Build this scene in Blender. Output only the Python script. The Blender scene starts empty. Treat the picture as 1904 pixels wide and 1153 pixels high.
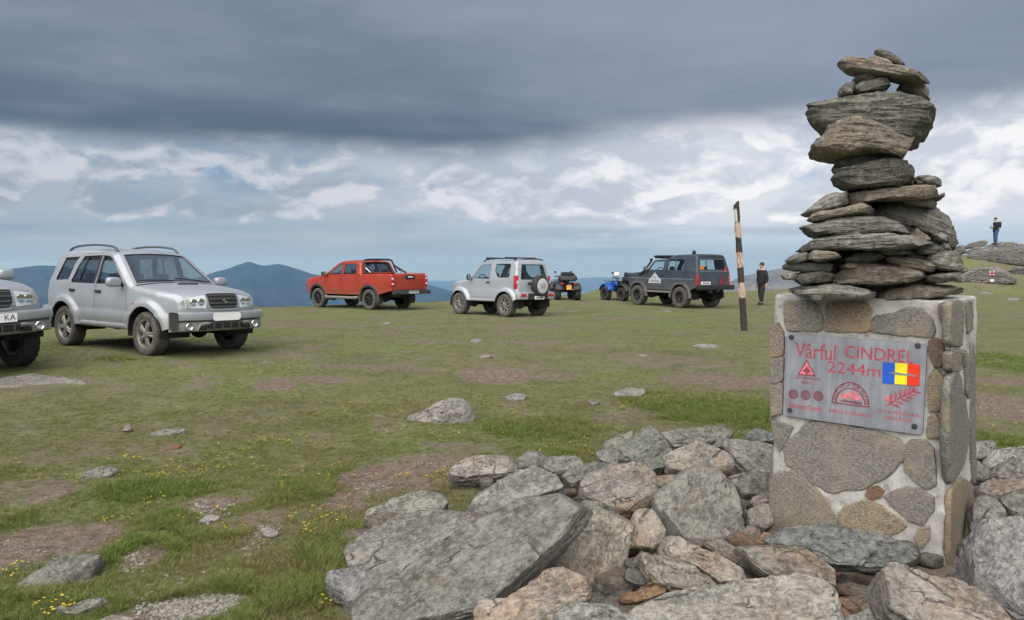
import bpy, bmesh, math, random
import numpy as np
from mathutils import Vector, Matrix
from mathutils.geometry import delaunay_2d_cdt

scene = bpy.context.scene
COL = scene.collection
rad = math.radians

# ------------------------------------------------------------------ camera
F_PX, W_PX, H_PX = 1450.0, 1904.0, 1153.0        # focal length in photo pixels
HORIZON = 487.0
PITCH = -math.atan((H_PX / 2 - HORIZON) / F_PX)
CAM = np.array([0.0, 0.0, 1.6])
cam_data = bpy.data.cameras.new("camera")
cam_data.sensor_width = 36.0
cam_data.lens = 36.0 * F_PX / W_PX
cam_data.clip_start = 0.1
cam_data.clip_end = 80000.0
cam = bpy.data.objects.new("camera", cam_data)
cam.location = CAM
cam.rotation_euler = (math.pi / 2 + PITCH, 0, 0)
COL.objects.link(cam)
scene.camera = cam

# ------------------------------------------------------------------ exposure
EXPO = 1.9
vs = scene.view_settings
vs.view_transform = 'Standard'
vs.look = 'None'
vs.exposure = EXPO
vs.gamma = 1.0
vs.use_curve_mapping = False
scene.render.engine = 'CYCLES'
cy = scene.cycles
cy.use_denoising = True
cy.max_bounces = 6
cy.diffuse_bounces = 2
cy.use_adaptive_sampling = True
cy.adaptive_threshold = 0.02
cy.glossy_bounces = 3
cy.transmission_bounces = 4
cy.transparent_max_bounces = 12
cy.volume_bounces = 0
cy.caustics_reflective = False
cy.caustics_refractive = False

# ------------------------------------------------------------------ sun (cloud-veiled, behind the camera)
SUN_EL, SUN_AZ = rad(52), rad(200)               # azimuth measured clockwise from +Y
sun = bpy.data.lights.new("sun", 'SUN')
sun.energy = 1.5
sun.angle = rad(90)
sun.color = (1.0, 0.955, 0.89)
sun_o = bpy.data.objects.new("sun", sun)
sun_o.rotation_euler = (math.pi / 2 - SUN_EL, 0, -SUN_AZ + math.pi)
COL.objects.link(sun_o)
_d = Vector((math.sin(SUN_AZ) * math.cos(SUN_EL), math.cos(SUN_AZ) * math.cos(SUN_EL), math.sin(SUN_EL)))
sun_o.rotation_euler = _d.to_track_quat('Z', 'Y').to_euler()


# ------------------------------------------------------------------ tiny node language
class NT:
    def __init__(self, tree):
        self.t = tree
    def n(self, kind, **kw):
        nd = self.t.nodes.new(kind)
        for k, v in kw.items():
            setattr(nd, k, v)
        return nd
    def put(self, sock, v):
        if isinstance(v, S):
            v = v.s
        if isinstance(v, bpy.types.NodeSocket):
            self.t.links.new(v, sock)
        elif v is not None:
            if isinstance(v, (tuple, list)) and len(v) == 3 and sock.type == 'RGBA':
                v = (*v, 1.0)
            sock.default_value = v
    def math(self, op, a, b=None, c=None, clamp=False):
        nd = self.n('ShaderNodeMath', operation=op, use_clamp=clamp)
        self.put(nd.inputs[0], a)
        if b is not None: self.put(nd.inputs[1], b)
        if c is not None: self.put(nd.inputs[2], c)
        return S(self, nd.outputs[0])
    def vec(self, x, y, z):
        nd = self.n('ShaderNodeCombineXYZ')
        for i, v in enumerate((x, y, z)): self.put(nd.inputs[i], v)
        return S(self, nd.outputs[0])
    def sep(self, v):
        nd = self.n('ShaderNodeSeparateXYZ'); self.put(nd.inputs[0], v)
        return [S(self, o) for o in nd.outputs]
    def noise(self, v, scale=1.0, detail=4.0, rough=0.5, dist=0.0, lac=2.0, out=0):
        nd = self.n('ShaderNodeTexNoise'); nd.noise_dimensions = '3D'
        self.put(nd.inputs['Vector'], v); self.put(nd.inputs['Scale'], scale)
        self.put(nd.inputs['Detail'], detail); self.put(nd.inputs['Roughness'], rough)
        self.put(nd.inputs['Distortion'], dist); self.put(nd.inputs['Lacunarity'], lac)
        return S(self, nd.outputs[out])
    def voro(self, v, scale=1.0, feature='F1', out='Distance', rnd=1.0):
        nd = self.n('ShaderNodeTexVoronoi'); nd.feature = feature
        self.put(nd.inputs['Vector'], v); self.put(nd.inputs['Scale'], scale)
        self.put(nd.inputs['Randomness'], rnd)
        return S(self, nd.outputs[out])
    def ss(self, x, lo, hi, a=0.0, b=1.0):
        nd = self.n('ShaderNodeMapRange', interpolation_type='SMOOTHSTEP')
        for i, v in enumerate((x, lo, hi, a, b)): self.put(nd.inputs[i], v)
        return S(self, nd.outputs[0])
    def lin(self, x, lo, hi, a=0.0, b=1.0):
        nd = self.n('ShaderNodeMapRange'); nd.clamp = True
        for i, v in enumerate((x, lo, hi, a, b)): self.put(nd.inputs[i], v)
        return S(self, nd.outputs[0])
    def mix(self, f, a, b, blend='MIX'):
        nd = self.n('ShaderNodeMix', data_type='RGBA', blend_type=blend)
        nd.clamp_factor = True
        self.put(nd.inputs[0], f); self.put(nd.inputs[6], a); self.put(nd.inputs[7], b)
        return S(self, nd.outputs[2])
    def scalev(self, v, sc):
        nd = self.n('ShaderNodeVectorMath', operation='MULTIPLY')
        self.put(nd.inputs[0], v); self.put(nd.inputs[1], sc)
        return S(self, nd.outputs[0])
    def addv(self, v, w):
        nd = self.n('ShaderNodeVectorMath', operation='ADD')
        self.put(nd.inputs[0], v); self.put(nd.inputs[1], w)
        return S(self, nd.outputs[0])
    def bump(self, h, strength=0.5, dist=0.02, normal=None):
        nd = self.n('ShaderNodeBump')
        self.put(nd.inputs['Height'], h); self.put(nd.inputs['Strength'], strength)
        self.put(nd.inputs['Distance'], dist)
        if normal is not None: self.put(nd.inputs['Normal'], normal)
        return S(self, nd.outputs[0])

class S:
    def __init__(self, nt, s): self.nt, self.s = nt, s
    def __add__(self, o): return self.nt.math('ADD', self, o)
    __radd__ = __add__
    def __sub__(self, o): return self.nt.math('SUBTRACT', self, o)
    def __rsub__(self, o): return self.nt.math('SUBTRACT', o, self)
    def __mul__(self, o): return self.nt.math('MULTIPLY', self, o)
    __rmul__ = __mul__
    def __truediv__(self, o): return self.nt.math('DIVIDE', self, o)
    def __pow__(self, o): return self.nt.math('POWER', self, o)


# ------------------------------------------------------------------ sky: low dark cloud deck over a bright band of cumulus
world = bpy.data.worlds.new("World")
scene.world = world
world.use_nodes = True
wt = world.node_tree
wt.nodes.clear()
w = NT(wt)
SKYK = 1.0 / (2 ** EXPO)
def sk(r, g, b):                                   # display sRGB 0..255 -> scene linear
    f = lambda c: ((c / 255) / 12.92 if c / 255 < 0.04045 else ((c / 255 + 0.055) / 1.055) ** 2.4) * SKYK
    return (f(r), f(g), f(b))
tc = w.n('ShaderNodeTexCoord')
dx, dy, dz = w.sep(tc.outputs['Generated'])
el = w.math('ARCSINE', w.math('MINIMUM', w.math('MAXIMUM', dz, -1.0), 1.0))
hl = w.math('MAXIMUM', w.math('SQRT', dx * dx + dy * dy), 0.001)
nx, ny = dx / hl, dy / hl
az = w.math('ARCTAN2', dx, dy)
elp = w.math('MAXIMUM', el, 0.0)
def ring(kaz, kel, ox=0.0):                        # seamless coordinates round the horizon
    return w.vec(nx * kaz + ox, ny * kaz, el * kel)
# clear-air background between the clouds
nish = w.n('ShaderNodeTexSky', sky_type='NISHITA')
nish.sun_disc = False
nish.sun_elevation = SUN_EL
nish.sun_rotation = SUN_AZ
nish.altitude = 2200
nish.air_density = 1.0; nish.dust_density = 2.0
airs = w.n('ShaderNodeVectorMath', operation='SCALE')
w.put(airs.inputs[0], nish.outputs[0]); airs.inputs['Scale'].default_value = 0.055
big = w.noise(ring(1.6, 5.0, 3.1), 1.0, 1.0, 0.5)
azr = w.ss(az, -0.42, 0.40)                        # brighter, more broken towards the right
haze_tone = w.mix(w.ss(big * 0.6 + azr * 0.5, 0.30, 0.80), sk(128, 152, 178), sk(172, 190, 212))
low = w.mix(0.10, haze_tone, airs.outputs[0])
# soft far stratus streaks near the horizon
st = w.noise(ring(2.6, 30.0, 7.7), 1.0, 3.0, 0.55)
low = w.mix(w.ss(st, 0.48, 0.70) * w.ss(el, -0.005, 0.02) * 0.8, low, sk(182, 192, 205))
low = w.mix(w.ss(st, 0.48, 0.30) * 0.55, low, sk(104, 134, 163))
low = w.mix(w.ss(el, 0.034, 0.0) * 0.95, low, sk(163, 187, 206))           # haze thickens towards the horizon
low = w.mix(w.ss(el, 0.0022, -0.0008), low, sk(118, 131, 148))      # land beyond the horizon
# grey-white veil that fills the band under the deck
band = w.ss(el, 0.018, 0.070)
thin = w.noise(ring(5.0, 15.0, 12.0), 1.0, 4.0, 0.55)
sky = w.mix(w.ss(thin + azr * 0.05, 0.27, 0.50) * band * 0.96, low, w.mix(azr, sk(172, 184, 198), sk(226, 230, 236)))
# cumulus heads
cw = w.noise(ring(9.0, 18.0, 1.3), 1.0, 1.0, 0.5, out=1)
cwv = w.addv(ring(8.5, 17.0, 14.4), w.scalev(cw, (0.6, 0.6, 0.7)))
cn = w.noise(cwv, 1.0, 6.0, 0.55)
mid = w.ss(el, 0.030, 0.065) 
dens = cn + azr * 0.055 + (mid - 1.0) * 0.30 + 0.015
cum = w.ss(dens, 0.405, 0.525)
lit = w.noise(w.addv(cwv, (0.05, -0.05, -0.30)), 1.0, 4.0, 0.55) - cn
cdark = w.mix(azr, sk(154, 168, 185), sk(200, 208, 219))
clite = w.mix(azr, sk(205, 210, 218), sk(249, 249, 251))
ccol = w.mix(w.ss(lit, 0.07, -0.11), cdark, clite)
sky = w.mix(cum * 0.9, sky, ccol)
# the deck
edge_n = w.noise(ring(3.0, 7.0, 20.0), 1.0, 5.0, 0.52) - 0.5
dip = w.math('EXPONENT', ((az + 0.02) * (az + 0.02)) / -0.030) * 0.018
eb = 0.142 - dip + edge_n * 0.034 + azr * 0.014
soft = w.ss(el, eb - 0.014, eb + 0.020 + azr * 0.022)
dn2 = w.noise(w.vec(nx * 2.0 + 5.0, ny * 2.0, el * 11.0), 1.0, 5.0, 0.58)
plane = w.vec(dx / (elp + 0.12), dy / (elp + 0.12), 0.0)
dn = w.noise(plane, 0.9, 3.0, 0.52)
up = w.ss(el, 0.13, 0.30)
dcol = w.mix(up, sk(92, 111, 132), sk(134, 145, 164))
dcol = w.mix(w.ss(dn2 * 0.65 + dn * 0.35, 0.42, 0.66) * 0.7, dcol, sk(152, 161, 180))
dcol = w.mix(w.ss(dn2 * 0.5 + dn * 0.5, 0.50, 0.34) * 0.45, dcol, sk(94, 110, 131))
dcol = w.mix(azr * azr * 0.26, dcol, sk(162, 173, 192))
sky = w.mix(soft, sky, dcol)
bgn = w.n('ShaderNodeBackground'); bgn.inputs['Strength'].default_value = 1.0
w.put(bgn.inputs['Color'], sky)
outn = w.n('ShaderNodeOutputWorld')
wt.links.new(bgn.outputs[0], outn.inputs['Surface'])
world.cycles.sampling_method = 'MANUAL'
world.cycles.sample_map_resolution = 256

# ================================================================== helpers
rng = np.random.default_rng(7)
random.seed(7)

def _hash(ix, iy, iz, seed):
    h = (ix.astype(np.int64) * 374761393 + iy.astype(np.int64) * 668265263 + iz.astype(np.int64) * 2147483647 + seed * 974711) & 0xFFFFFFFF
    h = ((h ^ (h >> 13)) * 1274126177) & 0xFFFFFFFF
    h = (h ^ (h >> 16)) & 0xFFFFFFFF
    h = (h * 2654435761) & 0xFFFFFFFF
    h = h ^ (h >> 15)
    return (h & 0xFFFFFF) / float(0xFFFFFF)

def vnoise(p, seed=0):
    """value noise in -1..1 for an (N,3) array"""
    p = np.asarray(p, float)
    i = np.floor(p); f = p - i
    u = f * f * f * (f * (f * 6 - 15) + 10)
    i = i.astype(np.int64)
    r = 0
    for a in (0, 1):
        wa = u[:, 0] if a else 1 - u[:, 0]
        for b in (0, 1):
            wb = u[:, 1] if b else 1 - u[:, 1]
            for c in (0, 1):
                wc = u[:, 2] if c else 1 - u[:, 2]
                r = r + wa * wb * wc * _hash(i[:, 0] + a, i[:, 1] + b, i[:, 2] + c, seed)
    return r * 2 - 1

def fbm(p, octaves=4, gain=0.5, seed=0):
    p = np.asarray(p, float)
    a, s, t = 1.0, 0.0, 0.0
    for k in range(octaves):
        s = s + a * vnoise(p * (2.03 ** k) + 17.3 * k, seed + k)
        t += a; a *= gain
    return s / t

def fbm2(x, y, octaves=4, gain=0.5, seed=0, z=0.0):
    sh = np.shape(x)
    x = np.ravel(np.asarray(x, float)); y = np.ravel(np.asarray(y, float))
    return fbm(np.stack([x, y, np.full_like(x, z)], 1), octaves, gain, seed).reshape(sh)

def sstep(x, a, b):
    t = np.clip((np.asarray(x, float) - a) / (b - a), 0, 1)
    return t * t * (3 - 2 * t)

# ---- photo pixel -> world
_cp, _sp = math.cos(PITCH), math.sin(PITCH)
def ray(px, py):
    a = (px - W_PX / 2) / F_PX
    b = -(py - H_PX / 2) / F_PX
    return np.array([a, _cp - b * _sp, _sp + b * _cp])
def at(px, py, Y):
    d = ray(px, py)
    return CAM + d * (Y / d[1])
def on_plane(px, py, p0, n):
    d = ray(px, py)
    t = np.dot(np.asarray(p0) - CAM, n) / np.dot(d, n)
    return CAM + d * t
def at_z(px, py, z):
    return on_plane(px, py, (0, 0, z), np.array([0, 0, 1.0]))

# ---- objects
def tag(o, label=None, cat=None, group=None, kind=None):
    if label: o['label'] = label
    if cat: o['category'] = cat
    if group: o['group'] = group
    if kind: o['kind'] = kind
    return o
def link(o, parent=None):
    COL.objects.link(o)
    if parent is not None: o.parent = parent
    return o
def empty(name, loc=(0, 0, 0), rz=0.0, label=None, cat=None, group=None):
    o = bpy.data.objects.new(name, None)
    o.empty_display_size = 0.2
    o.location = loc; o.rotation_euler = (0, 0, rz)
    link(o)
    return tag(o, label, cat, group)
def mesh_np(name, v, f, mats=(), smooth=True, mi=None):
    """v (N,3); f list of arrays/tuples (may be mixed tris and quads)"""
    me = bpy.data.meshes.new(name)
    v = np.asarray(v, np.float32)
    if isinstance(f, np.ndarray):
        k = f.shape[1]; nf = f.shape[0]
        me.vertices.add(len(v)); me.vertices.foreach_set('co', v.ravel())
        me.loops.add(nf * k); me.loops.foreach_set('vertex_index', f.astype(np.int32).ravel())
        me.polygons.add(nf); me.polygons.foreach_set('loop_start', np.arange(0, nf * k, k, dtype=np.int32))
        me.update(calc_edges=True)
    else:
        me.from_pydata(v.tolist(), [], [list(map(int, q)) for q in f]); me.update()
    me.polygons.foreach_set('use_smooth', [bool(smooth)] * len(me.polygons))
    for m in (mats if isinstance(mats, (list, tuple)) else [mats]):
        me.materials.append(m)
    if mi is not None:
        me.polygons.foreach_set('material_index', np.asarray(mi, np.int32))
    me.validate()
    return me
def obj(name, me, parent=None, matrix=None):
    o = bpy.data.objects.new(name, me)
    link(o, parent)
    if matrix is not None: o.matrix_local = matrix
    return o
def grid_faces(nr, nc, wrap=False, off=0):
    r = np.arange(nr - 1)[:, None]; c = np.arange(nc if wrap else nc - 1)[None, :]
    c2 = (c + 1) % nc
    a = r * nc + c; b = r * nc + c2; d = (r + 1) * nc + c2; e = (r + 1) * nc + c
    return np.stack([a, b, d, e], -1).reshape(-1, 4) + off

class MB:
    """collects boxes, tubes, lathes ... into ONE mesh for one part"""
    def __init__(self): self.v = []; self.f = []; self.n = 0; self.m = []
    def add(self, v, f, mi=0):
        v = np.asarray(v, float)
        self.v.append(v)
        for q in f:
            self.f.append([int(i) + self.n for i in q]); self.m.append(mi)
        self.n += len(v); return self
    def box(self, c, s, bevel=0.0, rot=None, seg=2, mi=0, taper=None):
        bm = bmesh.new(); bmesh.ops.create_cube(bm, size=1.0)
        for q in bm.verts:
            q.co = Vector((q.co.x * s[0], q.co.y * s[1], q.co.z * s[2]))
            if taper and q.co.z > 0: q.co.x *= taper[0]; q.co.y *= taper[1]
        if bevel > 0:
            bmesh.ops.bevel(bm, geom=bm.edges[:] , offset=bevel, segments=seg, profile=0.6, affect='EDGES')
        v = np.array([q.co[:] for q in bm.verts]); bm.verts.index_update()
        f = [[q.index for q in p.verts] for p in bm.faces]; bm.free()
        if rot is not None: v = v @ np.array(rot).T
        return self.add(v + np.asarray(c, float), f, mi)
    def tube(self, pts, r, seg=8, caps=True, mi=0, flat=None):
        pts = np.asarray(pts, float); n = len(pts)
        r = np.broadcast_to(np.asarray(r, float), (n,))
        tan = np.gradient(pts, axis=0) if n > 2 else np.repeat([pts[1] - pts[0]], 2, 0)
        tan /= np.linalg.norm(tan, axis=1)[:, None] + 1e-12
        up = np.array([0, 0, 1.0]) if abs(tan[0][2]) < 0.9 else np.array([1.0, 0, 0])
        a0 = np.cross(up, tan[0]); a0 /= np.linalg.norm(a0)
        V = []
        for k in range(n):
            a0 = a0 - tan[k] * np.dot(a0, tan[k]); a0 /= np.linalg.norm(a0)
            b0 = np.cross(tan[k], a0)
            for j in range(seg):
                t = 2 * math.pi * (j + 0.5) / seg
                V.append(pts[k] + r[k] * (a0 * math.cos(t) + b0 * math.sin(t) * (flat or 1)))
        f = grid_faces(n, seg, True).tolist()
        if caps:
            f.append(list(range(seg))[::-1]); f.append([(n - 1) * seg + j for j in range(seg)])
        return self.add(V, f, mi)
    def lathe(self, prof, seg=32, axis='y', c=(0, 0, 0), mi=0, closed=False):
        """prof: list of (radius, along)"""
        prof = np.asarray(prof, float); n = len(prof)
        t = np.arange(seg) / seg * 2 * math.pi
        R, A = prof[:, 0][:, None], np.repeat(prof[:, 1][:, None], seg, 1)
        X, Z = R * np.cos(t), R * np.sin(t)
        V = {'y': np.stack([X, A, Z], -1), 'z': np.stack([X, Z, A], -1), 'x': np.stack([A, X, Z], -1)}[axis].reshape(-1, 3)
        f = grid_faces(n, seg, True).tolist()
        if closed: f += [[(n - 1) * seg + j, (n - 1) * seg + (j + 1) % seg, (j + 1) % seg, j] for j in range(seg)]
        return self.add(V + np.asarray(c, float), f, mi)
    def ell(self, c, r, seg=16, rings=10, e=1.0, mi=0):
        a = np.linspace(-math.pi / 2, math.pi / 2, rings); t = np.arange(seg) / seg * 2 * math.pi
        sg = lambda x: np.sign(x) * np.abs(x) ** e
        X = sg(np.cos(a))[:, None] * sg(np.cos(t)); Y = sg(np.cos(a))[:, None] * sg(np.sin(t))
        Z = np.repeat(sg(np.sin(a))[:, None], seg, 1)
        V = np.stack([X * r[0], Y * r[1], Z * r[2]], -1).reshape(-1, 3) + np.asarray(c, float)
        return self.add(V, grid_faces(rings, seg, True), mi)
    def prism(self, poly, d0, d1, axes='xz', mi=0):
        """extrude a 2D polygon between d0 and d1 along the missing axis"""
        p = np.asarray(poly, float); n = len(p)
        def m(d):
            z = np.full(n, d)
            return {'xz': np.stack([p[:, 0], z, p[:, 1]], 1), 'xy': np.stack([p[:, 0], p[:, 1], z], 1), 'yz': np.stack([z, p[:, 0], p[:, 1]], 1)}[axes]
        f = [[i, (i + 1) % n, n + (i + 1) % n, n + i] for i in range(n)] + [list(range(n))[::-1], [n + i for i in range(n)]]
        return self.add(np.concatenate([m(d0), m(d1)]), f, mi)
    def build(self, name, mats, parent=None, smooth=True, matrix=None, fix=True):
        v = np.concatenate(self.v) if self.v else np.zeros((0, 3))
        me = bpy.data.meshes.new(name)
        me.from_pydata(v.tolist(), [], self.f)
        for m in (mats if isinstance(mats, (list, tuple)) else [mats]): me.materials.append(m)
        me.polygons.foreach_set('material_index', self.m)
        if fix:
            bm = bmesh.new(); bm.from_mesh(me)
            bmesh.ops.recalc_face_normals(bm, faces=bm.faces[:]); bm.to_mesh(me); bm.free()
        if smooth:
            me.polygons.foreach_set('use_smooth', [True] * len(me.polygons))
            me.set_sharp_from_angle(angle=rad(38))
        me.update()
        return obj(name, me, parent, matrix)

# ---- planar triangulation mapped onto a surface
def inside(poly, pts):
    poly = np.asarray(poly); x, y = pts[:, 0], pts[:, 1]
    r = np.zeros(len(pts), bool); n = len(poly); j = n - 1
    for i in range(n):
        xi, yi = poly[i]; xj, yj = poly[j]
        c = ((yi > y) != (yj > y))
        if yi != yj:
            r ^= c & (x < (xj - xi) * (y - yi) / (yj - yi) + xi)
        j = i
    return r
def seg_dist(poly, pts, closed=True):
    poly = np.asarray(poly, float); a = poly; b = np.roll(poly, -1, 0)
    if not closed: a, b = a[:-1], b[:-1]
    d = np.full(len(pts), 1e9)
    for p, q in zip(a, b):
        ab = q - p; L = (ab @ ab) + 1e-12
        t = np.clip(((pts - p) @ ab) / L, 0, 1)
        d = np.minimum(d, np.hypot(*(pts - (p + t[:, None] * ab)).T))
    return d
def resample(poly, h, closed=True):
    poly = np.asarray(poly, float); out = []
    n = len(poly)
    for i in range(n if closed else n - 1):
        p, q = poly[i], poly[(i + 1) % n]
        k = max(1, int(math.ceil(np.linalg.norm(q - p) / h)))
        for j in range(k): out.append(p + (q - p) * j / k)
    if not closed: out.append(poly[-1])
    return np.array(out)
def chaikin(poly, it=1, closed=True, k=0.25):
    p = np.asarray(poly, float)
    for _ in range(it):
        if closed:
            q = np.roll(p, -1, 0)
            p = np.stack([p * (1 - k) + q * k, p * k + q * (1 - k)], 1).reshape(-1, p.shape[1])
        else:
            a, b = p[:-1], p[1:]
            m = np.stack([a * (1 - k) + b * k, a * k + b * (1 - k)], 1).reshape(-1, p.shape[1])
            p = np.concatenate([p[:1], m[1:-1], p[-1:]])
    return p
def rrect(x0, x1, y0, y1, r, n=4):
    pts = []
    for cx, cy, a0 in ((x1 - r, y1 - r, 0), (x0 + r, y1 - r, 90), (x0 + r, y0 + r, 180), (x1 - r, y0 + r, 270)):
        for k in range(n + 1):
            a = rad(a0 + 90 * k / n); pts.append((cx + r * math.cos(a), cy + r * math.sin(a)))
    return np.array(pts)
def cdt(outline, holes=(), h=0.05):
    o = resample(outline, h); hs = [resample(q, h) for q in holes]
    V = [o] + hs; E = []; n = 0
    for L in V:
        k = len(L); E += [(n + i, n + (i + 1) % k) for i in range(k)]; n += k
    lo, hi = o.min(0), o.max(0)
    gx, gy = np.meshgrid(np.arange(lo[0], hi[0], h), np.arange(lo[1], hi[1], h * 0.866))
    gx = gx + (np.arange(gx.shape[0])[:, None] % 2) * h * 0.5
    g = np.stack([gx.ravel(), gy.ravel()], 1)
    if len(g):
        k = inside(o, g)
        for q in hs: k &= ~inside(q, g)
        g = g[k]
        if len(g):
            d = seg_dist(o, g)
            for q in hs: d = np.minimum(d, seg_dist(q, g))
            g = g[d > 0.55 * h]
    P = np.concatenate(V + [g]) if len(g) else np.concatenate(V)
    rv, re, rf, *_ = delaunay_2d_cdt([Vector(p) for p in P], E, [], 0, 1e-6)
    rv = np.array([p[:] for p in rv]); rf = np.array(rf)
    c = rv[rf].mean(1)
    k = inside(o, c)
    for q in hs: k &= ~inside(q, c)
    rf = rf[k]
    a, b, d = rv[rf[:, 0]], rv[rf[:, 1]], rv[rf[:, 2]]
    ar = (b[:, 0] - a[:, 0]) * (d[:, 1] - a[:, 1]) - (b[:, 1] - a[:, 1]) * (d[:, 0] - a[:, 0])
    rf[ar < 0] = rf[ar < 0][:, ::-1]
    return rv, rf
def vnormals(v, f):
    n = np.zeros_like(v)
    fn = np.cross(v[f[:, 1]] - v[f[:, 0]], v[f[:, 2]] - v[f[:, 0]])
    for k in range(f.shape[1]): np.add.at(n, f[:, k], fn)
    return n / (np.linalg.norm(n, axis=1)[:, None] + 1e-12)
def panel(name, outline, surf, mat, parent, holes=(), h=0.05, off=0.0, thick=0.012, flip=False, round_r=0.0, out_dir=None, matrix=None):
    """sheet with thickness over a parametric surface; off = distance proud of it; round_r softens the rim"""
    P, Fc = cdt(outline, holes, h)
    v = surf(P)
    n = vnormals(v, Fc)
    if flip: Fc = Fc[:, ::-1]; n = -n
    drop = np.zeros(len(v))
    if round_r > 0:
        d = seg_dist(resample(outline, h), P)
        for q in holes: d = np.minimum(d, seg_dist(resample(q, h), P))
        d = np.clip(d, 0, round_r)
        drop = round_r - np.sqrt(np.maximum(0, round_r ** 2 - (round_r - d) ** 2))
    top = v + n * (off - drop)[:, None]
    N = len(v)
    F = Fc.tolist()
    V = top
    if thick > 0:
        ed = {}
        for t in Fc.tolist():
            for i in range(3):
                e = (t[i], t[(i + 1) % 3])
                if (e[1], e[0]) in ed: del ed[(e[1], e[0])]
                else: ed[e] = 1
        V = np.concatenate([top, v + n * (off - thick - (round_r if round_r > thick else 0))])
        F = F + [[c + N for c in t[::-1]] for t in Fc.tolist()] + [[b, a, a + N, b + N] for a, b in ed]
    me = bpy.data.meshes.new(name)
    me.from_pydata(V.tolist(), [], F)
    me.materials.append(mat)
    me.polygons.foreach_set('use_smooth', [True] * len(me.polygons))
    me.set_sharp_from_angle(angle=rad(63))
    me.update()
    return obj(name, me, parent, matrix)

# ---- text as mesh
_txt_cache = {}
def text_mesh(body, size, mat, name='lettering', spacing=1.0, extrude=0.0, align='CENTER', bold=0.0):
    cu = bpy.data.curves.new('tmp', 'FONT')
    cu.body = body; cu.size = size; cu.align_x = align; cu.align_y = 'CENTER'
    cu.space_character = spacing; cu.extrude = extrude; cu.offset = bold; cu.resolution_u = 3
    o = bpy.data.objects.new('tmp', cu); COL.objects.link(o)
    dg = bpy.context.evaluated_depsgraph_get()
    me = bpy.data.meshes.new_from_object(o.evaluated_get(dg))
    bpy.data.objects.remove(o); bpy.data.curves.remove(cu)
    me.name = name; me.materials.clear(); me.materials.append(mat)
    return me

# ---- materials
MATS = {}
def material(name):
    m = bpy.data.materials.new(name); m.use_nodes = True
    t = m.node_tree; t.nodes.clear()
    nt = NT(t)
    b = nt.n('ShaderNodeBsdfPrincipled'); o = nt.n('ShaderNodeOutputMaterial')
    t.links.new(b.outputs[0], o.inputs['Surface'])
    MATS[name] = m
    return m, nt, b
def simple(name, col, rough=0.5, metal=0.0, spec=0.5, var=0.12, vscale=6.0, bump=0.0, bscale=60.0, coat=0.0, dirt=None):
    """plain paint/plastic/metal with slight tonal variation; dirt=(colour, z0, z1, amount) dusts the lower part"""
    m, nt, b = material(name)
    tcn = nt.n('ShaderNodeTexCoord'); P = tcn.outputs['Object']
    c = col
    if var > 0:
        nz = nt.noise(P, vscale, 3, 0.6)
        c = nt.mix(nt.ss(nz, 0.3, 0.7), tuple(x * (1 - var) for x in col), tuple(min(1, x * (1 + var)) for x in col))
    r = rough
    if dirt:
        dc, z0, z1, am = dirt
        x, y, z = nt.sep(P)
        k = nt.ss(z + (nt.noise(P, 4.0, 4, 0.6) - 0.5) * 0.25, z0, z1, am, 0.0) * nt.ss(nt.noise(P, 22.0, 3, 0.6), 0.25, 0.6, 0.55, 1.0)
        c = nt.mix(k, c, dc); r = nt.lin(k, 0, 1, rough, 0.85)
    nt.put(b.inputs['Base Color'], c); nt.put(b.inputs['Roughness'], r)
    b.inputs['Metallic'].default_value = metal
    b.inputs['Specular IOR Level'].default_value = spec
    if coat: b.inputs['Coat Weight'].default_value = coat; b.inputs['Coat Roughness'].default_value = 0.08
    if bump > 0:
        nt.put(b.inputs['Normal'], nt.bump(nt.noise(P, bscale, 4, 0.6), bump, 0.01))
    return m

# ================================================================== the land
def terrain(x, y):
    x = np.asarray(x, float); y = np.asarray(y, float)
    r = np.hypot(x, y); a = np.arctan2(x, np.maximum(y, -1e9))
    z = 0.045 * fbm2(x * 0.22, y * 0.22, 3, 0.5, 11) + 0.028 * fbm2(x * 0.9, y * 0.9, 3, 0.5, 21)
    z = z + 0.014 * fbm2(x * 5.0, y * 5.0, 2, 0.5, 31) * sstep(r, 40, 14)
    z = z * sstep(r, 0.5, 3.0)
    z = z - 0.16 * sstep(y, 15, 30)
    # the summit edge
    re = np.interp(a, [-3.2, -1.2, -0.62, -0.40, -0.27, -0.09, 0.02, 0.13, 0.28, 0.42, 0.52, 0.70, 1.2, 3.2],
                   [60, 34, 26, 30, 31.0, 34, 38, 43, 47, 62, 90, 95, 80, 60])
    d = np.maximum(0, r - re)
    dz = np.where(d < 25, 0.011 * d * d, 0.011 * 625 + (d - 25) * 0.55)
    z = z - 700 * (1 - np.exp(-dz / 700))
    far = sstep(r, 300, 3000)
    z = z + far * 60 * fbm2(x * 0.0012, y * 0.0012, 4, 0.5, 41)
    # turf knoll beside the blue quad, and the knob with the outcrop on the right
    z = z + 0.40 * np.exp(-((x - 4.6) / 0.9) ** 2 - ((y - 39.5) / 1.6) ** 2)
    hx = sstep(x - 0.10 * (y - 45), 22.5, 29.0)
    z = z + 2.25 * hx * sstep(y, 43.0, 52.0) * sstep(y, 95, 66)
    z = z + 0.12 * fbm2(x * 0.5, y * 0.5, 3, 0.5, 51) * hx * sstep(y, 40, 46)
    # gentle swell under the two silver cars
    z = z + 0.165 * np.exp(-((x + 7.2) / 4.6) ** 2 - ((y - 12.4) / 3.6) ** 2)
    # swelling under the stone heap
    z = z + 0.10 * np.exp(-((x - 1.4) / 1.5) ** 2 - ((y - 4.3) / 1.3) ** 2)
    # scraped hollow in the turf
    for (px_, py_, rx_, ry_, dp) in HOLLOWS:
        z = z - dp * np.exp(-((x - px_) / rx_) ** 2 - ((y - py_) / ry_) ** 2)
    return z
HOLLOWS = []
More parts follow.
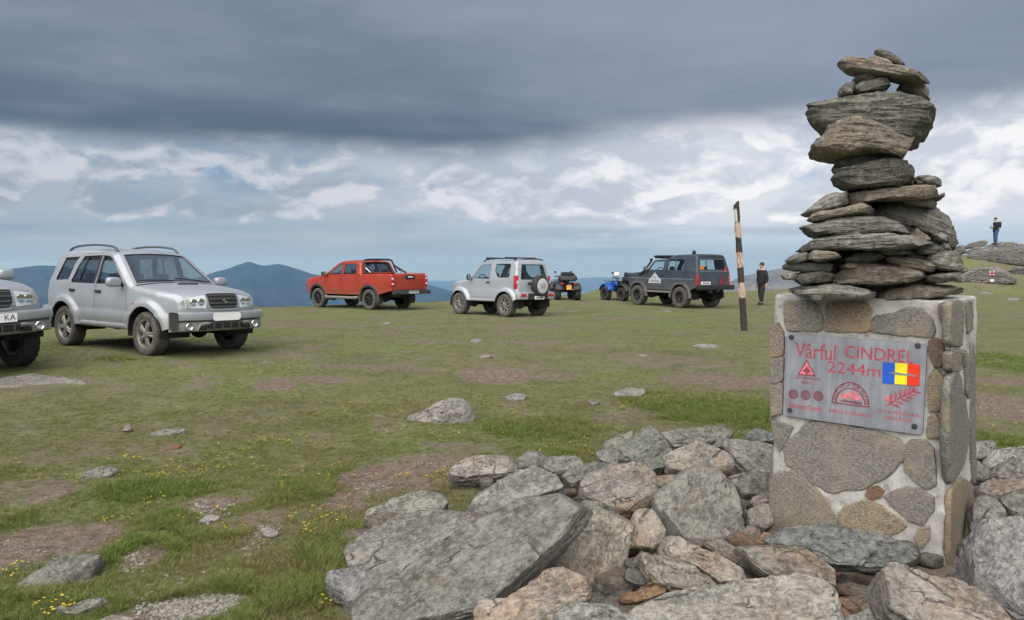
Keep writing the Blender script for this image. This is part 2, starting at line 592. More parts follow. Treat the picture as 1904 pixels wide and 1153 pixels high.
def gnd(px, py):
    d = ray(px, py)
    t = np.linspace(1.5, 140, 6000)
    P = CAM + d * t[:, None]
    g = P[:, 2] - terrain(P[:, 0], P[:, 1])
    k = np.argmax(g < 0)
    if g[k] >= 0: k = len(t) - 1
    return P[k]
def gz(x, y): return float(terrain(np.array([x]), np.array([y]))[0])
def drop(P):
    P = np.asarray(P, float); return np.stack([P[:, 0], P[:, 1], terrain(P[:, 0], P[:, 1])], 1)
_h = at_z(925, 702, 0); HOLLOWS.append((_h[0], _h[1], 0.45, 0.28, 0.11))
_h = at_z(720, 885, 0); HOLLOWS.append((_h[0], _h[1], 0.35, 0.25, 0.03))

# bare-earth patches: photo place (x, y), half-width and half-height there, strength, redness
PATCH = [(60, 1010, 120, 45, 1.0, .3), (30, 925, 90, 22, .8, .3), (715, 890, 95, 28, 1.0, .8), (790, 858, 80, 16, .9, .6), (640, 935, 45, 22, .8, .7),
         (560, 715, 80, 8, .75, .7), (690, 690, 130, 6, .6, .6), (500, 728, 45, 6, .8, .7), (470, 718, 40, 8, .6, .4),
         (925, 702, 70, 15, 1.0, .6), (1010, 700, 80, 11, .6, .5), (1060, 690, 110, 8, .45, .4),
         (1335, 708, 110, 16, .8, .6), (1250, 680, 150, 9, .5, .3), (1120, 668, 200, 6, .35, .3), (700, 655, 240, 5, .35, .3), (900, 640, 260, 5, .3, .2),
         (385, 935, 45, 18, .9, .4), (480, 962, 60, 16, .9, .9), (500, 985, 25, 18, .9, .9), (245, 1040, 40, 25, .8, .3), (170, 740, 120, 8, .4, .2), (90, 722, 150, 8, .6, .1),
         (260, 850, 110, 14, .5, .2), (60, 862, 80, 10, .45, .2), (330, 1130, 90, 25, .9, .4), (1860, 755, 110, 26, .9, .5), (1850, 708, 120, 9, .95, .8),
         (1880, 800, 60, 14, .6, .4), (620, 605, 200, 4, .35, .2), (990, 605, 260, 5, .35, .2), (840, 830, 50, 7, .7, .5), (560, 765, 90, 8, .35, .3), (360, 760, 90, 8, .3, .2),
         (1170, 830, 70, 8, .5, .4), (590, 815, 50, 8, .5, .3), (960, 770, 60, 7, .5, .4)]
LUSH = [(1340, 765, 170, 28, 1.0), (1250, 745, 60, 14, .8), (1010, 800, 110, 22, .6), (560, 915, 90, 25, .8), (600, 1020, 50, 60, .9), (620, 1100, 40, 50, .9),
        (760, 905, 70, 16, .8), (300, 910, 120, 20, .6), (320, 965, 60, 20, .7), (240, 1030, 70, 30, .8), (420, 985, 90, 18, .7), (450, 1075, 110, 30, .55), (560, 1090, 80, 50, .5),
        (225, 685, 45, 5, .9), (500, 655, 40, 5, .7), (1860, 672, 90, 22, .9), (1870, 820, 60, 15, .7), (620, 545, 1, 1, .1), (60, 1110, 120, 30, .5), (720, 780, 140, 16, .4), (380, 1000, 60, 14, .5),
        (640, 885, 60, 14, .6), (1060, 840, 60, 16, .6)]
def _place(e):
    c = at_z(e[0], e[1], 0); n_, f_ = at_z(e[0], e[1] + e[3], 0), at_z(e[0], e[1] - e[3], 0)
    return (c[0], (n_[1] + f_[1]) / 2, e[2] / F_PX * c[1], max(0.05, (f_[1] - n_[1]) / 2), *e[4:])
PATCH_W = [_place(e) for e in PATCH]
LUSH_W = [_place(e) for e in LUSH]
HEAP_HULL = np.array([at_z(a, b, 0.05)[:2] for a, b in [(690, 1010), (760, 975), (880, 950), (960, 895), (1060, 885), (1130, 865), (1250, 850), (1400, 835), (1500, 830), (1830, 850), (1990, 860), (2100, 1250), (640, 1250), (660, 1100)]])
def masks(x, y):
    x = np.asarray(x, float); y = np.asarray(y, float)
    wx = x + 0.22 * fbm2(x * 1.7, y * 1.7, 4, 0.6, 61); wy = y + 0.22 * fbm2(x * 1.7, y * 1.7, 4, 0.6, 71)
    dirt = np.zeros_like(x); red = np.zeros_like(x); lush = np.zeros_like(x)
    for cx, cy_, rx, ry, s, rd in PATCH_W:
        q = ((wx - cx) / rx) ** 2 + ((wy - cy_) / ry) ** 2
        k = s * sstep(q, 1.9, 0.35); red = np.where(k > dirt, rd, red); dirt = np.maximum(dirt, k)
    for cx, cy_, rx, ry, s in LUSH_W:
        q = ((wx - cx) / rx) ** 2 + ((wy - cy_) / ry) ** 2
        lush = np.maximum(lush, s * sstep(q, 1.8, 0.3))
    n = fbm2(x * 0.8, y * 0.8, 5, 0.6, 81); n2 = fbm2(x * 2.6, y * 2.6, 4, 0.6, 91)
    dirt = np.clip(dirt * (0.92 + 0.9 * n2) + sstep(n + 0.5 * n2, 0.22, 0.62) * 0.55, 0, 1)
    lush = np.clip(lush * (1 + 0.5 * n2) + sstep(-n + 0.4 * n2, 0.05, 0.55) * 0.55 * sstep(y, 12, 4.5), 0, 1) * (1 - 0.7 * dirt)
    hp = inside(HEAP_HULL, np.stack([x.ravel(), y.ravel()], 1)).reshape(x.shape)
    dirt = np.where(hp, 1.0, dirt); lush = np.where(hp, 0, lush)
    return dirt, red, lush

# ---- ground material
def ground_material():
    m, nt, b = material('turf_and_earth')
    geo = nt.n('ShaderNodeNewGeometry'); P = geo.outputs['Position']
    at_ = nt.n('ShaderNodeAttribute'); at_.attribute_name = 'mask'
    dirt, red, lush = nt.sep(at_.outputs['Vector'])
    n1 = nt.noise(P, 2.2, 6, 0.62); n2 = nt.noise(P, 14.0, 5, 0.65); n3 = nt.noise(P, 70.0, 4, 0.6)
    turf = nt.mix(nt.ss(n1, 0.32, 0.68), (0.126, 0.140, 0.062), (0.180, 0.180, 0.096))
    turf = nt.mix(nt.ss(n2, 0.42, 0.72) * 0.7, turf, (0.190, 0.168, 0.108))
    turf = nt.mix(nt.ss(n2, 0.48, 0.30) * 0.6, turf, (0.066, 0.074, 0.032))
    n0 = nt.noise(P, 0.55, 5, 0.65)
    turf = nt.mix(nt.ss(n0 * 0.6 + n2 * 0.4, 0.48, 0.64) * 0.5, turf, (0.178, 0.152, 0.106))
    turf = nt.mix(nt.ss(n0 * 0.55 + n3 * 0.45, 0.50, 0.36) * 0.55, turf, (0.060, 0.064, 0.034))
    ng = nt.noise(nt.addv(P, (31.0, 7.0, 3.0)), 0.42, 5, 0.62)
    turf = nt.mix(nt.ss(ng, 0.48, 0.62) * 0.75, turf, nt.mix(nt.ss(n2, 0.35, 0.65), (0.105, 0.135, 0.042), (0.185, 0.205, 0.078)))
    turf = nt.mix(nt.ss(ng + (n2 - 0.5) * 0.3, 0.45, 0.33) * 0.65, turf, (0.165, 0.138, 0.100))
    turf = nt.mix(lush * 0.85, turf, (0.112, 0.138, 0.050))
    earth = nt.mix(nt.ss(n2 * 0.6 + n3 * 0.4, 0.36, 0.64), (0.110, 0.084, 0.064), (0.245, 0.200, 0.160))
    earth = nt.mix(red * 0.42, earth, nt.mix(nt.ss(n2 * 0.5 + n3 * 0.5, 0.35, 0.65), (0.115, 0.070, 0.050), (0.250, 0.170, 0.130)))
    peb = nt.voro(P, 55.0)
    earth = nt.mix(nt.ss(peb, 0.26, 0.16) * nt.ss(n1, 0.40, 0.60) * 0.8, earth, (0.27, 0.25, 0.225))
    k = nt.ss(dirt * 0.9 + (n2 - 0.5) * 1.1 + (n1 - 0.5) * 0.8, 0.30, 0.66)
    col = nt.mix(k, turf, earth)
    far = nt.ss(nt.math('ABSOLUTE', nt.sep(P)[2] + 0.0), 6.0, 60.0)
    col = nt.mix(far, col, (0.045, 0.060, 0.030))
    nt.put(b.inputs['Base Color'], col)
    b.inputs['Roughness'].default_value = 0.95; b.inputs['Specular IOR Level'].default_value = 0.15
    nt.put(b.inputs['Normal'], nt.bump(n2 * 0.6 + n3 * 0.4, 1.0, 0.05))
    return m

# ---- the ground sheet, in rings about the camera, fine in front
def build_ground():
    th = np.concatenate([np.linspace(-math.pi, -1.0, 22)[:-1], np.linspace(-1.0, -0.68, 24)[:-1], np.linspace(-0.68, 0.68, 430), np.linspace(0.68, 1.0, 24)[1:], np.linspace(1.0, math.pi, 22)[1:-1]])
    rr = np.concatenate([[0.02, 0.5, 1.0, 1.5, 2.0], 2.5 * (60 / 2.5) ** (np.linspace(0, 1, 235)), 60 * (30000 / 60) ** (np.linspace(0, 1, 70))[1:]])
    Tt, R = np.meshgrid(th, rr)
    X, Y = R * np.sin(Tt), R * np.cos(Tt)
    Z = terrain(X, Y)
    V = np.stack([X, Y, Z], -1).reshape(-1, 3)
    me = mesh_np('ground', V, grid_faces(len(rr), len(th), True)[:, ::-1], [ground_material()])
    near = R.ravel() < 90
    dm = np.zeros((len(V), 3), np.float32)
    d_, r_, l_ = masks(V[near, 0], V[near, 1])
    dm[near] = np.stack([d_, r_, l_], 1)
    a = me.attributes.new('mask', 'FLOAT_VECTOR', 'POINT'); a.data.foreach_set('vector', dm.ravel())
    o = obj('ground', me); tag(o, kind='structure')
    return o
ground = build_ground()

# ---- far mountains
def mountain_material(name, c1, c2, sc):
    m, nt, b = material(name)
    geo = nt.n('ShaderNodeNewGeometry'); P = geo.outputs['Position']
    n = nt.noise(P, sc, 6, 0.6); n2 = nt.noise(P, sc * 6, 5, 0.6)
    nt.put(b.inputs['Base Color'], nt.mix(nt.ss(n * 0.6 + n2 * 0.4, 0.40, 0.60), c1, c2))
    b.inputs['Roughness'].default_value = 1.0; b.inputs['Specular IOR Level'].default_value = 0.0
    return m
def mountain(name, prof, D, depth, mat, floor=-650, seed=0, rough=0.004):
    prof = np.array(prof, float)
    px = np.linspace(prof[0, 0], prof[-1, 0], 360)
    # smooth crest through the profile points
    py = np.interp(px, prof[:, 0], prof[:, 1])
    ker = np.hanning(11); ker /= ker.sum()
    py = np.convolve(np.pad(py, 5, 'edge'), ker, 'valid')
    py = py + 1.3 * fbm2(px * 0.05, px * 0, 5, 0.6, seed)
    az_ = np.arctan((px - W_PX / 2) / F_PX)
    crest = CAM[2] + (HORIZON - py) / F_PX * D
    t = np.concatenate([np.linspace(-1, 0, 46), np.linspace(0, 1, 14)[1:]])
    A, Tt = np.meshgrid(az_, t)
    Cc = np.repeat(crest[None], len(t), 0)
    R = D / np.cos(A) + Tt * depth
    X, Y = R * np.sin(A), R * np.cos(A)
    g = np.clip(1 - np.abs(Tt), 0, 1)
    ridg = 1 - np.abs(fbm2(X / (D * 0.055), Y / (D * 0.055), 5, 0.55, seed + 5))
    h = floor + (Cc - floor) * (g ** 0.85)
    h = h + (ridg - 0.75) * 0.42 * (Cc - floor) * g * (1 - g) * 2.2
    h = np.minimum(h, CAM[2] + (Cc - CAM[2]) * (R / (D / np.cos(A))) ** 0 + 0)
    V = np.stack([X, Y, h], -1).reshape(-1, 3)
    me = mesh_np(name, V, grid_faces(len(t), len(px))[:, ::-1], [mat])
    o = obj(name, me); tag(o, kind='structure')
    return o
m_forest = mountain_material('far_forest', (0.012, 0.019, 0.012), (0.028, 0.034, 0.020), 0.004)
m_moor = mountain_material('far_moor', (0.085, 0.080, 0.060), (0.17, 0.15, 0.125), 0.006)
mountain('mountain_ridge', [(-500, 520), (-250, 512), (-60, 508), (10, 502), (40, 497), (75, 494), (110, 495), (170, 502), (250, 516), (330, 532), (420, 560)], 7600, 3200, m_forest, seed=3)
mountain('mountain_peak', [(250, 548), (330, 528), (395, 508), (432, 497), (455, 489), (466, 486.5), (478, 491), (492, 495), (505, 492.5), (520, 491), (545, 498), (580, 509), (640, 522), (720, 531), (800, 530), (835, 540), (900, 552), (980, 566), (1050, 575)], 8600, 3600, m_forest, seed=13)
mountain('mountain_far_range', [(620, 530), (760, 524), (900, 521), (1000, 520), (1060, 519), (1110, 515), (1170, 519), (1260, 524), (1330, 526), (1420, 528), (1560, 520), (1750, 512), (2100, 505)], 21000, 5000, m_forest, floor=-900, seed=23)
mountain('mountain_moor_slope', [(1240, 566), (1300, 552), (1345, 530), (1372, 516), (1400, 510), (1430, 503), (1460, 497), (1520, 492), (1620, 496), (1760, 510), (1950, 520), (2300, 530)], 6000, 2300, m_moor, floor=-600, seed=33)

# ---- air
def build_haze():
    m = bpy.data.materials.new('haze'); m.use_nodes = True
    t = m.node_tree; t.nodes.clear()
    pv = t.nodes.new('ShaderNodeVolumePrincipled'); o_ = t.nodes.new('ShaderNodeOutputMaterial')
    pv.inputs['Color'].default_value = HAZE_COL
    pv.inputs['Density'].default_value = HAZE_DENS
    pv.inputs['Anisotropy'].default_value = 0.0
    pv.inputs['Absorption Color'].default_value = (1, 1, 1, 1)
    t.links.new(pv.outputs[0], o_.inputs['Volume'])
    mb = MB(); mb.box((0, 0, (HAZE_TOP - 1400) / 2), (64000, 64000, HAZE_TOP + 1400))
    o = mb.build('haze', m, smooth=False)
    tag(o, kind='stuff'); return o
HAZE_COL, HAZE_DENS, HAZE_TOP = (0.26, 0.53, 1.0, 1.0), 6.0e-5, 14.0
build_haze()

# ================================================================== turf, flowers, gravel (nobody could count them)
def blade_mesh(name, nb, h, spread, lean, wdt, mats, seed, flower=False, segs=2):
    r = random.Random(seed); V = []; Fc = []; mi = []
    for i in range(nb):
        a = r.uniform(0, 6.283); d = spread * math.sqrt(r.random())
        bx, by = d * math.cos(a), d * math.sin(a)
        la = a + r.uniform(-1.2, 1.2); ll = lean * r.uniform(0.3, 1.2) * h
        hh = h * r.uniform(0.55, 1.1); ww = wdt * r.uniform(0.7, 1.3)
        pa = r.uniform(0, 3.14); px_, py_ = math.cos(pa) * ww / 2, math.sin(pa) * ww / 2
        n0 = len(V)
        for k in range(segs + 1):
            t = k / segs; cx = bx + math.cos(la) * ll * t * t; cy_ = by + math.sin(la) * ll * t * t; cz = hh * t * (1 - 0.15 * t)
            if k < segs:
                q = 1 - 0.45 * t
                V += [(cx - px_ * q, cy_ - py_ * q, cz), (cx + px_ * q, cy_ + py_ * q, cz)]
            else: V.append((cx, cy_, cz))
        for k in range(segs - 1): Fc.append((n0 + 2 * k, n0 + 2 * k + 1, n0 + 2 * k + 3, n0 + 2 * k + 2)); mi.append(0)
        Fc.append((n0 + 2 * segs - 2, n0 + 2 * segs - 1, n0 + 2 * segs)); mi.append(0)
        if flower and i < flower:
            c = V[-1]; s = 0.0085; n0 = len(V)
            V.append((c[0], c[1], c[2] + 0.001))
            for k in range(10):
                q = s * (1.0 if k % 2 else 0.62); V.append((c[0] + q * math.cos(k * .628), c[1] + q * math.sin(k * .628), c[2] + 0.004 + r.uniform(-.002, .003)))
            for k in range(10): Fc.append((n0, n0 + 1 + k, n0 + 1 + (k + 1) % 10)); mi.append(1)
    me = bpy.data.meshes.new(name); me.from_pydata(V, [], Fc)
    for m in mats: me.materials.append(m)
    me.polygons.foreach_set('material_index', mi)
    me.update(); return me
def leaf_material(name, rampcols, trans=0.25):
    m = bpy.data.materials.new(name); m.use_nodes = True; t = m.node_tree; t.nodes.clear(); nt = NT(t)
    a = nt.n('ShaderNodeAttribute'); a.attribute_type = 'INSTANCER'; a.attribute_name = 'tint'
    v = S(nt, a.outputs['Fac'])
    c = rampcols[0][1]
    for (p0, c0), (p1, c1) in zip(rampcols[:-1], rampcols[1:]):
        c = nt.mix(nt.lin(v, p0, p1), c, c1)
    d = nt.n('ShaderNodeBsdfPrincipled'); nt.put(d.inputs['Base Color'], c); d.inputs['Roughness'].default_value = 0.7; d.inputs['Specular IOR Level'].default_value = 0.2
    tr = nt.n('ShaderNodeBsdfTranslucent'); nt.put(tr.inputs['Color'], c)
    mx = nt.n('ShaderNodeMixShader'); mx.inputs[0].default_value = trans
    t.links.new(d.outputs[0], mx.inputs[1]); t.links.new(tr.outputs[0], mx.inputs[2])
    o = nt.n('ShaderNodeOutputMaterial'); t.links.new(mx.outputs[0], o.inputs['Surface'])
    return m
# tint: 0 dry straw ... 0.5 olive ... 1 fresh green
m_blade = leaf_material('grass_blade', [(0.0, (0.230, 0.180, 0.110)), (0.3, (0.215, 0.203, 0.095)), (0.6, (0.185, 0.200, 0.064)), (1.0, (0.148, 0.200, 0.048))])
m_petal = simple('yellow_petal', (0.55, 0.42, 0.02), 0.6, var=0.1)

SRC = bpy.data.collections.new('scatter_sources')
def source(name, me):
    o = bpy.data.objects.new(name, me); SRC.objects.link(o); return o
def scatter(name, P, rot, scl, tint, kind, coll, mat_dummy=None, smooth=False):
    me = bpy.data.meshes.new(name); n = len(P)
    me.vertices.add(n); me.vertices.foreach_set('co', np.asarray(P, np.float32).ravel())
    for nm, ty, arr in (('rot', 'FLOAT_VECTOR', rot), ('scl', 'FLOAT_VECTOR', scl)):
        a = me.attributes.new(nm, ty, 'POINT'); a.data.foreach_set('vector', np.asarray(arr, np.float32).ravel())
    a = me.attributes.new('tint', 'FLOAT', 'POINT'); a.data.foreach_set('value', np.asarray(tint, np.float32))
    a = me.attributes.new('pick', 'INT', 'POINT'); a.data.foreach_set('value', np.asarray(kind, np.int32))
    me.update()
    o = obj(name, me)
    g = bpy.data.node_groups.new(name + '_scatter', 'GeometryNodeTree')
    g.interface.new_socket('Geometry', in_out='INPUT', socket_type='NodeSocketGeometry')
    g.interface.new_socket('Geometry', in_out='OUTPUT', socket_type='NodeSocketGeometry')
    N = g.nodes; L = g.links
    gi = N.new('NodeGroupInput'); go = N.new('NodeGroupOutput')
    ci = N.new('GeometryNodeCollectionInfo'); ci.inputs['Collection'].default_value = coll
    ci.inputs['Separate Children'].default_value = True; ci.inputs['Reset Children'].default_value = True
    ip = N.new('GeometryNodeInstanceOnPoints'); ip.inputs['Pick Instance'].default_value = True
    def na(nm, ty):
        q = N.new('GeometryNodeInputNamedAttribute'); q.data_type = ty; q.inputs['Name'].default_value = nm; return q.outputs[0]
    e2r = N.new('FunctionNodeEulerToRotation')
    L.new(na('rot', 'FLOAT_VECTOR'), e2r.inputs[0]); L.new(e2r.outputs[0], ip.inputs['Rotation'])
    L.new(na('scl', 'FLOAT_VECTOR'), ip.inputs['Scale']); L.new(na('pick', 'INT'), ip.inputs['Instance Index'])
    L.new(gi.outputs[0], ip.inputs['Points']); L.new(ci.outputs[0], ip.inputs['Instance']); L.new(ip.outputs[0], go.inputs[0])
    md = o.modifiers.new('scatter', 'NODES'); md.node_group = g
    tag(o, kind='stuff'); return o

def polar_points(n, r0, r1, power, seed, a0=-0.66, a1=0.66):
    r_ = np.random.default_rng(seed)
    u = r_.random(n)
    r = (r0 ** power + u * (r1 ** power - r0 ** power)) ** (1 / power) if power else r0 * (r1 / r0) ** u
    a = r_.uniform(a0, a1, n)
    return r * np.sin(a), r * np.cos(a), r_
def build_grass():
    c = bpy.data.collections.new('grass_tufts'); 
    for k, (nb, h, sp, le, wd) in enumerate([(12, .042, .026, .6, .0045), (14, .060, .030, .7, .0045), (9, .026, .032, 1.2, .005), (16, .085, .032, .6, .0042)]):
        o = bpy.data.objects.new('tuft%d' % k, blade_mesh('tuft%d' % k, nb, h, sp, le, wd, [m_blade], 40 + k)); c.objects.link(o)
    X, Y, r_ = polar_points(400000, 3.0, 48.0, -0.35, 5)
    d, rd, l = masks(X, Y)
    R = np.hypot(X, Y)
    nn = fbm2(X * 3.0, Y * 3.0, 3, 0.6, 101)
    clump = sstep(fbm2(X * 6.0, Y * 6.0, 2, 0.6, 111), -0.35, 0.35)
    keep = r_.random(len(X)) < np.clip(1.05 - 1.05 * d + 0.25 * nn, 0.10, 1) * (0.30 + 0.45 * clump + 0.35 * l)
    XY = np.stack([X, Y], 1)
    keep &= ~inside(HEAP_HULL, XY)
    for poly in FOOT:
        lo, hi = poly.min(0), poly.max(0)
        k = np.where((X > lo[0]) & (X < hi[0]) & (Y > lo[1]) & (Y < hi[1]))[0]
        if len(k): keep[k[inside(poly, XY[k])]] = False
    X, Y, d, l, R, nn = X[keep], Y[keep], d[keep], l[keep], R[keep], nn[keep]
    n = len(X)
    P = np.stack([X, Y, terrain(X, Y) - 0.003], 1)
    rot = np.stack([r_.normal(0, .12, n), r_.normal(0, .12, n), r_.uniform(0, 6.283, n)], 1)
    s = (0.55 + 0.45 * r_.random(n)) * (0.62 + 0.40 * l) * (1 - 0.35 * d) * (1 + 0.030 * np.clip(R - 6, 0, 40))
    hsc = np.where(R > 9, 0.72 / (1 + 0.028 * np.clip(R - 9, 0, 40)), 1.0)
    scl = np.stack([s * 1.15, s * 1.15, s * hsc], 1)
    big = fbm2(X * 0.42, Y * 0.42, 4, 0.6, 121)
    tint = np.clip(0.45 + 0.75 * big + 0.40 * nn + 0.34 * l - 0.45 * d + r_.normal(0, .20, n), 0, 1)
    pick = np.where(l > 0.45, r_.choice([0, 1, 3], n, p=[.25, .45, .3]), r_.choice([0, 1, 2], n, p=[.45, .2, .35]))
    print('grass tufts', n)
    return scatter('grass', P, rot, scl, tint, pick, c)
def build_flowers():
    c = bpy.data.collections.new('flower_plants')
    for k in range(3):
        o = bpy.data.objects.new('flower%d' % k, blade_mesh('flower%d' % k, 7, .055, .035, .5, .004, [m_blade, m_petal], 70 + k, flower=(2, 3, 4)[k])); c.objects.link(o)
    spots = [(660, 765, 60, 14, 16), (745, 770, 20, 8, 6), (910, 755, 25, 8, 9), (960, 770, 30, 10, 6), (830, 815, 50, 8, 8), (735, 800, 20, 6, 4), (430, 845, 60, 14, 20), (320, 885, 70, 12, 22), (250, 858, 40, 8, 6),
             (430, 870, 90, 12, 12), (560, 830, 90, 14, 14), (350, 800, 90, 14, 5), (600, 980, 40, 20, 12), (570, 1000, 20, 12, 6), (640, 950, 30, 14, 6), (350, 960, 60, 14, 7), (220, 965, 30, 12, 4), (20, 1065, 20, 20, 5),
             (640, 1130, 40, 14, 5), (840, 890, 50, 8, 14), (775, 885, 40, 6, 9), (1060, 835, 50, 12, 10), (1220, 755, 50, 10, 14), (1180, 765, 70, 10, 8), (130, 900, 60, 12, 6), (95, 880, 60, 8, 3),
             (540, 900, 50, 12, 6), (440, 980, 40, 10, 3), (600, 880, 80, 20, 8), (1120, 815, 60, 14, 8), (480, 790, 70, 12, 6), (80, 1140, 60, 10, 8), (1870, 790, 50, 10, 4), (300, 935, 60, 10, 6), (950, 812, 60, 8, 5)]
    P = []; r_ = np.random.default_rng(9)
    for (px, py, rx, ry, n) in spots:
        for _ in range(int(n * 1.1)):
            q = at_z(px + r_.normal() * rx * 0.6, py + r_.normal() * ry * 0.6, 0.0)
            P.append((q[0], q[1], 0))
    P = drop(P); n = len(P)
    s = r_.uniform(.7, 1.15, n) * (1 + 0.05 * np.clip(P[:, 1] - 6, 0, 8))
    return scatter('yellow_flowers', P, np.stack([np.zeros(n), np.zeros(n), r_.uniform(0, 6.28, n)], 1), np.stack([s, s, s * r_.uniform(.6, 1.1, n)], 1), r_.uniform(.6, 1, n), r_.integers(0, 3, n), c)
m_gravel, _nt, _b = material('gravel')
_a = _nt.n('ShaderNodeAttribute'); _a.attribute_type = 'INSTANCER'; _a.attribute_name = 'tint'
_nt.put(_b.inputs['Base Color'], _nt.mix(S(_nt, _a.outputs['Fac']), (0.11, 0.094, 0.078), (0.29, 0.272, 0.24)))
_b.inputs['Roughness'].default_value = 0.9
def build_gravel():
    c = bpy.data.collections.new('gravel_stones'); r_ = np.random.default_rng(12)
    for k in range(4):
        mb = MB(); mb.ell((0, 0, 0), (0.5, 0.36, 0.22), 7, 5, 0.8)
        v = mb.v[0]; v += 0.13 * np.stack([vnoise(v * 2.3 + 9 * k + j, j) for j in range(3)], 1); mb.v[0] = v
        o = mb.build('chip%d' % k, m_gravel, smooth=False)
        COL.objects.unlink(o); c.objects.link(o)
    P = []; sc = []
    for (px, py, rx, ry, n, s0) in [(385, 1118, 85, 32, 1500, .026), (330, 1140, 70, 20, 500, .024), (440, 1095, 45, 25, 450, .022), (480, 1010, 30, 24, 60, .02), (500, 990, 22, 10, 50, .035), (385, 945, 45, 14, 110, .028), (60, 1015, 120, 40, 130, .02), (700, 900, 80, 26, 260, .018),
                                (790, 860, 70, 12, 120, .018), (250, 1045, 25, 25, 70, .025), (930, 700, 80, 14, 60, .03), (1330, 708, 130, 18, 160, .02), (1850, 760, 90, 30, 160, .025), (400, 1100, 260, 60, 160, .018), (640, 690, 160, 10, 90, .022), (1120, 650, 400, 30, 120, .03), (800, 620, 500, 20, 90, .035)]:
        for _ in range(n):
            q = at_z(px + r_.normal() * rx * 0.55, py + r_.normal() * ry * 0.55, 0.0)
            s = s0 * r_.uniform(.45, 1.2); P.append((q[0], q[1], 0)); sc.append(s)
    P = drop(P); sc = np.array(sc); P[:, 2] += sc * 0.08; n = len(P)
    return scatter('gravel', P, np.stack([r_.normal(0, .3, n), r_.normal(0, .3, n), r_.uniform(0, 6.28, n)], 1), np.repeat(sc[:, None], 3, 1), r_.random(n), r_.integers(0, 4, n), c)

# ================================================================== stones
def rock_material(name, stretch=(5.0, 9.0, 55.0), warm=0.0, dark=1.0):
    m, nt, b = material(name)
    tcn = nt.n('ShaderNodeTexCoord'); oi = nt.n('ShaderNodeObjectInfo')
    P0 = tcn.outputs['Object']
    rnd = S(nt, oi.outputs['Random'])
    P = nt.addv(P0, nt.vec(rnd * 37.0, rnd * 11.0, rnd * 5.0))
    wv = nt.noise(P, 4.0, 2, 0.5, out=1)
    Pw = nt.addv(P, nt.scalev(wv, (0.05, 0.05, 0.035)))
    g = nt.noise(nt.scalev(Pw, stretch), 1.0, 6, 0.66)              # foliation
    fb = nt.noise(nt.scalev(Pw, (26.0, 70.0, 210.0)), 1.0, 3, 0.65)   # fibres
    sp = nt.noise(P, 95.0, 3, 0.75)                                 # mica speckle
    pt = nt.noise(P, 5.0, 3, 0.62)                                  # weathering patches
    ru = nt.noise(nt.addv(P, (9.1, 3.3, 1.7)), 3.2, 3, 0.62)
    k_ = dark
    mo = nt.noise(nt.addv(P, (5.5, 1.2, 8.1)), 30.0, 5, 0.72)       # mottling
    c = nt.mix(nt.ss(g * 0.5 + fb * 0.5, 0.36, 0.64), (0.098 * k_, 0.096 * k_, 0.091 * k_), (0.285 * k_, 0.276 * k_, 0.258 * k_))
    c = nt.mix(nt.ss(pt, 0.48, 0.64) * 0.55, c, (0.33 * k_, 0.32 * k_, 0.298 * k_))
    c = nt.mix(nt.ss(pt, 0.45, 0.32) * 0.55, c, (0.092 * k_, 0.096 * k_, 0.088 * k_))
    c = nt.mix(nt.ss(mo, 0.50, 0.66) * 0.55, c, (0.40 * k_, 0.39 * k_, 0.365 * k_))
    c = nt.mix(nt.ss(mo, 0.48, 0.32) * 0.65, c, (0.066 * k_, 0.066 * k_, 0.060 * k_))
    rust = S(nt, oi.outputs['Alpha'])
    c = nt.mix(nt.ss(ru + rust * 0.42, 0.60, 0.90) * 0.8, c, nt.mix(nt.ss(mo * 0.5 + fb * 0.5, 0.36, 0.64), (0.13, 0.078, 0.046), (0.34, 0.235, 0.16)))
    li = nt.noise(nt.addv(P, (2.2, 7.7, 4.4)), 13.0, 5, 0.68)
    c = nt.mix(nt.ss(li, 0.60, 0.70) * 0.45, c, (0.36, 0.352, 0.32))
    c = nt.mix(nt.ss(li, 0.37, 0.29) * 0.60, c, (0.036, 0.038, 0.034))
    c = nt.mix(nt.ss(sp, 0.56, 0.72) * 0.40, c, (0.48, 0.465, 0.44))
    c = nt.mix(nt.ss(sp, 0.44, 0.28) * 0.55, c, (0.040, 0.040, 0.038))
    crk = nt.voro(nt.scalev(Pw, (1.3, 3.4, 16.0)), 1.0, 'DISTANCE_TO_EDGE')
    ck = nt.ss(crk, 0.020, 0.0) * nt.ss(pt, 0.50, 0.60)
    c = nt.mix(ck * 0.6, c, (0.035, 0.032, 0.028))
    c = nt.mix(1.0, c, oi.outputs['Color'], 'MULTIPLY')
    nt.put(b.inputs['Base Color'], c)
    b.inputs['Roughness'].default_value = 0.8; b.inputs['Specular IOR Level'].default_value = 0.3
    n1 = nt.bump(g * 0.8 + mo * 0.5 + fb * 0.3 - ck * 0.5, 1.0, 0.030)
    nt.put(b.inputs['Normal'], nt.bump(sp * 0.6 + fb * 0.4, 0.7, 0.006, n1))
    return m
m_rock = rock_material('schist')
m_rock_dark = rock_material('schist_cairn', (4.0, 4.0, 46.0), dark=1.12)

